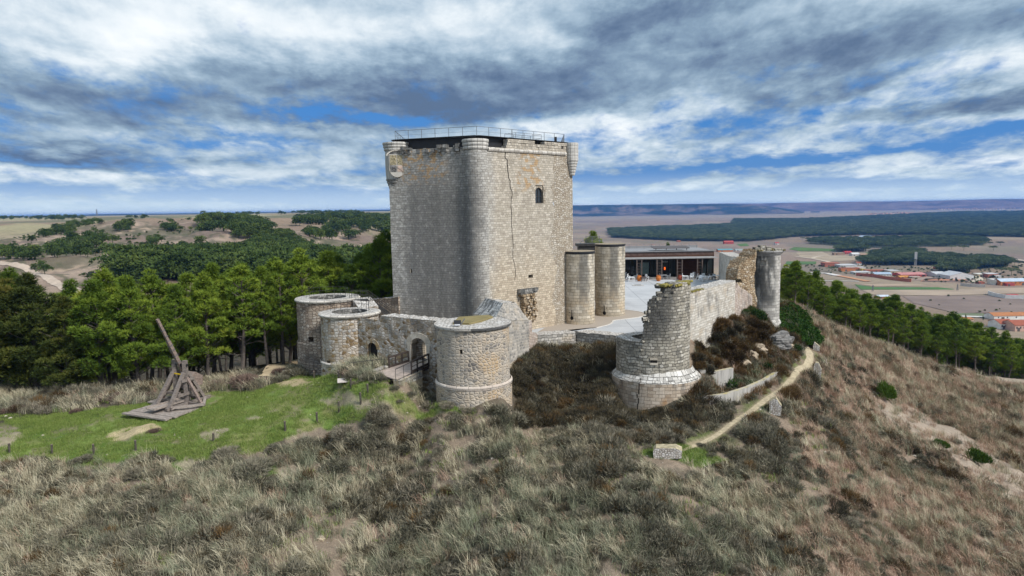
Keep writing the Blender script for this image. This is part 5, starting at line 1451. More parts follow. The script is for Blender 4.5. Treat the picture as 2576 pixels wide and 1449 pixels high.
q = MB(); q.quad((cx(1662,105),yb+.04,zcan-.95),(cx(1679,105),yb+.04,zcan-.95),(cx(1679,105),yb+.04,zcan-.7),(cx(1662,105),yb+.04,zcan-.7)); q.build('lintel_sign', plain('grey_sign', (.35,.36,.36)), gzo)
q = MB(); q.box((cx(1671,105), yb-.02, ZF+1.6), (.26,.1,.5)); 
m_lamp, nt, b = newmat('orange_lamp'); b.inputs['Base Color'].default_value = (.8,.12,.02,1); b.inputs['Emission Color'].default_value = (1,.16,.02,1); b.inputs['Emission Strength'].default_value = .9
q.build('orange_lamp', m_lamp, cafe)
for px in (1608, 1658.5, 1709.5, 1760):
    x = cx(px)
    q = MB()
    for dx in (-.45,.45): q.bar((x+dx,YF,ZF-.2),(x+dx,YF,zcan),.2)
    for z in np.linspace(ZF+.2, zcan-.2, 7): q.bar((x-.45,YF,z),(x+.45,YF,z),.08)
    q.build('canopy_post', plain('post_brown', (.11,.085,.075), .7), cafe)
q = MB()
for z in (.55,1.0): q.bar((xl,yb+10,zf_t+z),(cx(1800),yb+10,zf_t+z),.04)
for x in np.linspace(xl, cx(1800), 14): q.bar((x,yb+10,zf_t),(x,yb+10,zf_t+1.0),.05)
q.build('roof_railing', M_RAIL, cafe)
q = MB(); q.box((cx(1705),yb+3.2,zf_t+.75),(7.0,3.0,.12), Matrix.Rotation(.10,3,'X')); 
for x in (-3,-1,1,3): q.bar((cx(1705)+x,yb+2,zf_t),(cx(1705)+x,yb+2,zf_t+.7),.12)
q.build('skylight', plain('skylight_cover', (.10,.085,.08), .5), cafe)
# furniture
m_wht = plain('white_plastic', (.80,.80,.80), .5, .05); m_gry = plain('grey_furniture', (.30,.31,.32), .5, .15); m_drk = plain('dark_table', (.08,.055,.05), .5, .2); m_clay = plain('orange_clay', (.52,.16,.035), .75, .25, 6)
def c8(x, y): return ((2480+x/4.954)/1.59, (950+y/4.954)/1.59)
def make_chair(name, mat, label):
    t = empty(name, (0,0,0), label, 'chair', 'plastic terrace chairs')
    s = 1.12
    q = MB(); q.box((0,0,.44*s),(.5*s,.48*s,.05)); q.build('seat', mat, t)
    q = MB(); q.box((0,.24*s,.70*s),(.5*s,.05,.5*s), Matrix.Rotation(-.15,3,'X')); q.build('backrest', mat, t)
    for sx in (-1,1):
        q = MB(); q.bar((sx*.26*s,-.2*s,.65*s),(sx*.26*s,.24*s,.67*s),.07,.04); q.bar((sx*.26*s,-.2*s,.43*s),(sx*.26*s,-.2*s,.65*s),.05); q.build('armrest', mat, t)
        for sy in (-1,1):
            q = MB(); q.bar((sx*.22*s,sy*.2*s,.44*s),(sx*.27*s,sy*.25*s,0),.07); q.build('leg', mat, t)
    return t
ch_w = make_chair('terrace_chair', m_wht, 'x'); ch_g = make_chair('terrace_chair', m_gry, 'x')
def make_table(name, mat, label):
    t = empty(name, (0,0,0), label, 'table', 'terrace tables'); 
    q = MB(); q.box((0,0,.80),(1.15,1.0,.06)); q.build('table_top', mat, t)
    for sx in (-1,1):
        for sy in (-1,1):
            q = MB(); q.bar((sx*.5,sy*.42,0),(sx*.5,sy*.42,.78),.07); q.build('leg', mat, t)
    return t
tb_w = make_table('terrace_table', m_wht, 'x'); tb_d = make_table('terrace_table', m_drk, 'x'); tb_g = make_table('terrace_table', m_gry, 'x')
_used = {}
def put(proto, x, y, rz, label, tilt=None):
    if id(proto) not in _used: o = proto; _used[id(proto)] = 1
    else: o = copy_tree(proto, (0,0,0))
    p = c_on(*c8(x, y)); o.location = (p[0], p[1], court_z(p[1])+.01); o.rotation_euler.z = rz
    if tilt: o.rotation_euler.x = tilt; o.location.z += .12
    o['label'] = label; return o
put(tb_w, 215, 872, .1, 'white square table in the furniture group nearest the right small drum')
put(ch_w, 148, 850, 1.2, 'white plastic chair tipped against the table beside the right small drum', .35)
put(ch_g, 125, 800, .4, 'grey chair half hidden behind the white table beside the small drum')
put(ch_g, 305, 832, -1.4, 'grey chair just left of the first orange clay pot')
put(tb_d, 458, 868, .2, 'low dark table between the first two orange clay pots')
put(ch_w, 515, 855, 2.0, 'white chair leaning on the low dark table by the cafe entrance', .3)
put(tb_g, 865, 830, 0, 'grey metal table right of the second orange clay pot')
put(ch_g, 815, 832, 1.5, 'grey chair left of the grey metal table'); put(ch_g, 960, 830, -1.5, 'grey chair right of the grey metal table')
put(tb_w, 1285, 850, 0, 'white table before the brown timber panel')
put(ch_w, 1240, 845, 1.4, 'white chair drawn up at the white table before the timber panel', .25)
put(ch_w, 1425, 826, -.5, 'upright white chair standing alone before the timber panel'); put(ch_g, 1478, 800, .2, 'grey chair close to the timber wall beside the lone white chair')
put(tb_w, 1640, 868, .5, 'white table buried in a heap of tipped white chairs')
put(ch_w, 1535, 835, 1.2, 'white chair on the near-post side of the chair heap'); put(ch_w, 1585, 876, 2.4, 'white chair tipped forward in front of the heap', .6)
put(ch_w, 1690, 850, -1.5, 'white chair with its legs in the air right of the heap', -.6); put(ch_w, 1645, 825, .1, 'white chair behind the table in the chair heap')
put(tb_d, 1775, 800, 0, 'tall dark table before the glass door'); put(ch_g, 1800, 835, 1.0, 'grey chair under the tall dark table'); put(ch_g, 1850, 835, -.6, 'grey chair between the dark table and the last white table')
put(tb_w, 1900, 838, 0, 'white table next to the pale wall')
def clay_pot(x, y, label, s=1.0, mat=m_clay):
    p = c_on(*c8(x, y)); t = empty('clay_pot', (p[0], p[1], court_z(p[1])+.01), label, 'pot', 'clay pots on the court')
    prof = [(.26,0),(.42,.25),(.50,.55),(.42,.85),(.30,.98),(.36,1.06),(.30,1.06),(.24,.95)]
    q = MB(); n = 16; z0 = t.location.z
    for (r1,z1),(r2,z2) in zip(prof[:-1],prof[1:]):
        for k in range(n):
            a, b_ = 2*math.pi*k/n, 2*math.pi*(k+1)/n
            q.quad((p[0]+r1*s*math.cos(a),p[1]+r1*s*math.sin(a),z0+z1*s),(p[0]+r1*s*math.cos(b_),p[1]+r1*s*math.sin(b_),z0+z1*s),(p[0]+r2*s*math.cos(b_),p[1]+r2*s*math.sin(b_),z0+z2*s),(p[0]+r2*s*math.cos(a),p[1]+r2*s*math.sin(a),z0+z2*s))
    q.build('pot_body', mat, t, smooth=True)
    q = MB(); q.poly([(p[0]+.25*s*math.cos(a),p[1]+.25*s*math.sin(a),z0+.97*s) for a in np.linspace(0,2*math.pi,13)[:-1]]); q.build('soil', M_DARK, t)
clay_pot(380, 865, 'orange clay pot at the foot of the canopy post nearest the small drums'); clay_pot(760, 863, 'orange clay pot at the foot of the second canopy post')
clay_pot(1188, 850, 'dark red clay pot at the foot of the third canopy post', .9, plain('red_clay', (.25,.06,.035), .75, .25, 6)); clay_pot(2030, 800, 'wide orange clay pot against the pale side wall', 1.15); clay_pot(2015, 780, 'slim orange clay pot set behind the wide one', .95)

# ------------------------------------------------------------------ bridge to the gate
zd = ga[2] - .03
fl_, fr_, nl_, nr_ = on(1034,911,zd), on(1075,914.5,zd), on(940,938,zd-.25), on(1000,955,zd-.25)
fl_ = np.append(GW.at(ga[0]-.25, 0, .0)[:2], zd); fr_ = np.append(GW.at(ga[1]+.3, 0, .0)[:2], zd)
br = empty('footbridge', tuple((fl_+nr_)/2), 'planked footbridge with black timber rails leading to the castle gate', 'bridge')
q = MB(); n = 34
for i in range(n):
    s0, s1 = i/n, (i+.92)/n
    f = lambda a, b_, s: a+(b_-a)*s
    A_, B_, C_, D2 = f(nl_,fl_,s0), f(nr_,fr_,s0), f(nr_,fr_,s1), f(nl_,fl_,s1)
    q.quad(A_,B_,C_,D2); q.quad(A_-[0,0,.1],B_-[0,0,.1],B_,A_)
q.build('deck', M_PLANK, br)
q = MB()
for s in (.08,.5,.92):
    a, b_ = nl_+(nr_-nl_)*s, fl_+(fr_-fl_)*s; q.bar(a-[0,0,.3], b_-[0,0,.3], .22, .35)
q.build('beams', M_OLDOAK, br)
def timber_rail(a, b_, h, n, parent, mat=M_OLDOAK, w=.13):
    q = MB(); q.bar(a+[0,0,h], b_+[0,0,h], w*1.15, w*1.1); q.bar(a+[0,0,.1], b_+[0,0,.1], w*.9, w*1.4)
    if w > .1: q.bar(a+[0,0,h*.55], b_+[0,0,h*.55], w*.4, w*.4)
    o = q.build('rail', mat, parent)
    for k in range(n+1):
        c = a+(b_-a)*k/n; p = MB(); p.bar(c-[0,0,.2], c+[0,0,h+.05], w); p.build('post', mat, o)
lerp3 = lambda a, b_, s: a+(b_-a)*s
timber_rail(lerp3(nl_,fl_,.42), lerp3(nl_,fl_,.97), 1.0, 3, br); timber_rail(lerp3(nr_,fr_,.42), lerp3(nr_,fr_,.97), 1.0, 3, br)
rail_line('ramp_railing', [lerp3(nr_,fr_,-.05), lerp3(nr_,fr_,.42)], 1.0, 'thin dark steel railing on the moat side of the bridge ramp', 1.1)
gl_ = [ground(818,947), ground(890,938), ground(938,932), lerp3(nl_,fl_,.30)]
rail_line('ramp_railing', gl_, 1.0, 'long thin steel railing between the drum tower and the bridge ramp', 2.0)
# abutment
M_ABUT = plain('cast_abutment', (.46,.37,.26), .9, .2, 1.2, bump=.2)
a, b_ = on(1003,958,zd-.35), on(1062,931,zd-.25)
q = MB(); wallseg(q, a[:2], b_[:2], .55, zd-3.6, a[2], b_[2], 0, 1, 8, .03)
q2 = q.build('abutment', [M_ABUT, M_CAP]); tag(q2, 'sloping masonry-topped abutment wall carrying the bridge ramp', 'wall')
AB = VPlane(a, b_); sgn = 1 if AB.n[1] < 0 else -1
q = MB(); stone_row(q, AB, .0, AB.L, zd-.95, lambda u: zd-.3, .06*sgn if sgn > 0 else -.06, .2, .5, .3); q.build('stone_facing', M_LOW, q2)
q = MB(); side = np.array([fr_[0]-fl_[0], fr_[1]-fl_[1], 0]); c0 = lerp3(nl_,fl_,.0)
wallseg(q, lerp3(nl_,fl_,-.05)[:2]-side[:2]*.02, lerp3(nl_,fl_,.40)[:2]-side[:2]*.02, .5, zd-3.5, zd-.1, zd+.05, 0, 1, 6, .02); o = q.build('abutment', [M_LOW, M_CAP]); tag(o, 'low stone kerb wall on the tower side of the bridge ramp', 'wall')

# ------------------------------------------------------------------ posts along the lawn
m_post = plain('grey_fence_post', (.085,.075,.06), .9, .4, 6)
posts = [(24,1139,22,'leftmost of the stubby wooden posts at the near lawn edge'),(131,1142,22,'wooden post in front of a dark bush, second along the near lawn edge'),(237,1142,23,'third wooden post along the near lawn edge'),(342,1134,25,'wooden post directly in front of the siege engine'),(537,1112,21,'wooden post beside the bare patch at the near lawn edge'),(718,1084,23,'wooden post at the shrub line right of the bare patch'),(798,1063,24,'wooden post at the shrub line just short of the stony patch'),(853,1037,25,'wooden post at the near end of the stony patch'),(908,1016,26,'wooden post in the middle of the stony patch'),(926,992,24,'wooden post at the foot of the grassy bank by the bridge'),(883,976,21,'wooden post next to the tilted information plaque'),(852,955,21,'wooden post before the drum tower with the arched door'),(790,954,19,'wooden post before the hindmost drum tower')]
for px, py, h, lab in posts:
    g = ground(px, py); hh = h*1.12*g[1]/F; 
    t = empty('wooden_post', (g[0],g[1],g[2]), lab, 'post', 'short wooden posts round the lawn')
    q = MB(); w_ = .15; lx, ly = random.uniform(-.04,.04), random.uniform(-.04,.04)
    q.tube([(g[0],g[1],g[2]-.3),(g[0]+lx,g[1]+ly,g[2]+hh)], [w_*.62,w_*.6], 8); q.build('shaft', m_post, t)
    q = MB(); q.tube([(g[0]+lx,g[1]+ly,g[2]+hh),(g[0]+lx,g[1]+ly,g[2]+hh+.03)], [w_*.64,w_*.5], 8); q.build('cut_top', M_WOODW, t)
g = ground(867,966); t = empty('plaque', tuple(g), 'flat pale information plaque tilted over the lawn near the ramp', 'plaque'); al = math.atan2(g[0], g[1])
q = MB(); R_ = Matrix.Rotation(-al, 3, 'Z') @ Matrix.Rotation(.16, 3, 'X'); q.box((g[0],g[1],g[2]+.35),(1.25,.95,.06),R_); q.build('panel', plain('plaque_face', (.55,.49,.44), .6, .1), t)
q = MB(); q.bar((g[0],g[1]+.1,g[2]-.2),(g[0],g[1]+.1,g[2]+.33),.18); q.build('foot', m_post, t)

# ------------------------------------------------------------------ siege engine
def c6(x, y): return ((450+x/2.8975)/1.59, (1250+y/2.8975)/1.59)
zt0 = Hs(*ground(440,1035)[:2]) + .12
fA, fB, bA, bB = on(*c6(115,1165),zt0), on(*c6(612,1242),zt0), on(*c6(975,935),zt0), on(*c6(1338,965),zt0)
oc = (fA+fB+bA+bB)/4; Lx = ((bA+bB)-(fA+fB))/2; Ln = np.linalg.norm(Lx[:2]); Lx = Lx/Ln
Wx = np.array([Lx[1], -Lx[0], 0])
if Wx[0] < 0: Wx = -Wx
def W(l, w, z): return oc + Lx*l + Wx*w + np.array([0,0,z])
eng = empty('trebuchet', tuple(oc), 'weathered grey timber trebuchet with raised throwing arm on the lawn', 'siege engine')
hwid_ = np.linalg.norm((fB-fA)[:2])/2
m_eng = []
def woodm(name, a, b_):
    m, nt, bb = newmat(name, .9, .15); tc = node(nt, 'ShaderNodeTexCoord'); n = noise_(nt, mapping(nt, tc.outputs['Object'], (3,3,9)), 1.2, 5, .65)
    nt.links.new(ramp(nt, n, [(.3,a),(.55,b_),(.75,[min(1,c*1.45) for c in b_])]), bb.inputs['Base Color']); return m
M_E1 = woodm('engine_timber', (.12,.098,.085), (.225,.19,.168)); M_E2 = woodm('engine_platform', (.19,.155,.135), (.345,.295,.255)); M_E3 = woodm('engine_boards', (.13,.092,.076), (.255,.195,.165))
q = MB()
for i in range(18):
    l0 = -Ln/2 + Ln*i/18; q.box(W(l0+Ln/36, random.uniform(-.08,.08), -.08+random.uniform(-.02,.02)), (hwid_*2*random.uniform(.95,1.03), Ln/18-.05, .14), Matrix((Wx, Lx, (0,0,1))).transposed())
q.build('platform', M_E2, eng)
for (l, w) in ((.6, hwid_+.5), (.9,-hwid_-.3)):
    q = MB()
    for k in range(4): q.box(W(l-.9+k*.55, w, -.1), (2.2,.5,.12), Matrix((Wx, Lx, (0,0,1))).transposed())
    q.build('side_boards', M_E2, eng)
b3 = lambda n_, mat, lst, wd, hd=None: [ (lambda qq: (qq.bar(W(*x), W(*y), wd, hd), qq.build(n_, mat, eng)))(MB()) for x, y in lst ]
b3('sill_beam', M_E1, [((-2.3,-.95,.22),(2.9,-.95,.22)),((-2.3,.95,.22),(2.9,.95,.22))], .3, .3)
b3('cross_sill', M_E1, [((-1.9,-1.3,.24),(-1.9,1.3,.24)),((.2,-3.1,.25),(.2,3.1,.25)),((2.2,-1.3,.24),(2.2,1.3,.24))], .28, .26)
b3('spread_sill', M_E2, [((-1.9,1.1,.3),(.2,3.1,.3)),((.2,3.1,.3),(2.2,1.1,.3)),((-1.9,-1.1,.3),(.2,-3.1,.3)),((.2,-3.1,.3),(2.2,-1.1,.3))], .26, .2)
hp = 4.15; px_ = .35
for s in (-1, 1):
    w0, w1 = .95*s, .72*s
    b3('upright', M_E1, [((px_,w1,.2),(px_,w1,hp+.35))], .40, .40)
    b3('raking_strut', M_E1, [((-1.95,w0,.3),(px_-.22,w1,hp*.80)),((2.2,w0,.3),(px_+.22,w1,hp*.80))], .30, .28)
    b3('outer_strut', M_E3, [((px_-.1,2.75*s,.3),(px_,w1+.16*s,hp*.66))], .24, .24)
    b3('tie_board', M_E1, [((px_-.75,w0*.86+.2*s,hp*.62),(px_+.75,w0*.86+.2*s,hp*.62)),((px_-1.35,w0*.92+.2*s,hp*.30),(px_+1.35,w0*.92+.2*s,hp*.30))], .10, .30)
b3('axle', M_BLACK, [((px_,-1.05,hp-.1),(px_,1.05,hp-.1))], .22)
b3('cross_beam', M_E1, [((-.55,-.85,1.35),(-.55,.85,1.35)),((1.25,-.85,1.35),(1.25,.85,1.35))], .22)
pv_ = W(px_, 0, hp-.1); tip = P(343, 819.6, 49.0)
tip = pv_ + (np.array([0,0,1])*(tip[2]-pv_[2]) - Lx*abs((tip[0]-pv_[0])/Lx[0])*1.0)
# keep the arm in the engine's own plane, sized from the seen tip
q = MB(); dA = tip-pv_; q.bar(pv_-dA*.16, pv_+dA*.52, .30, .34); q.bar(pv_+dA*.45, tip, .22, .25); ao = q.build('throwing_arm', M_E3, eng)
for f in (.05,.2,.32,.42,.52,.62,.75):
    q = MB(); q.bar(pv_+dA*f, pv_+dA*(f+.014), .35 if f < .5 else .27, .39 if f < .5 else .30); q.build('iron_band', M_RAIL, ao)
q = MB(); q.bar(pv_-dA*.02+Wx*.22, pv_-dA*.02-Wx*.22, .2); q.build('pivot_bolt', M_BLACK, ao)
q = MB(); cw = pv_ - dA*.16; bx = W(px_+1.2, 0, 1.55); 
Rb = Matrix((Wx, Lx, (0,0,1))).transposed()
prof = [(-.95,0),(.95,0),(1.05,.9),(.25,1.45),(-.95,1.0)]
for s in (-1,1): q.poly([bx + Lx*a + Wx*.52*s + np.array([0,0,z]) for a, z in (prof if s < 0 else prof[::-1])])
for i in range(5):
    (a,z),(c,y) = prof[i], prof[(i+1)%5]; q.quad(bx+Lx*a+Wx*.52+np.array([0,0,z]), bx+Lx*c+Wx*.52+np.array([0,0,y]), bx+Lx*c-Wx*.52+np.array([0,0,y]), bx+Lx*a-Wx*.52+np.array([0,0,z]))
q.build('counterweight_box', M_E3, eng)
b3('hanger', M_E1, [((px_+.7,.4,2.6),(px_+.55,.3,hp-.6)),((px_+.7,-.4,2.6),(px_+.55,-.3,hp-.6))], .14)
q = MB(); q.box(W(-1.2,0,.42),(1.0,4.2,.10),Rb); q.box(W(-1.2,.52,.48),(.1,4.2,.22),Rb); q.box(W(-1.2,-.52,.48),(.1,4.2,.22),Rb); q.build('sling_trough', M_E2, eng)
q = MB(); q.bar(W(px_-.25,-.5,hp-1.0), W(px_-.25,.5,hp-1.05), .10); q.build('yellow_strap', plain('yellow_strap', (.62,.42,.02), .6, .1), eng)

# ------------------------------------------------------------------ concrete retaining walls
M_CONC, nt, b = newmat('stained_concrete', .9, .15)
tc = node(nt, 'ShaderNodeTexCoord'); uv = tc.outputs['UV']
s1_ = noise_(nt, mapping(nt, uv, (2.2,.25,1)), 1.0, 5, .65); s2_ = noise_(nt, uv, 3.0, 5)
c_ = ramp(nt, s1_, [(.3,(.22,.21,.195)),(.5,(.42,.40,.37)),(.7,(.54,.51,.47))])
c_ = mixc(nt, math_(nt, 'MULTIPLY', s2_, .4), c_, (.34,.31,.26)); nt.links.new(c_, b.inputs['Base Color'])
M_LICH, nt, b = newmat('lichen_top', .95, .1); tc = node(nt, 'ShaderNodeTexCoord')
nt.links.new(ramp(nt, noise_(nt, tc.outputs['UV'], 1.2, 5, .65), [(.4,(.45,.41,.35)),(.55,(.46,.40,.24)),(.68,(.40,.32,.06))]), b.inputs['Base Color'])
def conc(pts, thick, dz, label):
    q = MB()
    for (a, b_) in zip(pts[:-1], pts[1:]):
        p, r_ = P(*a), P(*b_); wallseg(q, p[:2], r_[:2], thick, min(p[2],r_[2])-dz, p[2], r_[2], 0, 1, 4, .01)
    o = q.build('retaining_wall', [M_CONC, M_LICH]); return tag(o, label, 'retaining wall')
conc([(1757,998,51.6),(1826,991.5,52.8),(1884,973,55.3),(1927,953.5,57.8),(1977,922,62.5),(2014,894,67.2)], .38, 2.6, 'long low stained concrete wall curving along the dirt path')
conc([(1775,940,55.8),(1845,926,57.2)], .42, 3.2, 'short inner concrete wall with a mossy top below the brown bushes')
conc([(1752,929,54.5),(1775,931,54.6)], 1.4, 3.5, 'pale concrete buttress pressed against the ruined tower plinth')
# ------------------------------------------------------------------ standing stone blocks
M_MARK = masonry('marker_rubble', [(0,(.52,.46,.40)),(.5,(.66,.61,.55)),(1,(.78,.74,.70))], .22, .18, .05, (.22,.18,.14), .06, True)
M_MTOP = plain('lichened_stone_top', (.40,.34,.22), .95, .45, 3)
def marker(pts, base, thick, label, yaw=0.0, side=None):
    """upright stone; pts = outline in view pixels, base = (px,py) of its foot"""
    g = ground(*base); Y = g[1]/K; al = math.atan2(g[0], g[1]); 
    c, s = math.cos(-al+yaw), math.sin(-al+yaw); tx = np.array([c, s]); PL = VPlane(g[:2]-tx, g[:2]+tx)
    pp = [PL.hit(*p) for p in pts]; q = MB()
    nrm = PL.n if PL.n[1] < 0 else -PL.n
    f = [np.append(PL.A+PL.t*u, z) for u, z in pp]; k = [x - np.append(nrm*thick, 0) for x in f]
    q.poly(f); q.poly(k[::-1])
    for i in range(len(f)):
        j = (i+1)%len(f); top = (f[i][2]+f[j][2])/2 > max(x[2] for x in f)-.45
        q.quad(f[j], f[i], k[i], k[j], 1 if top else 0)
    o = q.build('stone_block', [M_MARK, M_MTOP], origin=tuple(g)); tag(o, label, 'stone block', 'stone blocks along the path')
    bv = o.modifiers.new('b','BEVEL'); bv.width = .07; bv.segments = 2; return o
marker([(1644,1156),(1714,1154),(1716,1135),(1700,1128),(1650,1128),(1643,1134)], (1680,1155), 1.1, 'long low stone block lying on green grass at the near end of the path')
marker([(1935,1043),(1964,1046),(1966,1022),(1952,1002),(1936,1010)], (1950,1045), .8, 'pointed stone block with orange lichen beside the path bend')
marker([(2046,951),(2064,955),(2067,930),(2059,913),(2051,912),(2046,926)], (2056,953), .7, 'tall white rubble block beside the pale dead branches')
marker([(2045,882),(2061,884),(2063,872),(2049,861),(2045,870)], (2054,884), .6, 'narrow slanting stone block above the top of the path')
marker([(2029,813),(2045,814),(2045,803),(2030,796)], (2037,814), 1.1, 'squat stone block at the foot of the ivy bank')
marker([(2009,797),(2022,798),(2022,788),(2010,782)], (2015,798), 1.1, 'small stone block half way up beside the ivy bank')
marker([(1963,770),(1977,771),(1976,764),(1964,762)], (1970,771), .9, 'flat pale stone block at the head of the ivy bank')
def boulder(px, py, size, mat, label, seed=0, flat=.7, n=3, lift=.3, name='boulder'):
    g = ground(px, py); me = bpy.data.meshes.new(name); bm = bmesh.new(); bmesh.ops.create_icosphere(bm, subdivisions=n, radius=1.0)
    for v in bm.verts:
        d = v.co.normalized(); k = .55 + .85*(fbm(np.array([d.x*2.1+seed]), np.array([d.y*2.1+d.z*2.9]), seed, 4)[0]) + .16*(round(d.z*4)/4-d.z)
        v.co = Vector((d.x*size[0]*k, d.y*size[1]*k, d.z*size[2]*k*flat))
    bm.to_mesh(me); bm.free(); me.materials.append(mat)
    o = link(name, me, None, (g[0], g[1], g[2]+size[2]*lift*flat), random.uniform(-.4,.4)); tag(o, label, 'rock'); return o
m_rock, nt, b = newmat('layered_rock', .95, .1); tc = node(nt, 'ShaderNodeTexCoord'); 
n_ = noise_(nt, mapping(nt, tc.outputs['Object'], (.8,.8,5)), 1.4, 6, .7)
nt.links.new(ramp(nt, n_, [(.3,(.07,.065,.06)),(.48,(.22,.21,.20)),(.65,(.40,.38,.35)),(.85,(.45,.40,.25))]), b.inputs['Base Color'])
bn = node(nt, 'ShaderNodeBump', {'Height': n_, 'Strength': 1.0, 'Distance': .35}); nt.links.new(bn.outputs[0], b.inputs['Normal'])
m_prock = plain('pale_rock', (.36,.29,.21), .95, .55, 1.2, bump=.9)
boulder(1958, 872, (1.9,1.4,1.5), m_rock, 'layered grey rock outcrop with yellow lichen under the watch tower', 3, .8, 4, .5)
boulder(1978, 872, (1.0,.9,.6), m_prock, 'sandy ledge of rock below the layered outcrop', 5)
boulder(1903, 880, (1.3,.7,.8), m_prock, 'pale ochre rock step below the brown bushes', 8, .9, 4, .0); boulder(1862, 914, (1.0,.6,.9), m_prock, 'lower pale ochre rock step beside the inner concrete wall', 9, .9, 4, .0)
boulder(1884, 897, (.9,.6,.8), m_prock, 'middle pale rock between the two ochre steps', 13, .9, 4, .0)
boulder(1895, 790, (.8,.6,.6), plain('round_grey_rock', (.36,.34,.31), .9, .3, 3), 'rounded grey rock among brown bushes before the watch tower', 12)
boulder(2052, 978, (.8,.5,.6), m_prock, 'broken pale rocks below the white rubble block', 15, .8, 4, .0); boulder(1302, 985, (.5,.4,.35), m_prock, 'white rock at the edge of the moat beside the gate tower', 17); boulder(1310, 996, (.35,.3,.2), m_prock, 'smaller white rock lower in the moat rubble', 18)
boulder(1283, 852*0+1356, (.2,.2,.1), m_prock, 'small pale stone in the dry grass', 19) if False else None
boulder(806, 1357, (.35,.25,.28), m_prock, 'small knobbly pale rock among the near dry grass', 21); boulder(890, 1446, (.5,.35,.4), m_prock, 'pale lichened rock at the bottom edge of the slope', 22); boulder(243, 1446, (.5,.3,.3), m_prock, 'ochre rock low on the near grassy slope', 23)
# dead branches by the white block
g = ground(2078, 925); q = MB()
for (a, b_, c) in (((2080,930),(2078,905),(2074,898)),((2060,930),(2084,912),(2092,915)),((2068,940),(2090,925),(2099,930)),((2070,910),(2088,935),(2096,940))):
    q.tube([P(a[0],a[1],g[1]/K), P(b_[0],b_[1],g[1]/K+.2), P(c[0],c[1],g[1]/K-.1)], [.09,.07,.04], 6)
tag(q.build('dead_branch', plain('bleached_wood', (.52,.42,.36), .9, .2)), 'pale bleached dead branches tangled beside the white rubble block', 'branch')
# ------------------------------------------------------------------ plants
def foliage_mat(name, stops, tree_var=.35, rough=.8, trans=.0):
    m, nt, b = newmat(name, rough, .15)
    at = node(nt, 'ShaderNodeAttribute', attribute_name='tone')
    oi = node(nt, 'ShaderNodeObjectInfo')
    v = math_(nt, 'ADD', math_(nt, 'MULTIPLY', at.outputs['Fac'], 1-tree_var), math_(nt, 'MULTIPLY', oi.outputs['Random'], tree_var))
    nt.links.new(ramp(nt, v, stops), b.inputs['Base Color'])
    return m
def set_tone(me, tone):
    a = me.attributes.new('tone', 'FLOAT', 'POINT'); a.data.foreach_set('value', np.asarray(tone, np.float32))
def spikes(org, dirs, L, w, tone, g, bend=0.0, down=None):
    """thin triangles (or bent blades) from org along dirs"""
    n = len(org)
    side = np.cross(dirs, g.normal(size=(n,3))); side /= np.linalg.norm(side, axis=1, keepdims=True)+1e-9
    L = np.asarray(L).reshape(-1,1); w = np.asarray(w).reshape(-1,1)
    v = np.stack([org - side*w, org + side*w, org + dirs*L], 1).reshape(-1,3)
    return v, np.arange(n*3).reshape(n,3), np.repeat(tone, 3)
def unit(v): return v/(np.linalg.norm(v, axis=-1, keepdims=True)+1e-9)
PINE_STOPS = [(0,(.034,.064,.012)),(.3,(.082,.135,.017)),(.55,(.14,.205,.024)),(.8,(.215,.275,.031)),(1,(.31,.33,.045))]
M_PINE = foliage_mat('pine_needles', PINE_STOPS, .42)
M_PINED = foliage_mat('olive_needles', [(0,(.02,.03,.010)),(.4,(.05,.07,.016)),(.7,(.105,.115,.022)),(1,(.19,.15,.035))], .35)
M_BARK = plain('pine_bark', (.125,.105,.09), .95, .45, 2.5, bump=.5)
M_FARP = foliage_mat('far_pine_foliage', [(0,(.024,.044,.013)),(.5,(.06,.095,.022)),(1,(.13,.165,.04))], .6)

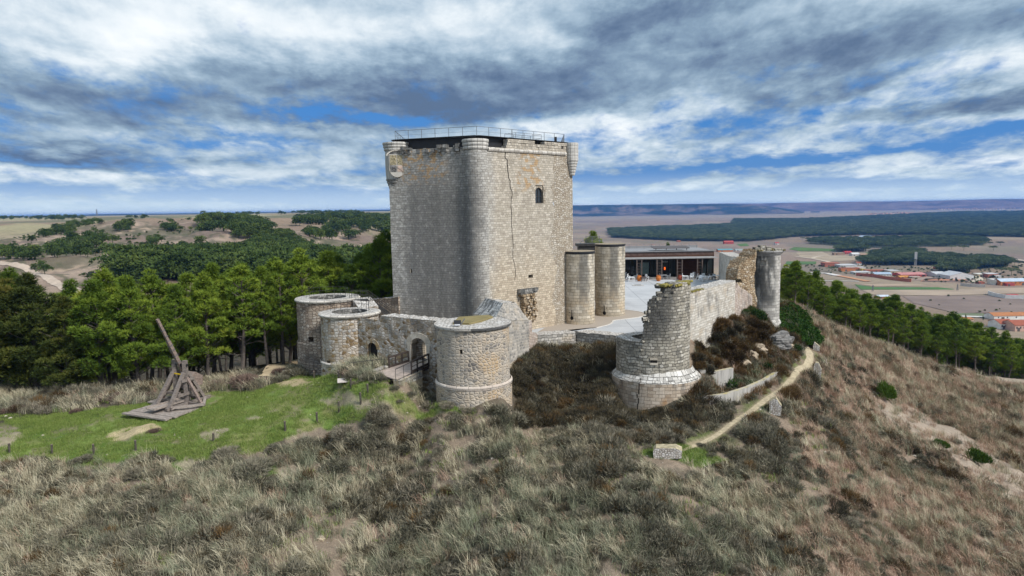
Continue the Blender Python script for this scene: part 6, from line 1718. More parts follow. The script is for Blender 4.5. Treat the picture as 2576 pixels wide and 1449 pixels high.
def pine_meshes(seed, h=12.0, base=.34, spread=2.7, lobes=40, tufts=150, mat=None, lean=.0, shape='cone'):
    g = np.random.default_rng(seed)
    mb = MB(); bend = g.normal(0,.03*h,(2,))
    pts = []; rads = []
    for t in np.linspace(0,1,8):
        pts.append((bend[0]*t*t+lean*t*h, bend[1]*math.sin(t*2), t*h*.95-.4)); rads.append(.19*(h/12)*(1-.86*t)+.02)
    mb.tube(pts, rads, 7)
    tr = np.array(pts)
    V = []; T = []; Fc = []; nv = 0
    for i in range(lobes):
        t = base + (1-base)*((i+.5)/lobes)**.9 
        env = spread*(math.sin(math.pi*min(1,max(0,(t-base)/(1-base)*.80+.20)))**.75) if shape == 'cone' else spread*(1.0 if t > .62 else .45)
        a = i*2.399 + g.normal(0,.5); rr_ = env*g.uniform(.35,1.0)
        if t > .93: rr_ *= .3
        c = np.array([np.interp(t,np.linspace(0,1,8),tr[:,0]) + rr_*math.cos(a), np.interp(t,np.linspace(0,1,8),tr[:,1]) + rr_*math.sin(a), t*h - .12*rr_ + g.normal(0,.25)])
        R = g.uniform(.55,1.05)*(1.12-.45*t)*(h/12)**.5*spread/2.7; Rz = R*g.uniform(.45,.8)
        if i % 2 == 0 or rr_ > env*.7:
            zb = max(.5, c[2]-rr_*.55-.4); tt = np.clip(zb/(h*.95),0,1); k = [np.interp(tt,np.linspace(0,1,8),tr[:,j]) for j in (0,1)]
            mb.tube([(k[0],k[1],zb), ((k[0]+c[0])/2,(k[1]+c[1])/2,(zb+c[2])/2-.1), tuple(c)], [.06,.045,.02], 4, cap=False)
        n = int(tufts*R*R*1.1)
        d = unit(g.normal(size=(n,3))); d[:,2] = np.where(d[:,2] < -.45, -d[:,2], d[:,2])
        p = c + d*np.array([R,R,Rz])*g.uniform(.62,1.05,(n,1))
        dd = np.repeat(d,5,0) + g.normal(0,.55,(n*5,3)) + np.array([0,0,.35]); pp = np.repeat(p,5,0)
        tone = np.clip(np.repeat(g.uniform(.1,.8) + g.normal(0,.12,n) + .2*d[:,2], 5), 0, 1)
        v, f, to = spikes(pp, unit(dd), g.uniform(.24,.5,n*5), g.uniform(.025,.05,n*5), tone, g)
        V.append(v); Fc.append(f+nv); T.append(to); nv += len(v)
    # dead lower twigs
    for k in range(7):
        z = g.uniform(.12,base)*h; a = g.uniform(0,6.28); L = g.uniform(.7,1.8); x, y = np.interp(z/(h*.95),np.linspace(0,1,8),tr[:,0]), np.interp(z/(h*.95),np.linspace(0,1,8),tr[:,1])
        mb.tube([(x,y,z),(x+L*math.cos(a),y+L*math.sin(a),z+.3*L)],[.035,.01],4,cap=False)
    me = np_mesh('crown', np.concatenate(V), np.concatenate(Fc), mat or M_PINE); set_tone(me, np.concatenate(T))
    tm = bpy.data.meshes.new('trunk'); tm.from_pydata(mb.v, [], mb.f); tm.materials.append(M_BARK); tm.update()
    return tm, me
variants = []
for k, (h, base, sp_, lb, mat, lean) in enumerate(((12,.32,2.7,66,M_PINE,0),(12,.42,2.4,56,M_PINE,.03),(12,.24,2.8,74,M_PINE,0),(12,.50,2.5,48,M_PINE,-.03),(12,.16,3.2,76,M_PINED,0),(12,.38,2.2,56,M_PINE,.02))):
    variants.append(pine_meshes(100+k, h, base, sp_, lb, 130, mat, lean))
def pine(x, y, z, h, k, label, group, rz=None, wide=1.0):
    tm, cm = variants[k]; t = bpy.data.objects.new('pine_tree', None); COL.objects.link(t); t.empty_display_size = .3
    t.location = (x,y,z); t.rotation_euler.z = random.uniform(0,6.28) if rz is None else rz; s = h/12; t.scale = (s*wide, s*wide, s)
    tag(t, label, 'tree', group)
    link('trunk', tm, t); link('crown', cm, t); return t
tops_l = [(-200,690),(0,692),(60,688),(150,735),(215,705),(330,690),(390,720),(500,676),(560,690),(640,672),(760,650),(850,655),(930,625),(985,590)]
GL = 'dense pines of the wood left of the castle'; LBL = 'dark green pine crowded in the wood on the trebuchet side of the castle'
spec_l = {}
rows = [(61.5,-500,735,88),(66,-520,742,80),(71.5,-500,985,78),(78,-500,985,74),(86,-500,985,72),(96,-480,985,70),(108,-460,985,66)]
nl = 0
wood_pts = []
for ri, (Y, x0, x1, dx) in enumerate(rows):
    px = x0 + random.uniform(0,dx*.5)
    while px < x1:
        Yj = Y + random.uniform(-2,2)
        if ri == 0 and px > 560: Yj += 3
        q = P(px, 600, Yj); gz = Hs(q[0], q[1]); ty = np.interp(px, [a for a,_ in tops_l], [b for _,b in tops_l]) + random.uniform(-12,30) + (0 if ri < 3 else -6)
        ztop = P(px, ty, Yj)[2]; h = float(np.clip(ztop-gz, 7.5, 16.5 if px > 880 else 14.0))
        k = random.choice([0,1,2,3,5,0,2]) if ri else random.choice([0,1,2,5,2])
        if -90 < px < 140 and ri == 0: k = 4
        lab = LBL
        if ri == 0:
            lab = 'front-row pine at the near edge of the wood behind the trebuchet lawn'
            if k == 4: lab = 'olive-brown broad pines at the very left of the wood edge'
        if ri >= 4 or px < -90: wood_pts.append((q[0], q[1], gz-.1, h/12, k))
        else: pine(q[0], q[1], gz-.1, h, k, lab, GL if ri else 'front row of the left pine wood', wide=random.uniform(.95,1.25)); nl += 1
        px += dx*random.uniform(.75,1.25)*(61.5/Y)**.25
# two bare-stemmed pines with pale forked trunks
for px, py, h in ((648,905,12.5),(672,900,12.8)):
    g = ground(px, py+12); pine(g[0], g[1], g[2], h, 3, 'bare-stemmed pine with a pale forked trunk, %s of the pair beside the sandy track' % ('left' if px < 660 else 'right'), 'bare-stemmed pines', wide=.8)
tops_r = [(1960,668),(2000,662),(2050,690),(2085,705),(2130,700),(2200,742),(2260,742),(2330,772),(2400,792),(2470,802),(2530,835),(2600,850),(2700,880),(3060,960)]
edge = [(1950,83),(2000,88),(2100,97),(2200,103),(2350,110),(2576,117),(2720,121),(3060,124)]
GR_ = 'dense pines of the wood below the right slope'
for ri, (dY, dx) in enumerate(((1.5,40),(8,36),(16,35),(26,33),(38,32),(52,32),(68,30))):
    px = (1990 if dY < 5 else 1972) + random.uniform(0,20)
    while px < 3050:
        Y = np.interp(px, [a for a,_ in edge], [b for _,b in edge]) + dY + random.uniform(-2,2)
        if px < 1999 and dY < 12: px += 25; continue
        q = P(px, 600, Y); gz = Hs(q[0], q[1]); ty = np.interp(px, [a for a,_ in tops_r], [b for _,b in tops_r]) + random.uniform(-2,26) + (26 if ri == 0 else 0)
        h = float(np.clip(P(px, ty, Y)[2]-gz, 7.5, 17)); 
        lab = 'dark green pine massed in the wood beyond the dry right-hand slope' if ri else 'front-row pine along the top edge of the dry right-hand slope'
        k = random.choice([0,1,3,3,5,2] if ri else [1,3,3,5])
        if ri >= 5 or px > 2640: wood_pts.append((q[0], q[1], gz-.1, h/12, k))
        else: pine(q[0], q[1], gz-.1, h, k, lab, GR_ if ri else 'front row of the right pine wood', wide=random.uniform(.95,1.3))
        px += dx*random.uniform(.75,1.25)
# pines beyond the court
q = P(1500, 640, 112); pine(q[0], q[1], P(1500,640,112)[2]-5, 9.3, 2, 'rounded pine rising right behind the keep above the small drums', 'pines behind the court', wide=1.2)
q = P(1478, 640, 118); pine(q[0], q[1], q[2]-4, 7.0, 2, 'smaller sunlit pine peeping out behind the right edge of the keep', 'pines behind the court', wide=1.2)
q = P(1680, 640, 121); pine(q[0], q[1], q[2]-6.5, 8.6, 0, 'pine tip showing above the roof of the cafe pavilion', 'pines behind the court', wide=.8)

# ---- scattering of uncountable cover
def in_poly(x, y, poly):
    r = np.zeros(len(x), bool); n = len(poly)
    for i in range(n):
        x1, y1 = poly[i]; x2, y2 = poly[(i+1)%n]
        r ^= ((y1 > y) != (y2 > y)) & (x < (x2-x1)*(y-y1)/((y2-y1) if abs(y2-y1) > 1e-9 else 1e-9)+x1)
    return r
def scatter(name, pts, rz, scl, idx, sources, kind='stuff', tilt=.0):
    me = bpy.data.meshes.new(name); n = len(pts)
    me.vertices.add(n); me.vertices.foreach_set('co', np.asarray(pts, np.float32).ravel())
    a = me.attributes.new('rot','FLOAT_VECTOR','POINT'); R = np.zeros((n,3), np.float32); R[:,2] = rz
    if tilt: R[:,0] = rng.normal(0,tilt,n); R[:,1] = rng.normal(0,tilt,n)
    a.data.foreach_set('vector', R.ravel())
    a = me.attributes.new('scl','FLOAT_VECTOR','POINT'); S = np.asarray(scl, np.float32); S = np.repeat(S[:,None],3,1) if S.ndim == 1 else S
    a.data.foreach_set('vector', S.ravel())
    a = me.attributes.new('pick','INT','POINT'); a.data.foreach_set('value', np.asarray(idx, np.int32))
    o = bpy.data.objects.new(name, me); COL.objects.link(o)
    src = bpy.data.collections.new(name + '_kinds')
    for i, m in enumerate(sources):
        s = bpy.data.objects.new('%02d_%s' % (i, m.name), m); src.objects.link(s)
    ng = bpy.data.node_groups.new(name + '_scatter', 'GeometryNodeTree')
    ng.interface.new_socket('Geometry', in_out='INPUT', socket_type='NodeSocketGeometry'); ng.interface.new_socket('Geometry', in_out='OUTPUT', socket_type='NodeSocketGeometry')
    gi = ng.nodes.new('NodeGroupInput'); go = ng.nodes.new('NodeGroupOutput')
    ci = node(ng, 'GeometryNodeCollectionInfo', {'Collection': src, 'Separate Children': True, 'Reset Children': True})
    na = lambda nm, ty: node(ng, 'GeometryNodeInputNamedAttribute', {'Name': nm}, data_type=ty).outputs[0]
    ip = node(ng, 'GeometryNodeInstanceOnPoints', {'Points': gi.outputs[0], 'Instance': ci.outputs[0], 'Pick Instance': True, 'Instance Index': na('pick','INT'), 'Scale': na('scl','FLOAT_VECTOR')})
    ng.links.new(node(ng, 'FunctionNodeEulerToRotation', {0: na('rot','FLOAT_VECTOR')}).outputs[0], ip.inputs['Rotation'])
    ng.links.new(ip.outputs[0], go.inputs[0])
    md = o.modifiers.new('scatter','NODES'); md.node_group = ng
    return tag(o, kind=kind)
def joined(tm, cm, name):
    n = len(tm.vertices); a = np.empty(n*3, np.float32); tm.vertices.foreach_get('co', a); m = len(cm.vertices); b_ = np.empty(m*3, np.float32); cm.vertices.foreach_get('co', b_)
    tone = np.empty(m, np.float32); cm.attributes['tone'].data.foreach_get('value', tone)
    fs = [tuple(p.vertices) for p in tm.polygons]; f3 = []
    for f in fs:
        for i in range(1, len(f)-1): f3.append((f[0], f[i], f[i+1]))
    cf = np.empty(len(cm.polygons)*3, np.int32); cm.polygons.foreach_get('vertices', cf)
    me = np_mesh(name, np.concatenate([a, b_]).reshape(-1,3), np.concatenate([np.array(f3), cf.reshape(-1,3)+n]), cm.materials[0]); me.materials.append(M_BARK)
    mi = np.zeros(len(me.polygons), np.int32); mi[:len(f3)] = 1; me.polygons.foreach_set('material_index', mi); set_tone(me, np.concatenate([np.zeros(n), tone])); return me
_wp = np.array(wood_pts)
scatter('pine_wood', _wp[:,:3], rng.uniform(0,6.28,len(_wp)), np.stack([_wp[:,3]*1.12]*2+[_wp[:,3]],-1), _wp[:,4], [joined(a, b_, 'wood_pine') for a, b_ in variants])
def heather_mesh(name, seed, mat, n=300, r=.42, hgt=.5, L=(.16,.36), w=(.009,.02), up=.55, tone=(.2,.8)):
    g = np.random.default_rng(seed)
    d = unit(g.normal(size=(n,3))); d[:,2] = np.abs(d[:,2])
    lump = .75 + .5*np.array([vnoise(np.array([x*2.2+seed]), np.array([y*2.2]), seed)[0] for x, y in d[:,:2]])
    p = d*np.array([r,r,hgt])*(lump*g.uniform(.55,1.0,n))[:,None]
    dd = unit(d*.8 + g.normal(0,.45,(n,3)) + np.array([0,0,up]))
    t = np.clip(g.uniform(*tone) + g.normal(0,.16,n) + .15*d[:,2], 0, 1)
    v, f, to = spikes(p, dd, g.uniform(*L, n), g.uniform(*w, n), t, g)
    me = np_mesh(name, v, f, mat); set_tone(me, to); return me
def grass_mesh(name, seed, mat, n=34, L=(.5,1.15), w=(.009,.017), spread=.22, lean=1.2, wind=True, tone=(.2,.9)):
    g = np.random.default_rng(seed); V = []; Fc = []; T = []; nv = 0
    for i in range(n):
        a = g.uniform(0,6.28); b0 = np.array([g.normal(0,spread), g.normal(0,spread), -.03])
        az = g.normal(0,.75) if wind else a; l = g.uniform(*L); ww = g.uniform(*w); le = lean*g.uniform(.4,1.25)
        out = np.array([math.cos(az), math.sin(az), 0]); side = np.array([-out[1], out[0], 0])
        side = unit(side + np.array([0,0,g.normal(0,.5)]))
        ks = []
        for s in (0,.35,.7,1.0):
            ang = le*s*1.15; p = b0 + out*l*(1-math.cos(ang))/max(le*1.15,.1) + np.array([0,0,1])*l*math.sin(ang)/max(le*1.15,.1)
            ks.append((p, ww*(1-s*.75)))
        for p, q in ks: V += [p-side*q, p+side*q]
        for k in range(3): Fc.append((nv+2*k, nv+2*k+1, nv+2*k+3, nv+2*k+2))
        t = np.clip(g.uniform(*tone)+g.normal(0,.1), 0, 1); T += [t]*8; nv += 8
    me = np_mesh(name, np.array(V), np.array(Fc), mat); set_tone(me, T); return me
M_HEA = foliage_mat('grey_heather', [(0,(.055,.054,.036)),(.35,(.125,.118,.082)),(.6,(.205,.188,.135)),(.85,(.295,.255,.19)),(1,(.37,.305,.225))], .4)
M_RUS = foliage_mat('russet_heather', [(0,(.022,.016,.009)),(.4,(.065,.044,.022)),(.7,(.13,.080,.033)),(1,(.22,.135,.058))], .5)
M_BRN = foliage_mat('dark_moat_scrub', [(0,(.02,.019,.013)),(.4,(.056,.050,.033)),(.7,(.105,.087,.054)),(1,(.18,.14,.08))], .45)
M_STR = foliage_mat('straw_grass', [(0,(.19,.16,.10)),(.35,(.35,.30,.20)),(.65,(.51,.455,.315)),(1,(.68,.62,.45))], .35)
M_GRG = foliage_mat('grey_green_grass', [(0,(.11,.12,.07)),(.5,(.22,.235,.15)),(1,(.40,.39,.27))], .35)
M_PNK = foliage_mat('pinkish_dry_grass', [(0,(.22,.13,.09)),(.5,(.43,.29,.205)),(1,(.62,.47,.35))], .35)
M_GRN = foliage_mat('green_turf', [(0,(.085,.135,.022)),(.5,(.165,.235,.05)),(1,(.29,.31,.10))], .4)
M_BGR = foliage_mat('green_bush', [(0,(.012,.03,.008)),(.5,(.03,.065,.014)),(1,(.07,.12,.025))], .4)
M_IVY = foliage_mat('ivy_leaves', [(0,(.012,.032,.006)),(.5,(.030,.075,.010)),(1,(.07,.13,.02))], .3)
hea = [heather_mesh('heather_tuft', 200+i, M_HEA, 560, .50, .40, (.10,.24)) for i in range(3)]
rus = [heather_mesh('russet_tuft', 210+i, M_RUS, 420, .5, .6, (.2,.42)) for i in range(2)]
brn = [heather_mesh('scrub_tuft', 220+i, M_BRN, 420, .5, .5) for i in range(2)]
stg = [grass_mesh('straw_tuft', 230+i, M_STR, 40) for i in range(3)]
grg = [grass_mesh('grey_grass_tuft', 240+i, M_GRG, 40, (.5,1.1)) for i in range(2)]
pnk = [grass_mesh('pink_grass_tuft', 250+i, M_PNK, 40, (.45,.95)) for i in range(2)]
grn = [grass_mesh('turf_tuft', 260+i, M_GRN, 34, (.10,.26), (.01,.018), .22, .7, False) for i in range(2)]
cover_kinds = hea + rus + brn + stg + grg + pnk + grn      # 0-2,3-4,5-6,7-9,10-11,12-13,14-15
def wp(lst): return [tuple(P(a, 800, Y)[:2]) for a, Y in lst]
CASTLE = wp([(742,58.5),(800,53.2),(880,52.6),(957,54),(1092,49.5),(1082,48.5),(1100,45.9),(1190,44.9),(1285,46),(1298,49),(1290,53),(1338,59.8),(1345,61.2),(1450,63.8),(1556,60.6),(1537,56),(1530,53.5),(1580,51.3),(1650,50.2),(1730,51.2),(1768,54),(1738,56.4),(1851,64.8),(1888,70.5),(1964,72),(1970,76),(1880,90),(1850,110),(1400,112),(985,90),(740,66)])
BRIDGE = [tuple(x[:2]) for x in (nl_+(nl_-fl_)*.1, nr_+(nr_-fr_)*.1, fr_, fl_)]
CONC_IN = None
PATHL = [ground(a,b_)[:2] for a,b_ in [(1740,1119),(1820,1082),(1885,1040),(1945,995),(1990,955),(2022,925),(2038,905),(2036,885),(2028,868)]]
TRACKL = [ground(a,b_)[:2] for a,b_ in [(680,948),(735,915),(800,885)]]
ENGP = [tuple(W(l,w,0)[:2]) for l, w in ((-3.6,-2.6),(3.6,-2.6),(3.6,2.6),(1.5,3.3),(-1,3.3),(-3.6,2.6))]
def cand(n, r0, r1, a0=-42, a1=42):
    r = np.sqrt(rng.uniform(r0*r0, r1*r1, n)); t = np.radians(rng.uniform(a0, a1, n)); return r*np.sin(t), r*np.cos(t)
def seg_d(x, y, L):
    d = np.full(len(x), 1e9)
    for (x1,y1),(x2,y2) in zip(L[:-1], L[1:]):
        q = (x2-x1)**2+(y2-y1)**2+1e-9; t = np.clip(((x-x1)*(x2-x1)+(y-y1)*(y2-y1))/q,0,1); d = np.minimum(d, np.hypot(x-x1-t*(x2-x1), y-y1-t*(y2-y1)))
    return d
x, y = cand(225000, 34, 158, -51, 51)
r = np.hypot(x, y)
keep_ = rng.random(len(x)) < np.clip((66/r)**1.1, .24, 1)
keep_ &= ~in_poly(x, y, CASTLE) & ~in_poly(x, y, BRIDGE) & ~in_poly(x, y, ENGP)
keep_ &= (seg_d(x, y, PATHL) > .9) & (seg_d(x, y, TRACKL) > 2.2)
# court side and woods floor stay bare
th_ = np.degrees(np.arctan2(x, y))
keep_ &= ~((th_ < -5) & (y > 77)) & ~((th_ > -12) & (th_ < 16) & (r > 82) ) & ~((th_ > 12) & (r > np.interp(th_, [12,24,28,34,40,52], [95,126,140,152,158,158])))
x, y = x[keep_], y[keep_]; z = H(x, y); px_, py_ = project(x, y, z)
lawn_m = in_poly(x, y, LAWN); grm = np.zeros(len(x), bool)
for q_ in GREENS: grm |= in_poly(x, y, q_)
sand = np.zeros(len(x), bool)
for q_ in SANDS: sand |= in_poly(x, y, q_)
scr = in_poly(x, y, SCREE) | in_poly(x, y, RIDGEDIRT)
n1_ = fbm(x*.22, y*.22, 51, 3); n2_ = fbm(x*.09, y*.09, 52, 3); n3_ = fbm(x*.5, y*.5, 53, 2)
moat = (px_ > 1285) & (px_ < 1800) & (py_ < 1075) & (py_ > 870)
terr = (px_ > 1735) & (px_ < 2000) & (py_ < 1010)
rsl = ss(px_, 1750, 2250)
u_ = rng.random(len(x)); idx = np.full(len(x), -1); k3 = rng.integers(0,3,len(x)); k2 = rng.integers(0,2,len(x))
pg = np.clip(.40 + 1.9*(n1_-.5) + .6*(n3_-.5) + .2*rsl, .06, .85)          # share of grass
for i in range(1): pass
isg = u_ < pg
straw = ss(n2_, .42, .60)*(1-rsl*.6) 
u2 = rng.random(len(x))
idx = np.where(isg, np.where(u2 < .30+.5*straw, 7+k3, np.where(u2 < .35+.35*rsl+.5*straw, 12+k2, 10+k2)), np.where(u2 < .88, k3, np.where(u2 < .91, 3+k2, 5+k2)))
idx = np.where(rsl*isg > .5, np.where(u2 < .55, 12+k2, np.where(u2 < .85, 7+k3, 10+k2)), idx)
idx = np.where(moat & (u_ > .05), np.where(u2 < .82, 5+k2, np.where(u2 < .87, 3+k2, k3)), idx)
idx = np.where(terr, np.where(u2 < .35, 3+k2, np.where(u2 < .6, k3, np.where(u2 < .8, 10+k2, 12+k2))), idx)
pst = np.zeros(len(x), bool)
for a_, b_, w_ in ((1680,1155,1.6),(1950,1045,1.1),(2056,953,.9),(2054,884,.8)):
    g_ = ground(a_, b_); pst |= (np.abs(x-g_[0]) < w_) & (y < g_[1]+.5) & (y > g_[1]-2.8)
cwl = np.interp(px_, [1757,1826,1884,1927,1977,2014], [1024,1016,1000,980,940,912]); pst |= (px_ > 1750) & (px_ < 2016) & (py_ > cwl-14) & (py_ < cwl+16) & (u_ > .25)
for q_ in posts:
    g_ = ground(q_[0], q_[1]); pst |= (np.abs(x-g_[0]) < .9) & (y < g_[1]+.6) & (y > g_[1]-2.6)
drop = (lawn_m | grm | pst) | (sand & (u_ > .05)) | (scr & (u_ > .10)) | ((n3_ < .42) & (u_ > .22) & ~moat & ~terr) | ((idx < 3) & (rng.random(len(x)) > .85-.35*rsl) & ~moat & ~terr)
idx = np.where((n3_ < .40) & (rng.random(len(x)) < .35*(1-rsl)) & ~moat & ~terr, 14+k2, idx); sm_ = np.where((idx < 3), (1-.3*rsl)*np.clip(np.exp(rng.normal(0,.28,len(x))),.6,1.7), 1.0)
kk = ~drop
sc_ = rng.uniform(.65,1.3,len(x))*np.where(idx < 7, np.clip(.75+1.1*(n1_*0+fbm(x*.35,y*.35,57,2)-.35), .5, 1.5), 1.0)*np.clip((r[keep_]/62)**.45, 1, 1.5)*sm_*np.where(idx >= 14, 1.5, 1)
rzz = np.where(idx >= 7, math.radians(205) + rng.normal(0,.85,len(x)) + 2.6*(fbm(x*.12, y*.12, 95, 2)-.5), rng.uniform(0,6.28,len(x)))
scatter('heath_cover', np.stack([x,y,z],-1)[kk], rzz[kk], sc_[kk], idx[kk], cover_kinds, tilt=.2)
# loose stones in the bare gaps
xs_, ys_ = cand(1500, 38, 140); ms_ = (fbm(xs_*.5, ys_*.5, 53, 2) < .45) & ~in_poly(xs_, ys_, CASTLE) & ~((np.degrees(np.arctan2(xs_, ys_)) < 12) & (ys_ > 78)); ms_ |= in_poly(xs_, ys_, SCREE); xs_, ys_ = xs_[ms_], ys_[ms_]
def stone_mesh(seed):
    g = np.random.default_rng(seed); bm = bmesh.new(); bmesh.ops.create_icosphere(bm, subdivisions=1, radius=1.0)
    for v in bm.verts: v.co = Vector((v.co.x*g.uniform(.7,1.2), v.co.y*g.uniform(.6,1.0), v.co.z*g.uniform(.4,.7)))
    me = bpy.data.meshes.new('loose_stone'); bm.to_mesh(me); bm.free(); me.materials.append(M_STONE); return me
M_STONE = plain('loose_limestone', (.52,.45,.37), .95, .3, 2.0)
scatter('loose_stones', np.stack([xs_,ys_,H(xs_,ys_)+.02],-1), rng.uniform(0,6.28,len(xs_)), np.exp(rng.normal(-2.3,.5,len(xs_))), rng.integers(0,3,len(xs_)), [stone_mesh(i) for i in range(3)])
# turf
xa, ya = cand(60000, 50, 86, -45, 5)
m_ = in_poly(xa, ya, LAWN) & ~in_poly(xa, ya, ENGP) & ~in_poly(xa, ya, BRIDGE)
for i_, q_ in enumerate(SANDS): m_ &= ~(in_poly(xa, ya, q_) & (rng.random(len(xa)) > .12))
m_ &= rng.random(len(xa)) < np.clip(1.6*fbm(xa*.3, ya*.3, 71, 3)-.25, .15, 1)
xb, yb_ = cand(30000, 42, 75, -20, 30); mb_ = np.zeros(len(xb), bool)
for q_ in GREENS: mb_ |= in_poly(xb, yb_, q_)
mb_ &= seg_d(xb, yb_, PATHL) > .6
xt, yt = np.concatenate([xa[m_], xb[mb_]]), np.concatenate([ya[m_], yb_[mb_]])
scatter('turf', np.stack([xt,yt,H(xt,yt)-.01],-1), rng.uniform(0,6.28,len(xt)), rng.uniform(.6,1.25,len(xt)), rng.integers(0,2,len(xt)), grn)

# ---- bushes one can point at
def bush_mesh(name, seed, mat, n=2600, lob=6, L=(.14,.34), w=(.012,.024), flat=.75):
    g = np.random.default_rng(seed); V = []; Fc = []; T = []; nv = 0
    for i in range(lob):
        a = g.uniform(0,6.28); c = np.array([math.cos(a), math.sin(a), 0])*g.uniform(.1,.6)*(i > 0) + np.array([0,0,g.uniform(.05,.3)]); R = g.uniform(.42,.68)
        m = n//lob; d = unit(g.normal(size=(m,3))); d[:,2] = np.abs(d[:,2])*1.0
        p = c + d*np.array([R,R,R*flat*1.3])*g.uniform(.6,1.0,(m,1))
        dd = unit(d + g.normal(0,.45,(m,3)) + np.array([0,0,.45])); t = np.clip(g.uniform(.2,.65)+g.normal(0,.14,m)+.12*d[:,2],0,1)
        v, f, to = spikes(p, dd, g.uniform(*L,m), g.uniform(*w,m), t, g); V.append(v); Fc.append(f+nv); T.append(to); nv += len(v)
    me = np_mesh(name, np.concatenate(V), np.concatenate(Fc), mat); set_tone(me, np.concatenate(T)); return me
BH = [bush_mesh('heather_bush', 300+i, M_HEA) for i in range(3)]; BR = [bush_mesh('russet_bush', 310+i, M_RUS) for i in range(3)]
BB = [bush_mesh('moat_bush', 320+i, M_BRN) for i in range(3)]; BG = [bush_mesh('green_bush', 330+i, M_BGR, 3000, 7, (.12,.28), (.02,.04), .9) for i in range(2)]
M_BYG = foliage_mat('young_pine_green', [(0,(.03,.06,.008)),(.5,(.075,.135,.018)),(1,(.15,.21,.03))], .3)
BY = [bush_mesh('young_pine_bush', 335, M_BYG, 3000, 7, (.14,.3), (.02,.04), .9)]
M_PKB = foliage_mat('pinkish_heather', [(0,(.06,.042,.034)),(.5,(.16,.11,.088)),(1,(.31,.22,.17))], .3)
BP = [bush_mesh('pinkish_bush', 340+i, M_PKB) for i in range(2)]
def bush(px, py, wpx, meshes, label, group=None, name='bush', hs=1.0, Y=None, sink=.1, cat='bush'):
    g = ground(px, py) if Y is None else np.array([*P(px,py,Y)[:2], 0.0])
    if Y is not None: g[2] = Hs(g[0], g[1])
    s = wpx*g[1]/F/2/1.05; me = random.choice(meshes)
    o = link(name, me, None, (g[0], g[1]+s*.4, Hs(g[0], g[1]+s*.4)-sink*s), random.uniform(0,6.28), (s, s, s*hs*random.uniform(.85,1.1)))
    return tag(o, label, cat, group)
for px, py, w_, lab in ((70,1180,105,'broad dark heather bush at the left end of the near post line'),(205,1168,80,'heather bush between the second and third lawn posts'),(345,1205,110,'rounded dark heather bush standing alone below the fourth lawn post'),(250,1215,80,'brownish heather bush left of the rounded dark one'),(620,1215,170,'large heather thicket below the bare patch of the lawn'),(560,1160,110,'heather bush at the lawn corner under the bare-patch post'),(770,1130,120,'dark heather bush topped with straw at the shrub line'),(870,1105,100,'heather mound right of the shrub-line posts'),(690,1145,80,'low heather tuft left of the shrub-line posts'),(960,1085,110,'heather mound below the stony patch'),(1050,1085,90,'heather mound where the lawn narrows to its tip'),(845,1195,120,'grey heather mound under the shrub line'),(740,1245,110,'dark heather mound beside the green hollow'),(1010,1150,110,'dark heather mound on the brow before the gate tower')):
    bush(px, py, w_*.9, BH, lab, 'heather bushes along the lawn edge', hs=.6)
for px, py, w_, lab in ((545,980,90,'pinkish heather thicket just right of the trebuchet platform'),(610,978,110,'largest pinkish heather thicket between trebuchet and sandy track'),(660,968,60,'right end of the pinkish heather thicket by the sandy patch'),(700,945,55,'small grey-pink bush where the sandy track meets the lawn'),(740,940,50,'low brown bush at the foot of the hindmost drum tower'),(185,1040,36,'small round pinkish bush alone on the lawn'),(300,1018,40,'low pinkish tuft left of the trebuchet'),(383,1090,34,'silvery bush on the lawn in front of the trebuchet')):
    bush(px, py, w_, BP, lab, 'pinkish bushes behind the lawn', hs=.75)
k = 0
for px in range(-10, 400, 38):
    py = np.interp(px, [-10,60,250,390],[1046,1038,1016,1002])+random.uniform(-4,4); bush(px, py, random.uniform(50,75), BP, 'pinkish dry heather in the long hedge-like row at the back of the lawn', 'pinkish hedge row behind the lawn', hs=.7)
for px, py, w_, lab in ((888,970,42,'heather clump on the bank left of the bridge ramp'),(942,968,46,'straw-topped clump on the bank in front of the bridge ramp'),(990,985,46,'heather clump half way along the bank below the abutment'),(1030,1000,50,'heather clump low on the bank below the abutment'),(1005,1020,36,'small round heather at the edge of the stony patch'),(1090,1010,60,'heather clump at the left foot of the round gate tower'),(1130,1030,70,'heather clump under the middle of the round gate tower'),(1180,1045,70,'heather clump under the right half of the round gate tower'),(1240,1045,60,'heather clump right of the round gate tower foot')):
    bush(px, py, w_*.85, BH, lab, 'heather on the bank by the bridge', hs=.5)
# moat thicket
for i in range(64):
    px, py = random.uniform(1300,1560), random.uniform(900,1075)
    if px > 1500 and 935 < py < 1035: px -= 60
    if px < 1345 and py < 930: py += 60
    bush(px, py, random.uniform(45,80), BB if random.random() < .9 else BR, 'dark brown heather bush packed in the moat between gate tower and ruined tower', 'moat bushes', name='moat_bush', hs=.75)
for i in range(16):
    px = 1560+i*16; py = 1043+random.uniform(-5,16) - (8 if px > 1700 else 0); bush(px, py, random.uniform(40,64), BB, 'dark scrub bush along the foot of the ruined tower plinth', 'scrub round the plinth foot', name='scrub_bush', hs=.65)
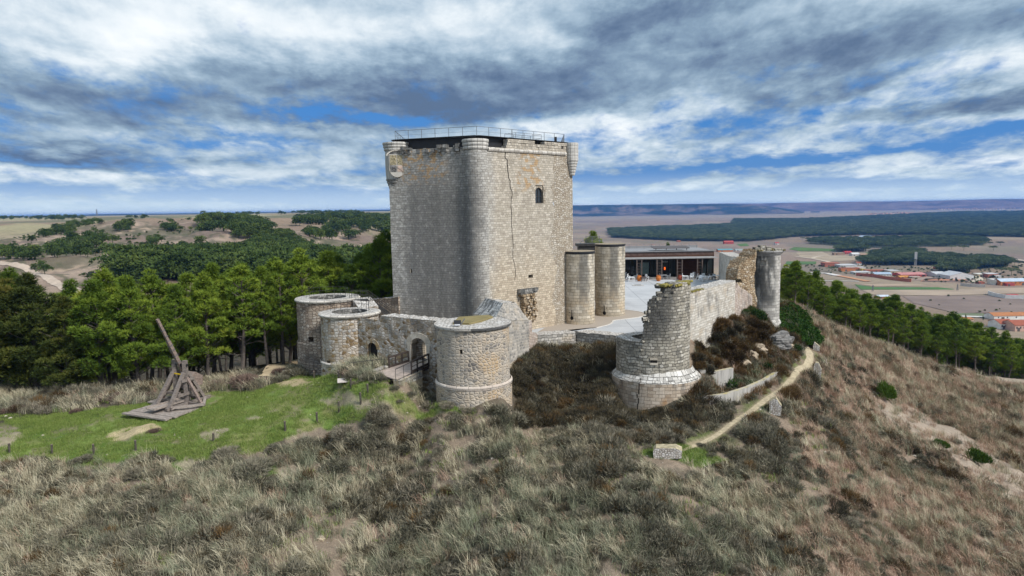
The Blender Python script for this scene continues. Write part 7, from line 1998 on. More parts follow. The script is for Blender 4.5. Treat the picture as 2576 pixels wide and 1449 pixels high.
# russet bank under the curtain wall
rb_ = [(1755,905),(1775,915),(1800,920),(1760,880),(1790,890),(1822,905),(1845,910),(1775,860),(1810,865),(1840,875),(1868,880),(1800,842),(1835,850),(1862,856),(1890,862),(1820,828),(1850,830),(1882,838),(1905,850),(1850,812),(1880,815),(1912,828),(1935,842),(1960,838),(1985,846),(1760,930),(1830,880),(1895,825),(1780,940)]
for i, (px, py) in enumerate(rb_):
    bush(px, py+14, random.uniform(50,74), BR if i % 4 else BB, 'russet heather bush on the steep bank under the pale curtain wall', 'russet bushes under the curtain wall', name='russet_bush', hs=1.0, sink=.05)
for px, py, w_, lab, hs in ((1905,812,60,'dark green bush against the foot of the watch tower',1.5),(1880,800,40,'dark green bush at the low end of the curtain wall',1.3),(1835,985,80,'dark green bush behind the stained concrete wall',1.0),(1870,975,60,'green bush in the middle of the terrace behind the concrete wall',.8),(1925,935,60,'low green bush at the upper part of the terrace',.7),(2000,888,46,'round green bush at the top end of the concrete wall',1.0),(1895,945,60,'grey-green scrub on the terrace below the rock steps',.6),(2235,1018,56,'bright green young pine bush high on the right slope',1.7),(2372,1134,44,'bright green bush half way down the right slope',1.1),(2470,1176,58,'bright green young pine bush beside the stony gully',1.4),(1798,963,40,'small bush in the corner of the two concrete walls',.7)):
    bush(px, py, w_, BG if px < 2100 else BY, lab, 'green bushes', name='green_bush', hs=hs, sink=.1 if px < 2100 else -.25)
bush(1856, 705, 26, BB, 'small dark plant rooted on top of the curtain wall end', None, hs=1.0, Y=66.0).location.z = P(1856,712,66)[2]
# scrub on the right slope that stands out
for i in range(70):
    px, py = random.uniform(1760,2576), random.uniform(880,1440)
    if py < np.interp(px, [1760,2040,2300,2576],[1120,960,960,1000]): continue
    bush(px, py, random.uniform(28,52)*(1 if py < 1200 else 1.35), BH if random.random() < .8 else BB, 'dark low heather clump dotted over the dry right-hand slope', 'heather clumps on the right slope', name='heather_clump', hs=.55)
# ivy bank
IV = wp([(1961,74.5),(1966,80),(1990,84),(2008,83),(2035,78),(2062,74),(2050,72.5),(2010,71.5),(1985,71.5),(1966,72.8)])
xi, yi = cand(26000, 85, 112, 20, 28); mi_ = in_poly(xi, yi, IV); xi, yi = xi[mi_], yi[mi_]
g_ = np.random.default_rng(5); 
def leaf_patch(seed):
    g = np.random.default_rng(seed); n = 60; p = np.stack([g.uniform(-.5,.5,n), g.uniform(-.5,.5,n), g.uniform(0,.35,n)],-1); d = unit(g.normal(0,1,(n,3))+[0,-.3,.9])
    v, f, to = spikes(p, d, g.uniform(.12,.24,n), g.uniform(.05,.1,n), g.uniform(.1,.9,n), g); me = np_mesh('ivy_patch', v, f, M_IVY); set_tone(me, to); return me
zi = H(xi, yi); scatter('ivy', np.stack([xi, yi, zi - .05 + .5*fbm(xi*.6, yi*.6, 91, 3)],-1), rng.uniform(0,6.28,len(xi)), rng.uniform(.8,1.5,len(xi)), rng.integers(0,2,len(xi)), [leaf_patch(1), leaf_patch(2)])

# ------------------------------------------------------------------ far trees
M_FARU = foliage_mat('umbrella_pine_foliage', [(0,(.035,.055,.024)),(.4,(.072,.10,.04)),(.75,(.115,.15,.058)),(1,(.18,.20,.085))], .75)
def far_tree_mesh(seed, kind='round', n=620):
    g = np.random.default_rng(seed); V = []; Fc = []; T = []; nv = 0; lob = 9
    for i in range(lob):
        a = i*2.4; rr_ = g.uniform(.1,.62)
        if kind == 'umbrella': c = np.array([rr_*1.25*math.cos(a), rr_*1.25*math.sin(a), .78 + g.normal(0,.04)]); R, Rz = .42, .20
        else: c = np.array([rr_*.7*math.cos(a), rr_*.7*math.sin(a), g.uniform(.3,.85)]); R, Rz = .34, .26
        m = n//lob; d = unit(g.normal(size=(m,3))); d[:,2] = np.where(d[:,2] < -.3, -d[:,2], d[:,2]); p = c + d*np.array([R,R,Rz])*g.uniform(.7,1,(m,1))
        dd = unit(d+g.normal(0,.5,(m,3))); t = np.clip(g.uniform(.2,.7)+g.normal(0,.12,m)+.15*d[:,2],0,1); v, f, to = spikes(p, dd, g.uniform(.08,.17,m), g.uniform(.03,.06,m), t, g)
        V.append(v); Fc.append(f+nv); T.append(to); nv += len(v)
    mb = MB(); mb.tube([(0,0,-.08),(0,0,.7)],[.035,.02],5); v = np.array(mb.v); 
    f4 = np.array([f for f in mb.f if len(f) == 4]); f3 = np.concatenate([f4[:,[0,1,2]], f4[:,[0,2,3]]]); V.append(v); Fc.append(f3+nv); T.append(np.zeros(len(v)))
    me = np_mesh('far_tree', np.concatenate(V), np.concatenate(Fc), M_FARU if kind == 'umbrella' else M_FARP); set_tone(me, np.concatenate(T)); return me
FT = [far_tree_mesh(400+i) for i in range(3)]; FU = [far_tree_mesh(410+i, 'umbrella') for i in range(3)]
def c7(lst): return [(a/2.56, 490.6+b_/2.56) for a, b_ in lst]
def sample(poly, r0, r1, n, spacing=0.0, a0=-42, a1=42, uni=False, tries=40):
    out = np.zeros((0,3)); xs = [q[0] for q in poly]
    a0 = max(a0, math.degrees(math.atan((min(xs)-1288)/F))-1.5); a1 = min(a1, math.degrees(math.atan((max(xs)-1288)/F))+1.5)
    for _ in range(tries):
        m = 6000; t = np.radians(rng.uniform(a0,a1,m)); rr_ = np.sqrt(rng.uniform(r0*r0,r1*r1,m)) if uni else np.exp(rng.uniform(math.log(r0),math.log(r1),m))
        x, y = rr_*np.sin(t), rr_*np.cos(t); z = H(x, y); px, py = project(x, y, z); k = in_poly(px, py, poly)
        out = np.concatenate([out, np.stack([x,y,z],-1)[k]])
        if len(out) > n*(3 if spacing else 1): break
    if spacing:
        keep = []; cell = {}
        for p in out:
            c = (int(p[0]//spacing), int(p[1]//spacing))
            if c in cell: continue
            cell[c] = 1; keep.append(p)
            if len(keep) >= n: break
        out = np.array(keep) if keep else np.zeros((0,3))
    return out[:n]
belts = [(c7([(560,150),(660,140),(650,200),(500,240),(280,300),(270,260),(430,200)]),380,1100,34,5.0,'pine on the diagonal ridge line of the far hill','pines along the far ridge'),
 (c7([(0,300),(150,290),(250,390),(260,420),(0,440)]),300,700,34,6.0,'pine in the dark clump at the left foot of the far hill','pines at the left foot of the far hill'),
 (c7([(280,360),(440,320),(560,390),(700,400),(960,380),(980,425),(750,440),(430,415),(300,405)]),300,800,48,6.0,'pine in the belt across the lower slope of the far hill','pine belt on the lower far slope'),
 (c7([(440,310),(700,295),(760,335),(640,350),(470,345)]),380,900,20,5.5,'pine in the upper belt half way up the far hill','upper pine belt on the far slope'),
 (c7([(710,240),(780,205),(850,200),(870,245)]),500,1200,12,5.5,'pine in the thicket on top of the bare far hill','pine thicket on the bare far hill'),
 (c7([(1010,240),(1060,205),(1120,210),(1120,240)]),500,1200,9,5.5,'pine in the second thicket right of the one on the bare hill','second pine thicket on the far hill'),
 (c7([(1100,400),(1120,350),(1290,330),(1330,370),(1290,412),(1120,410)]),320,900,22,6.0,'pine in the round grove right of the bare slope','round pine grove on the far slope'),
 (c7([(960,330),(1010,280),(1050,300),(1040,340)]),380,900,7,4.0,'shrubby pine in the gully of the bare slope','gully pines'),
 (c7([(1090,175),(1290,165),(1290,190),(1100,190)]),600,1800,12,4.0,'tree in the hedge along the plateau edge','plateau hedge trees'),
 (c7([(770,160),(820,140),(940,140),(940,162)]),900,3000,8,6.0,'tree on the plateau near the horizon','plateau trees')]
for bi, (poly, r0, r1, n, h, lab, grp) in enumerate(belts):
    if bi in (0, 1, 6): continue
    for p in sample(poly, r0, r1, n, 3.0):
        s = h*1.25*random.uniform(.7,1.35); o = link('pine_tree', random.choice(FT), None, (p[0],p[1],p[2]-.1), random.uniform(0,6.28), (s*random.uniform(.9,1.3),)*2+(s,)); tag(o, lab, 'tree', grp)
for px, py, s, lab in ((79,612,6,'lone pine left of the ridge on the far hillside'),(86,680,4,'small lone bush-like pine by the dirt road'),(104,670,4,'second small pine above the dirt road'),(113,690,6.5,'round lone pine beside the dirt road bend'),(455,582,6,'single round pine right of the second hilltop thicket'),(480,580,4,'small pine right of the single round hilltop pine'),(760,614,6,'lone pine in the bare hollow left of the keep'),(785,610,3,'little pine in the bare hollow left of the keep'),(237,585,5,'small pine on the bare slope under the ridge'),(258,588,4,'scrubby pine next to the small one on the bare slope'),(290,575,4,'low pine close under the hilltop thicket')):
    p = ground(px, py, 120); o = link('pine_tree', random.choice(FT), None, tuple(p), 0, s); tag(o, lab, 'tree')
def wood(name, poly, r0, r1, n, h, meshes, spacing=3.5, uni=False, gapf=.40):
    p = sample(poly, r0, r1, n, spacing, uni=uni); p = p[fbm(p[:,0]*.022, p[:,1]*.022, 88, 3) > gapf]; s = h*rng.uniform(.7,1.3,len(p)); S = np.stack([s*rng.uniform(.85,1.3,len(p))]*2+[s],-1)
    scatter(name, p-[0,0,.1], rng.uniform(0,6.28,len(p)), S, rng.integers(0,len(meshes),len(p)), meshes)
wood('hillside_wood', c7([(1280,190),(1330,150),(1450,150),(1640,175),(1770,205),(1720,250),(1640,285),(1560,300),(1330,300),(1290,250)]), 420, 1500, 560, 9, FT, 5)
wood('hillside_wood', c7([(1640,285),(1750,250),(1850,260),(2000,350),(2050,390),(1800,400),(1600,385),(1400,400),(1500,340)]), 350, 1200, 360, 5.6, FT, 4.5, gapf=.46)
wood('hillside_wood', c7([(1830,225),(1950,160),(2250,140),(2520,140),(2520,250),(2350,240),(2300,290),(2100,290),(1980,275)]), 500, 2200, 480, 9.5, FT, 6)
wood('valley_wood', c7([(730,520),(900,455),(1120,445),(1500,430),(2000,410),(2400,425),(2540,380),(2540,520),(1700,560),(1300,560),(1100,570),(740,590)]), 150, 560, 800, 10, FT, 5.0, gapf=.3)
wood('hillside_scrub', c7([(500,300),(900,280),(1000,330),(1300,320),(1600,320),(2000,380),(1300,410),(900,420),(400,400)]), 320, 1100, 1500, 2.0, FT, 2.5, gapf=.46)
wood('hillside_scrub', c7([(0,300),(450,200),(700,200),(1300,210),(1300,400),(950,470),(600,560),(300,430),(0,420)]), 320, 1100, 900, 1.7, FT, 3.0, gapf=.47)
wood('plateau_trees', c7([(0,165),(0,140),(300,130),(540,155),(500,165)]), 700, 4000, 160, 9, FT, 6); wood('plateau_trees', c7([(1540,130),(1560,115),(1660,118),(1670,130)]), 900, 4000, 40, 9, FT, 6); wood('plateau_trees', c7([(1800,130),(2000,105),(2300,100),(2300,118),(2000,130)]), 900, 5000, 140, 10, FT, 6)

for bi in (0, 1, 6): wood('hillside_wood', belts[bi][0], belts[bi][1], belts[bi][2], belts[bi][3]*2, belts[bi][4]*1.1, FT, 3.0)
# ------------------------------------------------------------------ the plain to the right
def k6(l): return [(2012.6+a/4.19, 503.1+b_/4.19) for a, b_ in l]
def k8(l): return [(1446.5+a/2.2806, 490.6+b_/2.2806) for a, b_ in l]
def pl(px, py): return on(px, py, PLAIN)
def field(name, poly, colr, lift=.4, var=.2, kind='structure'):
    q = MB(); q.poly([tuple(pl(*p)[:2])+(PLAIN+lift,) for p in poly][::-1]); o = q.build(name, plain(name+'_soil', colr, .97, var, .02)); 
    if o.data.polygons[0].normal.z < 0: o.data.flip_normals()
    return tag(o, kind=kind)
GF = (.085,.15,.035)
field('green_field', k6([(575,890),(660,905),(780,920),(1450,922),(1630,941),(1600,948),(640,946)]), (.07,.15,.04))
field('green_field', k6([(-60,498),(300,515),(372,520),(372,541),(0,541),(-120,520)]), GF); field('green_field', k6([(-140,648),(172,650),(165,679),(0,683),(-160,683)]), (.08,.14,.04))
field('green_field', k6([(1320,570),(1600,578),(1580,598),(1340,600)]), GF); field('green_field', k6([(690,555),(775,560),(760,577),(700,572)]), GF)
field('green_field', k8([(925,283),(985,278),(1000,293),(950,295)]), GF); field('green_field', k8([(945,338),(1010,335),(1020,347),(945,348)]), GF)
field('stubble_field', k6([(-40,555),(230,545),(330,590),(700,590),(760,620),(520,640),(300,650),(0,600)]), (.36,.285,.195)); field('stubble_field', k6([(650,950),(1560,948),(2361,925),(2361,985),(1500,1010),(760,1000)]), (.37,.285,.205)); field('stubble_field', k6([(620,890),(1150,885),(1420,905),(800,915)]), (.39,.29,.20))
field('ploughed_field', k6([(1080,1015),(1500,1010),(1980,1010),(2361,1050),(2361,1190),(1640,1195),(1200,1090)]), (.22,.165,.135))
field('painted_sun_patch', k8([(1040,85),(1060,70),(1200,80),(1180,88)]), (.62,.58,.45)); field('painted_sun_patch', k8([(1440,80),(1470,70),(1580,69),(1560,79)]), (.62,.58,.42)); field('painted_sun_patch', k8([(1250,66),(1330,70),(1420,77),(1300,72)]), (.6,.56,.44))  # patch of sunlight on the plain, painted as pale cream sheets
field('grass_strip', k6([(1640,1195),(2050,1200),(2050,1225),(1640,1228)]), (.16,.18,.10))
field('pond', k6([(605,392),(640,372),(740,370),(770,385),(700,396)]), (.30,.36,.42), .5, .05)
def way(name, line, w, colr, lift=.7):
    q = MB(); pts = [pl(*p) for p in line]
    for a, b_ in zip(pts[:-1], pts[1:]):
        d = (b_-a)[:2]; d /= np.linalg.norm(d); nn = np.array([-d[1], d[0]])*w/2; Z = PLAIN+lift
        q.quad((*(a[:2]-nn),Z),(*(b_[:2]-nn),Z),(*(b_[:2]+nn),Z),(*(a[:2]+nn),Z))
    o = q.build(name, plain(name+'_dust', colr, .97, .1, .02)); 
    return tag(o, kind='structure')
way('dirt_road', k6([(-40,598),(130,620),(260,645),(400,680)]), 9, (.52,.43,.32)); way('dirt_road', k6([(130,617),(160,602),(225,592)]), 9, (.52,.43,.32)); way('dirt_road', k6([(2050,596),(2200,615),(2361,642),(2500,660)]), 10, (.50,.42,.33)); way('dirt_road', k6([(1830,805),(1890,830),(1880,850),(1810,868)]), 10, (.55,.47,.36), .8)
way('dirt_road', k6([(95,772),(280,776),(400,800)]), 12, (.66,.62,.57), .8); way('dirt_road', k6([(400,800),(560,830),(720,862)]), 10, (.50,.25,.13), .8); way('dirt_road', k6([(200,855),(440,858),(620,862)]), 5, (.6,.57,.52), .8)
field('earth_yard', k6([(1260,860),(1330,830),(1700,825),(1790,850),(1500,858)]), (.42,.20,.12)); field('earth_yard', k6([(900,770),(1340,770),(1500,830),(1200,855),(950,830)]), (.30,.22,.17))
way('village_road', k6([(1640,1229),(2050,1240)]), 8, (.60,.57,.52))
# forests of umbrella pines
def pwood(name, poly, n, h, r0, r1, spacing=5.0, grow=.0):
    p = sample(poly, r0, r1, n, spacing, 0, 44, tries=60); rr_ = np.hypot(p[:,0], p[:,1]); s = h*rng.uniform(.75,1.25,len(p))*(1+grow*np.clip(rr_/2200-1, 0, 2))
    scatter(name, p-[0,0,.1], rng.uniform(0,6.28,len(p)), np.stack([s*rng.uniform(.85,1.15,len(p))]*2+[s],-1), rng.integers(0,3,len(p)), FU)
pwood('far_pine_forest', k8([(190,205),(900,178),(920,150),(1300,150),(1900,125),(2300,105),(2700,105),(2700,245),(2400,240),(2100,235),(1840,230),(1700,235),(1640,230),(1280,240),(1000,268),(600,265),(210,245)]), 26000, 9.5, 1500, 7500, 4.0, .7)
F2 = k8([(1335,280),(1340,264),(1480,257),(1700,257),(2000,247),(2300,252),(2370,270),(2350,290),(2000,300),(1900,310),(1700,302),(1500,292)])
F4 = k8([(1640,400),(1650,378),(1720,368),(1710,345),(1760,335),(1830,325),(2000,335),(2010,362),(2200,366),(2250,385),(2240,410),(2000,405),(1800,405)])
F5 = k8([(2230,420),(2250,388),(2320,370),(2430,378),(2490,392),(2480,415),(2300,425)]); F3 = k8([(1495,330),(1510,312),(1570,306),(1670,308),(1670,325),(1560,328)]); F6 = k8([(2090,445),(2110,428),(2200,425),(2270,436),(2260,450),(2150,450)])
for poly, n in ((F2, 900), (F3, 130), (F4, 700), (F5, 300), (F6, 130)): pwood('umbrella_pine_grove', poly, n, 10.5, 900, 4000, 5.5)
for (x, y, s, lab) in ((1472,440,9,'round tree alone by the pale wall line in front of the brickyard'),(1591,434,5,'small round tree beside the red brick wall'),(2400,318,11,'lone umbrella pine on the pale field below the long grove'),(2440,290,11,'umbrella pine at the right end of the long grove'),(2380,288,9,'umbrella pine just left of the end of the long grove'),(2444,452,10,'round pine by the yard buildings, left of two'),(2503,462,12,'round pine by the yard buildings, right of two'),(2520,402,9,'pine right of the last grove'),(2545,408,9,'outermost pine right of the last grove'),(2530,428,7,'small pine under the last grove'),(2270,352,7,'bushy tree between two groves beyond the green strip'),(1306,258,9,'single tree on the field before the far forest'),(2160,312,11,'umbrella pine on the near side of the long grove'),(2230,318,12,'spreading umbrella pine at the near corner of the long grove')):
    p = pl(*k8([(x, y)])[0]); o = link('umbrella_pine', random.choice(FU if s > 8.5 else FT), None, tuple(p), 0, (s,s,s*.9)); tag(o, lab, 'tree')
sp_ = sample(k6([(0,690),(500,690),(950,720),(1400,700),(1900,720),(2361,690),(2500,960),(2361,930),(1700,880),(1200,870),(600,800),(100,760)]), 700, 2600, 330, 9.0, 8, 44); scatter('plain_scrub', sp_-[0,0,.1], rng.uniform(0,6.28,len(sp_)), rng.uniform(1.2,4.2,len(sp_)), rng.integers(0,3,len(sp_)), FT)
sp_ = sample(k6([(1500,1010),(2361,1050),(2500,1300),(1640,1300),(1300,1100)]), 400, 1100, 14, 9.0, 14, 44); scatter('plain_scrub', sp_-[0,0,.1], rng.uniform(0,6.28,len(sp_)), rng.uniform(1.0,3.2,len(sp_)), rng.integers(0,3,len(sp_)), FT)
# buildings
_mc = {}
def pmat(n_, c, r=.8):
    if c not in _mc: _mc[c] = plain(n_, c, r, .15, .3)
    return _mc[c]
WH, TER, ORG, GRY, BLU, TAN, RED, YEL = (.50,.485,.455), (.34,.12,.07), (.46,.17,.06), (.42,.41,.40), (.36,.44,.52), (.45,.36,.24), (.38,.07,.06), (.62,.40,.07)
TILE, RTILE, PINKR = (.42,.175,.07), (.33,.10,.055), (.50,.22,.20)
def building(name, x0, x1, yb, yt, depth, wall, roof, label, kind='gable', yaw=0.0, k=k6, cat='building', door=True, eave=.62, ridge='x', dist=None, doors=1, wins=0):
    (a, b0), (c, b1) = k([(x0, yb), (x1, yt)]); p = pl((a+c)/2, b0) if dist is None else P((a+c)/2, b0, dist)
    Y = p[1]; w = (c-a)*Y/F; h = (b0-b1)*Y/F + depth*0.02
    zp = p[2]; t = empty(name, tuple(p), label, cat, None)
    R = Matrix.Rotation(yaw, 3, 'Z'); T = lambda x, y, z: tuple(np.array(p) + np.array(R @ Vector((x, y, 0))) + [0,0,z])
    he = h*eave if kind == 'gable' else h; D2 = depth
    q = MB()
    c4 = [(-w/2,0),(w/2,0),(w/2,D2),(-w/2,D2)]
    for i in range(4):
        u, v = c4[i], c4[(i+1)%4]; q.quad(T(*u,-2),T(*v,-2),T(*v,he),T(*u,he))
    if kind == 'gable':
        if ridge == 'x':
            q.poly([T(-w/2,0,he),T(-w/2,D2/2,h),T(-w/2,D2,he)][::-1]); q.poly([T(w/2,0,he),T(w/2,D2,he),T(w/2,D2/2,h)])
        else: q.poly([T(-w/2,0,he),T(w/2,0,he),T(0,0,h)]); q.poly([T(-w/2,D2,he),T(0,D2,h),T(w/2,D2,he)])
    q.build('wall', pmat('wall_paint', wall), t)
    q = MB(); e = .35
    def slab(a_, b_, c_, d_):
        up = np.array([0,0,.3]); A_, B_, C_, Dd = map(np.array, (a_,b_,c_,d_)); q.quad(A_+up,B_+up,C_+up,Dd+up); q.quad(A_+.15*up,Dd+.15*up,C_+.15*up,B_+.15*up); q.quad(A_+.15*up,B_+.15*up,B_+up,A_+up); q.quad(C_+.15*up,Dd+.15*up,Dd+up,C_+up); q.quad(B_+.15*up,C_+.15*up,C_+up,B_+up); q.quad(Dd+.15*up,A_+.15*up,A_+up,Dd+up)
    if kind == 'gable':
        if ridge == 'x': slab(T(-w/2-e,-e,he-.1),T(w/2+e,-e,he-.1),T(w/2+e,D2/2,h),T(-w/2-e,D2/2,h)); slab(T(-w/2-e,D2/2,h),T(w/2+e,D2/2,h),T(w/2+e,D2+e,he-.1),T(-w/2-e,D2+e,he-.1))
        else: slab(T(-w/2-e,-e,he-.1),T(0,-e,h),T(0,D2+e,h),T(-w/2-e,D2+e,he-.1)); slab(T(0,-e,h),T(w/2+e,-e,he-.1),T(w/2+e,D2+e,he-.1),T(0,D2+e,h))
    else: slab(T(-w/2-e,-e,h-.1),T(w/2+e,-e,h-.1),T(w/2+e,D2+e,h+.4),T(-w/2-e,D2+e,h+.4))
    q.build('roof', pmat('roof_cover', roof), t)
    for i in range(doors):
        q = MB(); x = w*(-.25+.5*i); dw = min(3.0, w*.18); q.quad(T(x-dw/2,-.06,0),T(x+dw/2,-.06,0),T(x+dw/2,-.06,min(he*.75,3.2)),T(x-dw/2,-.06,min(he*.75,3.2))); q.build('door', pmat('door_paint', (.12,.10,.09)), t)
    for i in range(wins):
        x = -w/2 + w*(i+.5)/wins
        if abs(x-(-w*.25)) < w*.1 and doors: continue
        q = MB(); q.quad(T(x-.6,-.05,he*.45),T(x+.6,-.05,he*.45),T(x+.6,-.05,he*.8),T(x-.6,-.05,he*.8)); q.build('window', pmat('window_dark', (.05,.055,.06)), t)
    return t, T, w, h, he
building('brick_building', 262,420,705,668,18,TER,TER,'terracotta long shed at the left head of the brickyard','flat'); building('white_shed', 425,600,716,690,22,WH,(.52,.51,.50),'white flat shed behind the long orange wall','flat')
building('orange_hall', 430,650,752,722,10,ORG,TER,'long low orange hall front of the brickyard','flat',doors=2); building('yellow_hall', 652,694,756,728,10,YEL,TAN,'small yellow end block of the orange hall','flat')
building('brick_building', 700,945,768,742,10,TER,TER,'dark red brick row right of the yellow block','flat',wins=8); building('white_shed', 575,750,782,764,16,WH,(.48,.48,.47),'low white open shed under the orange hall','flat',doors=2); building('white_shed', 620,690,722,713,12,WH,WH,'tiny white shed on the brickyard skyline','flat')
building('blue_roof_hall', 795,960,806,772,26,(.55,.53,.47),BLU,'hall with a pale blue roof inside the brick wall','gable',yaw=-.25,wins=6); building('grey_roof_hall', 952,1062,778,752,22,TAN,GRY,'flat grey roofed hall behind the pale blue roof','flat')
building('striped_roof_hall', 1062,1330,812,775,26,RED,PINKR,'long hall with a red and pale striped roof','gable',wins=9)
st_t, T_, w_, h_, he_ = building('orange_hall', 1052,1160,826,804,12,ORG,(.58,.27,.06),'small bright orange roofed store before the striped hall','gable'); building('brown_shed', 1165,1270,828,808,12,TAN,(.35,.27,.22),'small brown shed right of the bright orange store','gable')
building('white_warehouse', 1435,1560,815,768,30,WH,(.50,.50,.50),'white hall left of the large gabled warehouse','gable',ridge='x',wins=5); building('white_warehouse', 1580,1830,838,768,30,(.56,.555,.54),(.48,.485,.49),'large white gabled warehouse at the right of the brickyard','gable',ridge='y',eave=.55); building('pink_roof_house', 1340,1425,800,768,14,WH,PINKR,'pink roofed house between the striped hall and white halls','gable')
building('tan_shed', 1880,1975,812,785,14,TAN,(.60,.57,.50),'tan flat shed in the right yard','flat'); building('red_white_shed', 1980,2090,818,782,14,TER,(.52,.50,.49),'red walled shed with a white roof in the right yard','flat'); building('white_shed', 2065,2120,822,800,8,WH,WH,'small white box in the right yard','flat')
building('blue_roof_hall', 2112,2430,900,835,16,ORG,(.46,.53,.60),'big orange hall with a pale blue roof at the right edge','gable',doors=2,wins=7); building('white_tower', 2056,2112,896,848,16,(.66,.62,.52),(.60,.58,.54),'cream tower block on the left end of the big orange hall','flat'); building('red_shed', 2178,2262,906,882,7,RED,RED,'low dark red lean-to in front of the big orange hall','flat')
building('orange_hut', 822,945,1038,1008,9,ORG,(.55,.60,.66),'orange hut with a pale blue roof just over the pine tops','gable',wins=3)
building('red_roof_villa', 2205,2320,1026,1002,12,WH,RED,'red roofed villa behind the white garden wall','gable')
for x0, x1, yb, yt, lab in ((478,550,572,543,'red barn at the farm under the small grove'),): building('red_barn', x0,x1,yb,yt,16,RED,(.40,.05,.05),lab,'gable')
building('white_barn', 552,630,592,560,16,WH,(.62,.61,.59),'white barn right of the red one at the grove farm','gable'); building('brown_wall_barn', 358,470,580,560,10,(.30,.20,.14),(.34,.24,.17),'long brown barn left of the red one at the grove farm','flat'); building('brown_wall_barn', 640,735,592,568,12,(.36,.26,.18),(.38,.25,.17),'ruinous brown barn at the right end of the grove farm','gable')
building('white_cottage', 600,648,686,655,10,WH,RTILE,'white cottage with a red roof at the left foot of the big grove','gable',wins=2)
building('red_barn', 857,910,281,264,14,RED,(.42,.09,.07),'lone red barn on the plain beyond the cafe roof','gable',k=k8); building('teal_roof_hall', 822,905,326,311,18,ORG,(.12,.30,.33),'teal roofed orange shed beyond the broken wall','gable',k=k8); building('white_cottage', 922,970,322,311,14,WH,(.30,.36,.33),'white shed with a greenish roof beyond the broken wall','gable',k=k8); building('white_cottage', 583,607,249,236,12,WH,(.6,.6,.6),'white house on the near edge of the far forest','gable',k=k8); building('white_cottage', 1150,1172,285,272,12,WH,RED,'small white house with a red roof in the middle of the plain','gable',k=k8); building('white_cottage', 436,458,288,283,10,WH,TER,'tiny white cottage above the cafe roof','gable',k=k8); building('brick_building', 586,606,270,262,10,TER,TER,'tiny terracotta house before the far forest','gable',k=k8)
building('brick_building', 2078,2112,425,412,12,TER,TER,'little terracotta house among scrub under the big grove','gable',k=k8); building('brick_building', 1888,1945,886,868,8,TER,RTILE,'small terracotta shed beside the curving yard road','flat')
# houses of the near village at the right edge
def gx(px, py): g = ground(px, py, 300*K); return g
for (x0,x1,yb,yt,dp,wc,rc,lab,dst) in ((2040,2420,1262,1198,14,(.70,.68,.63),TILE,'white terrace with a bright orange tiled roof at the right edge',None),(2108,2260,1362,1272,16,(.70,.68,.64),RTILE,'white two storey house with a red tiled roof','a'),(2262,2420,1385,1285,18,(.55,.36,.28),RTILE,'reddish house at the very right edge of the village','a'),(1700,1830,1272,1248,10,(.60,.42,.32),TILE,'low orange roofed house peeping over the pines','a')):
    (a,b0) = k6([((x0+x1)/2, yb)])[0]; building('village_house', x0,x1,yb,yt,dp,wc,rc,lab,'gable',wins=4,dist=gx(a,b0)[1]/K)
def cypress(x, y0, y1, lab):
    (a,b0),(c,b1) = k6([(x,y0),(x,y1)]); g = gx(a,b0); h = (b0-b1)*g[1]/F; o = link('cypress_tree', FT[0], None, (g[0],g[1],g[2]-1), 0, (h*.22,h*.22,h*1.1)); tag(o, lab, 'tree')
cypress(1745,1268,1200,'slim dark cypress left of the village, tallest of two'); cypress(1928,1280,1215,'slim dark cypress nearer the white terrace')
def wallline(name, line, h, colr, label, k=k6):
    q = MB(); pts = [pl(*p) for p in k(line)]
    for a, b_ in zip(pts[:-1], pts[1:]): q.bar(a+[0,0,h/2-.5], b_+[0,0,h/2-.5], .8, h+1)
    return tag(q.build(name, pmat('yard_wall', colr)), label, 'wall')
wallline('brick_wall', [(590,798),(760,810),(900,835),(1030,852),(1170,866)], 4.5, (.40,.13,.07), 'long curved red brick wall in front of the brickyard'); wallline('garden_wall', [(1980,995),(2060,1022),(2160,1040),(2400,1048)], 4.5, (.68,.66,.62), 'white garden wall round the red roofed villa')
wallline('yard_wall', [(1690,905),(1800,915),(1950,922)], 4, (.50,.46,.41), 'pale broken yard wall right of the green field'); wallline('brick_wall', [(1290,862),(1540,864),(1800,858)], 2, (.22,.17,.15), 'dark row of stacked blocks along the earth yard')
(a,b0),(c,b1) = k6([(1201,612),(1227,552)]); p = pl((a+c)/2, 503.1+690/4.19); t = empty('concrete_tower', tuple(p), 'twin grey concrete tower standing out of the big pine grove', 'tower'); hh = (503.1+690/4.19-b1)*p[1]/F
for dx in (-.28,.28):
    q = MB(); ww = (c-a)*p[1]/F; q.box((p[0]+dx*ww,p[1],p[2]+hh/2),(ww*.36,ww*.4,hh)); q.build('shaft', pmat('tower_concrete',(.40,.39,.38)), t)
q = MB(); q.box((p[0],p[1],p[2]+hh),(ww,ww*.5,1.2)); q.build('head', pmat('tower_concrete',(.40,.39,.38)), t)
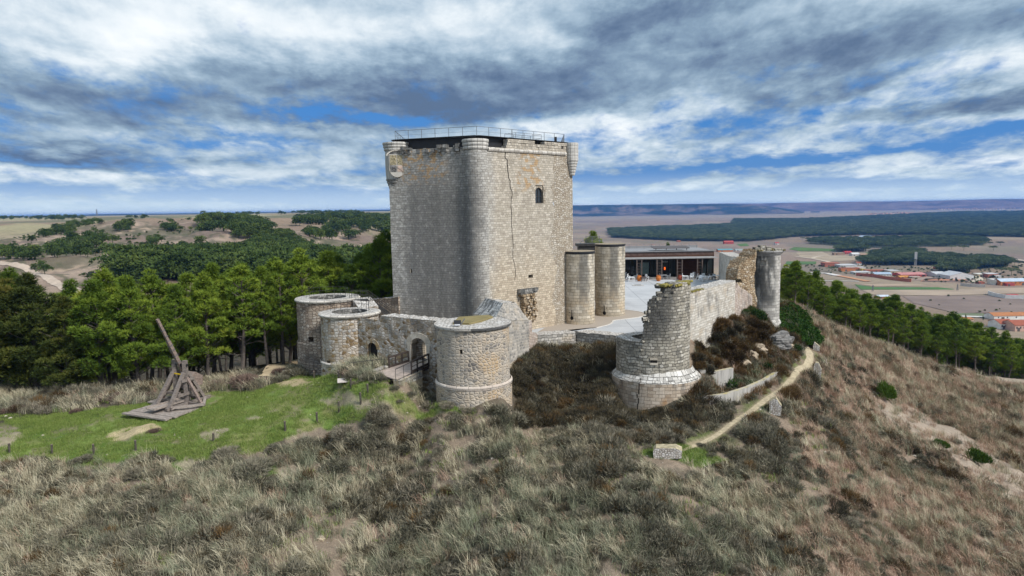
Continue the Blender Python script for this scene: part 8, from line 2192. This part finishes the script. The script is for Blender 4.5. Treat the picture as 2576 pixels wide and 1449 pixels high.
def pylon(px, py0, py1, lab, dist=None, z=None):
    p = pl(px, py0) if dist is None else P(px, py0, dist); h = (py0-py1)*p[1]/F; t = empty('pylon', tuple(p), lab, 'pylon'); w0 = h*.11; q = MB(); wd = max(.22, p[1]*.00022)
    c4 = [(-1,-1),(1,-1),(1,1),(-1,1)]
    for i in range(4):
        sx, sy = c4[i]; q.bar((p[0]+sx*w0,p[1]+sy*w0,p[2]),(p[0]+sx*w0*.12,p[1]+sy*w0*.12,p[2]+h),wd)
        nx, ny = c4[(i+1)%4]
        for k_ in range(5):
            f0, f1 = k_/5, (k_+1)/5; r0, r1 = w0*(1-.88*f0), w0*(1-.88*f1); q.bar((p[0]+sx*r0,p[1]+sy*r0,p[2]+h*f0),(p[0]+nx*r1,p[1]+ny*r1,p[2]+h*f1),wd*.6)
    q.build('lattice_mast', M_RAIL, t); q = MB()
    for f in (.72,.84,.95): q.bar((p[0]-h*.13,p[1],p[2]+h*f),(p[0]+h*.13,p[1],p[2]+h*f),wd)
    q.build('cross_arm', M_RAIL, t)
pylon(*k6([(765,965)])[0], k6([(765,893)])[0][1], 'lattice pylon on the green field beyond the right wood'); pylon(*k6([(1657,955)])[0], k6([(1657,885)])[0][1], 'lattice pylon at the right end of the green field'); pylon(244,541.5,526.5, 'lone lattice pylon on the left skyline', 1500)
# car on the dirt road far left
g = ground(231,694,150); t = empty('parked_car', tuple(g), 'dark car on the dirt road left of the far hill', 'car'); q = MB(); q.box((g[0],g[1],g[2]+1.1),(4.6,2.0,.9)); q.build('car_body', M_BLACK, t); q = MB(); q.box((g[0]-.2,g[1],g[2]+1.9),(2.6,1.8,.7)); q.build('cabin', M_GLASS, t)
for dx in (-1.4,1.4):
    for dy in (-.9,.9):
        q = MB(); q.tube([(g[0]+dx,g[1]+dy-.12,g[2]+.75),(g[0]+dx,g[1]+dy+.12,g[2]+.75)],.38,10); q.build('wheel', M_DARK, t)
# distant villages: specks of houses
vp_ = []
for poly, n in ((k8([(1640,125),(1700,113),(1960,104),(1960,113),(1800,124)]), 90), (k8([(2070,90),(2120,80),(2300,70),(2620,62),(2620,80),(2300,90)]), 160)):
    p = sample(poly, 4000, 12000, n, 14.0, 0, 44, tries=30); vp_.append(p)
vp_ = np.concatenate(vp_); q = MB(); q.box((0,0,.4),(1,1,.9)); hm = q.build('tmp', pmat('village_wall', (.60,.53,.45))); vm = hm.data; vm.name = 'village_cottage'; bpy.data.objects.remove(hm)
q = MB()
for s in (-1,1): q.quad((-.55,s*.58,.8),(.55,s*.58,.8),(.55,0,1.25),(-.55,0,1.25))
hm = q.build('tmp', pmat('village_roof', (.42,.24,.17))); vr = hm.data; vr.name = 'village_roof'; bpy.data.objects.remove(hm)
scatter('distant_village', np.concatenate([vp_, vp_]), np.tile(rng.uniform(0,3.1,len(vp_)),2), np.tile(rng.uniform(9,17,len(vp_)),2), np.repeat([0,1], len(vp_)), [vm, vr])

# ------------------------------------------------------------------ flat-topped hills on the skyline
def mesa(name, prof, rbase, depth, stops, seed, zbase, gul=1.0):
    """prof: (px, py of rim); foot lies at distance rbase"""
    n, m = 260, 26; px = np.linspace(prof[0][0], prof[-1][0], n); top = np.interp(px, [a for a,_ in prof], [b_ for _,b_ in prof]); V = []
    for i in range(n):
        d = ray(px[i], top[i]); az = np.array([d[0], d[1]])/math.hypot(d[0], d[1]); el = d[2]/math.hypot(d[0], d[1]); rim = rbase + depth*.45
        zt = max(zbase+.5, CAMZ + el*rim) + 4*(fbm(np.array([i*.12]), np.array([1.0]), seed)[0]-.5)
        for j in range(m):
            f = j/(m-1); r_ = rbase + depth*f*1.6; g_ = gul*depth*.22*(fbm(np.array([i*.09]), np.array([f*1.5]), seed+3, 4)[0]-.5)*math.sin(math.pi*min(1,f*1.6))
            s = float(ss(f, 0, .30)); s = .55*s + .45*float(ss(f,.14,.27)); z = zbase + (zt-zbase)*s
            V.append((az[0]*(r_+g_), az[1]*(r_+g_), z))
    ii = np.arange(n*m).reshape(n,m); fa = np.stack([ii[:-1,:-1],ii[1:,:-1],ii[1:,1:],ii[:-1,1:]],-1).reshape(-1,4)
    mt, nt, b = newmat(name+'_cover', .97, .05); geo = node(nt,'ShaderNodeNewGeometry'); nn = noise_(nt, mapping(nt, geo.outputs['Position'], (.0022,.0022,.012)), 1.0, 7, .65)
    nt.links.new(ramp(nt, nn, stops), b.inputs['Base Color'])
    return tag(link(name, np_mesh(name, V, fa, mt, True)), kind='structure')
GRNM = [(.3,(.016,.028,.018)),(.48,(.03,.045,.026)),(.56,(.14,.11,.08)),(.7,(.24,.18,.14))]
BRNM = [(.3,(.06,.055,.05)),(.45,(.15,.105,.09)),(.6,(.24,.17,.14)),(.75,(.30,.24,.18))]
mesa('wooded_hills', [(1300,516),(1447,516),(1560,515),(1700,514),(1840,513),(1890,515.5),(1925,519),(1960,524),(1985,528),(2010,532),(2035,537),(2055,542),(2075,546)], 8600, 3000, GRNM, 21, PLAIN-1)
mesa('brown_hills', [(1500,516),(1700,513.5),(1830,511.5),(1900,512),(2000,510),(2150,507.5),(2300,506),(2400,503.5),(2480,501),(2576,500.5),(2900,499)], 11500, 3600, BRNM, 31, PLAIN-1)
mesa('skyline_hills', [(-500,545),(-100,543.5),(0,543),(150,542),(250,538.5),(420,537),(520,535.5),(700,533),(850,530),(985,527),(1200,523)], 9000, 3500, [(.3,(.03,.04,.03)),(.55,(.06,.065,.05)),(.7,(.13,.11,.09))], 41, CAMZ-8*K)
HAZE, HTOP = 6.0e-5, 52.0
# ------------------------------------------------------------------ sky, sun
SUN_EL, SUN_AZ = math.radians(42), math.radians(128)   # azimuth clockwise from the view direction
w = bpy.data.worlds.new('World'); SC.world = w; w.use_nodes = True
nt = w.node_tree; nt.nodes.clear()
out = nt.nodes.new('ShaderNodeOutputWorld')
sky = node(nt, 'ShaderNodeTexSky', sky_type='NISHITA', sun_disc=False, sun_elevation=SUN_EL, sun_rotation=SUN_AZ, altitude=800.0, air_density=1.0, dust_density=.6, ozone_density=2.0)
tc = node(nt, 'ShaderNodeTexCoord')
vec = tc.outputs['Generated']
sp = node(nt, 'ShaderNodeSeparateXYZ', {'Vector': vec})
X, Y, Z = sp.outputs
AZ = math_(nt, 'ARCTAN2', X, Y); EL = math_(nt, 'ARCSINE', math_(nt, 'MAXIMUM', Z, -.02))
sh = math_(nt, 'ADD', EL, .085)
# cloud features shrink towards the horizon and keep their proportions
cx = math_(nt, 'DIVIDE', AZ, math_(nt, 'MULTIPLY_ADD', sh, .28, .20)); cy = math_(nt, 'MULTIPLY', math_(nt, 'LOGARITHM', sh, math.e), 2.3)
cp = node(nt, 'ShaderNodeCombineXYZ', {0: cx, 1: cy, 2: 0.0}).outputs[0]
wn = node(nt, 'ShaderNodeTexNoise', {'Vector': cp, 'Scale': .9, 'Detail': 6.0, 'Roughness': .62})
ws_ = node(nt, 'ShaderNodeSeparateColor', {'Color': wn.outputs['Color']})
tu2 = math_(nt, 'MULTIPLY_ADD', math_(nt, 'SUBTRACT', ws_.outputs[0], .5), .42, AZ)
tv2 = math_(nt, 'MULTIPLY_ADD', math_(nt, 'MULTIPLY', math_(nt, 'SUBTRACT', ws_.outputs[1], .5), sh), .62, EL)
def blobs(lst):
    acc = None
    for px, py, sx, sy, amp, tilt in lst:
        d = ray(px, py); u0 = math.atan2(d[0], d[1]); v0 = math.asin(d[2]/np.linalg.norm(d))
        du = math_(nt, 'SUBTRACT', tu2, u0); dv = math_(nt, 'SUBTRACT', tv2, v0)
        dv = math_(nt, 'MULTIPLY_ADD', du, -tilt, dv)
        a = math_(nt, 'MULTIPLY', du, F/sx); a = math_(nt, 'MULTIPLY', a, a)
        c = math_(nt, 'MULTIPLY', dv, F/sy); c = math_(nt, 'MULTIPLY', c, c)
        e = math_(nt, 'EXPONENT', math_(nt, 'MULTIPLY', math_(nt, 'ADD', a, c), -1.0))
        acc = math_(nt, 'MULTIPLY', e, amp) if acc is None else math_(nt, 'MULTIPLY_ADD', e, amp, acc)
    return acc
# bearing and height of the cloud masses: px, py, half width, half height, strength, slope
DARK = [(1288,400,1700,120,.22,0),(200,250,380,55,.75,0),(60,392,270,24,1.7,0),(1000,225,420,60,.85,0),(1500,120,330,60,.6,.25),(1900,150,480,60,.85,.15),(2450,90,380,70,.95,.25),(2300,290,260,24,.55,.05),
        (900,300,200,18,.7,0),(2520,270,150,24,.7,0),(480,340,140,18,.55,0),(1200,270,260,26,.55,.05),(1700,20,330,60,.6,.1),(2050,260,240,24,.5,.1),(800,350,140,14,.45,0),(650,200,200,40,.3,0),
        (130,50,330,110,-.6,0),(450,140,220,60,-.5,0),(900,70,300,60,-.55,0),(1300,60,160,50,-.4,0),(2350,215,300,26,-.75,.2),(1400,310,160,24,-.5,0),(2050,350,420,24,-.4,.04),(330,435,280,22,-.45,0),(300,315,260,18,-.35,0),(620,365,220,26,-.4,0),(2480,415,220,24,-.6,0),(1550,340,200,40,-.45,0),(2200,180,200,30,-.35,.2)]
BLUE = [(890,292,170,16,.95,0),(130,402,190,12,.7,0),(850,480,260,16,.9,0),(1600,445,180,26,.95,0),(1850,405,240,18,.8,.05),(1640,497,260,12,.95,0),(2200,385,300,14,.65,.06),(2250,465,320,13,.95,.02),(520,345,160,14,.55,0),(620,500,260,11,.7,0),(150,480,180,10,.6,0),(1950,290,320,18,.35,.08),(2520,330,120,12,.6,0),(1080,300,150,14,.5,.05),(2450,490,200,8,.7,0),
        (1288,60,1600,190,-.6,0)]
d_b = blobs(DARK); b_b = blobs(BLUE)
nA = noise_(nt, mapping(nt, cp, (.75,.75,1), (3.1,1.7,0)), 1.0, 5, .55, .2)
nB = noise_(nt, mapping(nt, cp, (2.3,1.75,1), (7.7,2.2,4)), 1.0, 7, .6, .15)
nB2 = noise_(nt, mapping(nt, cp, (2.3,1.75,1), (7.78,2.36,4)), 1.0, 7, .6, .15)
nD = noise_(nt, mapping(nt, cp, (7.5,5.0,1), (1,5,2)), 1.0, 5, .6, .2)
shade = math_(nt, 'MULTIPLY_ADD', math_(nt, 'SUBTRACT', nA, .5), 1.7, d_b)
shade = math_(nt, 'MULTIPLY_ADD', math_(nt, 'SUBTRACT', nB, .5), mrange(nt, EL, .05, .3, 1.9, .9), shade)
shade = math_(nt, 'MULTIPLY_ADD', math_(nt, 'SUBTRACT', nB2, nB), 2.8, shade)
shade = math_(nt, 'MULTIPLY_ADD', math_(nt, 'SUBTRACT', nD, .5), mrange(nt, EL, .08, .28, 1.0, .35), shade)
ccol = ramp(nt, mrange(nt, shade, -1.05, 1.3, 0, 1, False), [(0,(.80,.835,.86)),(.2,(.67,.735,.785)),(.38,(.48,.575,.66)),(.55,(.325,.43,.535)),(.72,(.205,.295,.40)),(.88,(.135,.20,.305)),(1,(.095,.15,.25))])
gap = math_(nt, 'MULTIPLY_ADD', math_(nt, 'SUBTRACT', nB, .5), 2.6, math_(nt, 'ADD', b_b, mrange(nt, EL, .08, .3, .10, -.1)))
gap = math_(nt, 'MULTIPLY_ADD', math_(nt, 'SUBTRACT', nD, .5), 1.5, gap)
gf = mrange(nt, gap, -.18, .82)
low = mrange(nt, EL, -.005, .055, 1.0, 0.0)
bluesky = mixc(nt, .85, sky.outputs[0], (.02,1.15,3.7))
cs = node(nt, 'ShaderNodeVectorMath', {0: ccol, 'Scale': 8.1}, operation='SCALE').outputs[0]
final = mixc(nt, gf, cs, bluesky)
final = mixc(nt, math_(nt, 'MULTIPLY', low, .75), final, (5.2,6.3,7.0))
bg = node(nt, 'ShaderNodeBackground', {'Color': final, 'Strength': .1})
nt.links.new(bg.outputs[0], out.inputs[0])

sd = bpy.data.lights.new('sun', 'SUN'); sd.energy = 2.6; sd.angle = math.radians(14); sd.color = (1.0,.965,.92)
so = bpy.data.objects.new('sun', sd); COL.objects.link(so)
sdir = Vector((math.sin(SUN_AZ)*math.cos(SUN_EL), math.cos(SUN_AZ)*math.cos(SUN_EL), math.sin(SUN_EL)))
so.rotation_euler = (-sdir).to_track_quat('-Z', 'Y').to_euler()
so.location = sdir*300

# haze: even air round everything
m_haze = bpy.data.materials.new('haze_air'); m_haze.use_nodes = True
hn = m_haze.node_tree; hn.nodes.clear()
ho = hn.nodes.new('ShaderNodeOutputMaterial')
pv = node(hn, 'ShaderNodeVolumePrincipled', {'Color': (.14,.40,1.0,1), 'Density': HAZE, 'Anisotropy': .2})
hn.links.new(pv.outputs[0], ho.inputs['Volume'])
hb = MB(); hb.box((0, 0, (PLAIN-1+HTOP)/2), (38000, 38000, HTOP-PLAIN+1))
ho_ = hb.build('haze', m_haze); tag(ho_, kind='stuff')

SC.view_settings.view_transform = 'Standard'; SC.view_settings.look = 'None'
SC.view_settings.exposure = 0.6; SC.view_settings.gamma = 1.0
SC.render.engine = 'CYCLES'
SC.cycles.max_bounces = 5; SC.cycles.diffuse_bounces = 3; SC.cycles.glossy_bounces = 2; SC.cycles.transparent_max_bounces = 6
SC.cycles.volume_bounces = 0; SC.cycles.use_denoising = True; SC.cycles.denoising_prefilter = 'ACCURATE'; SC.cycles.denoising_input_passes = 'RGB_ALBEDO_NORMAL'
SC.cycles.use_fast_gi = False
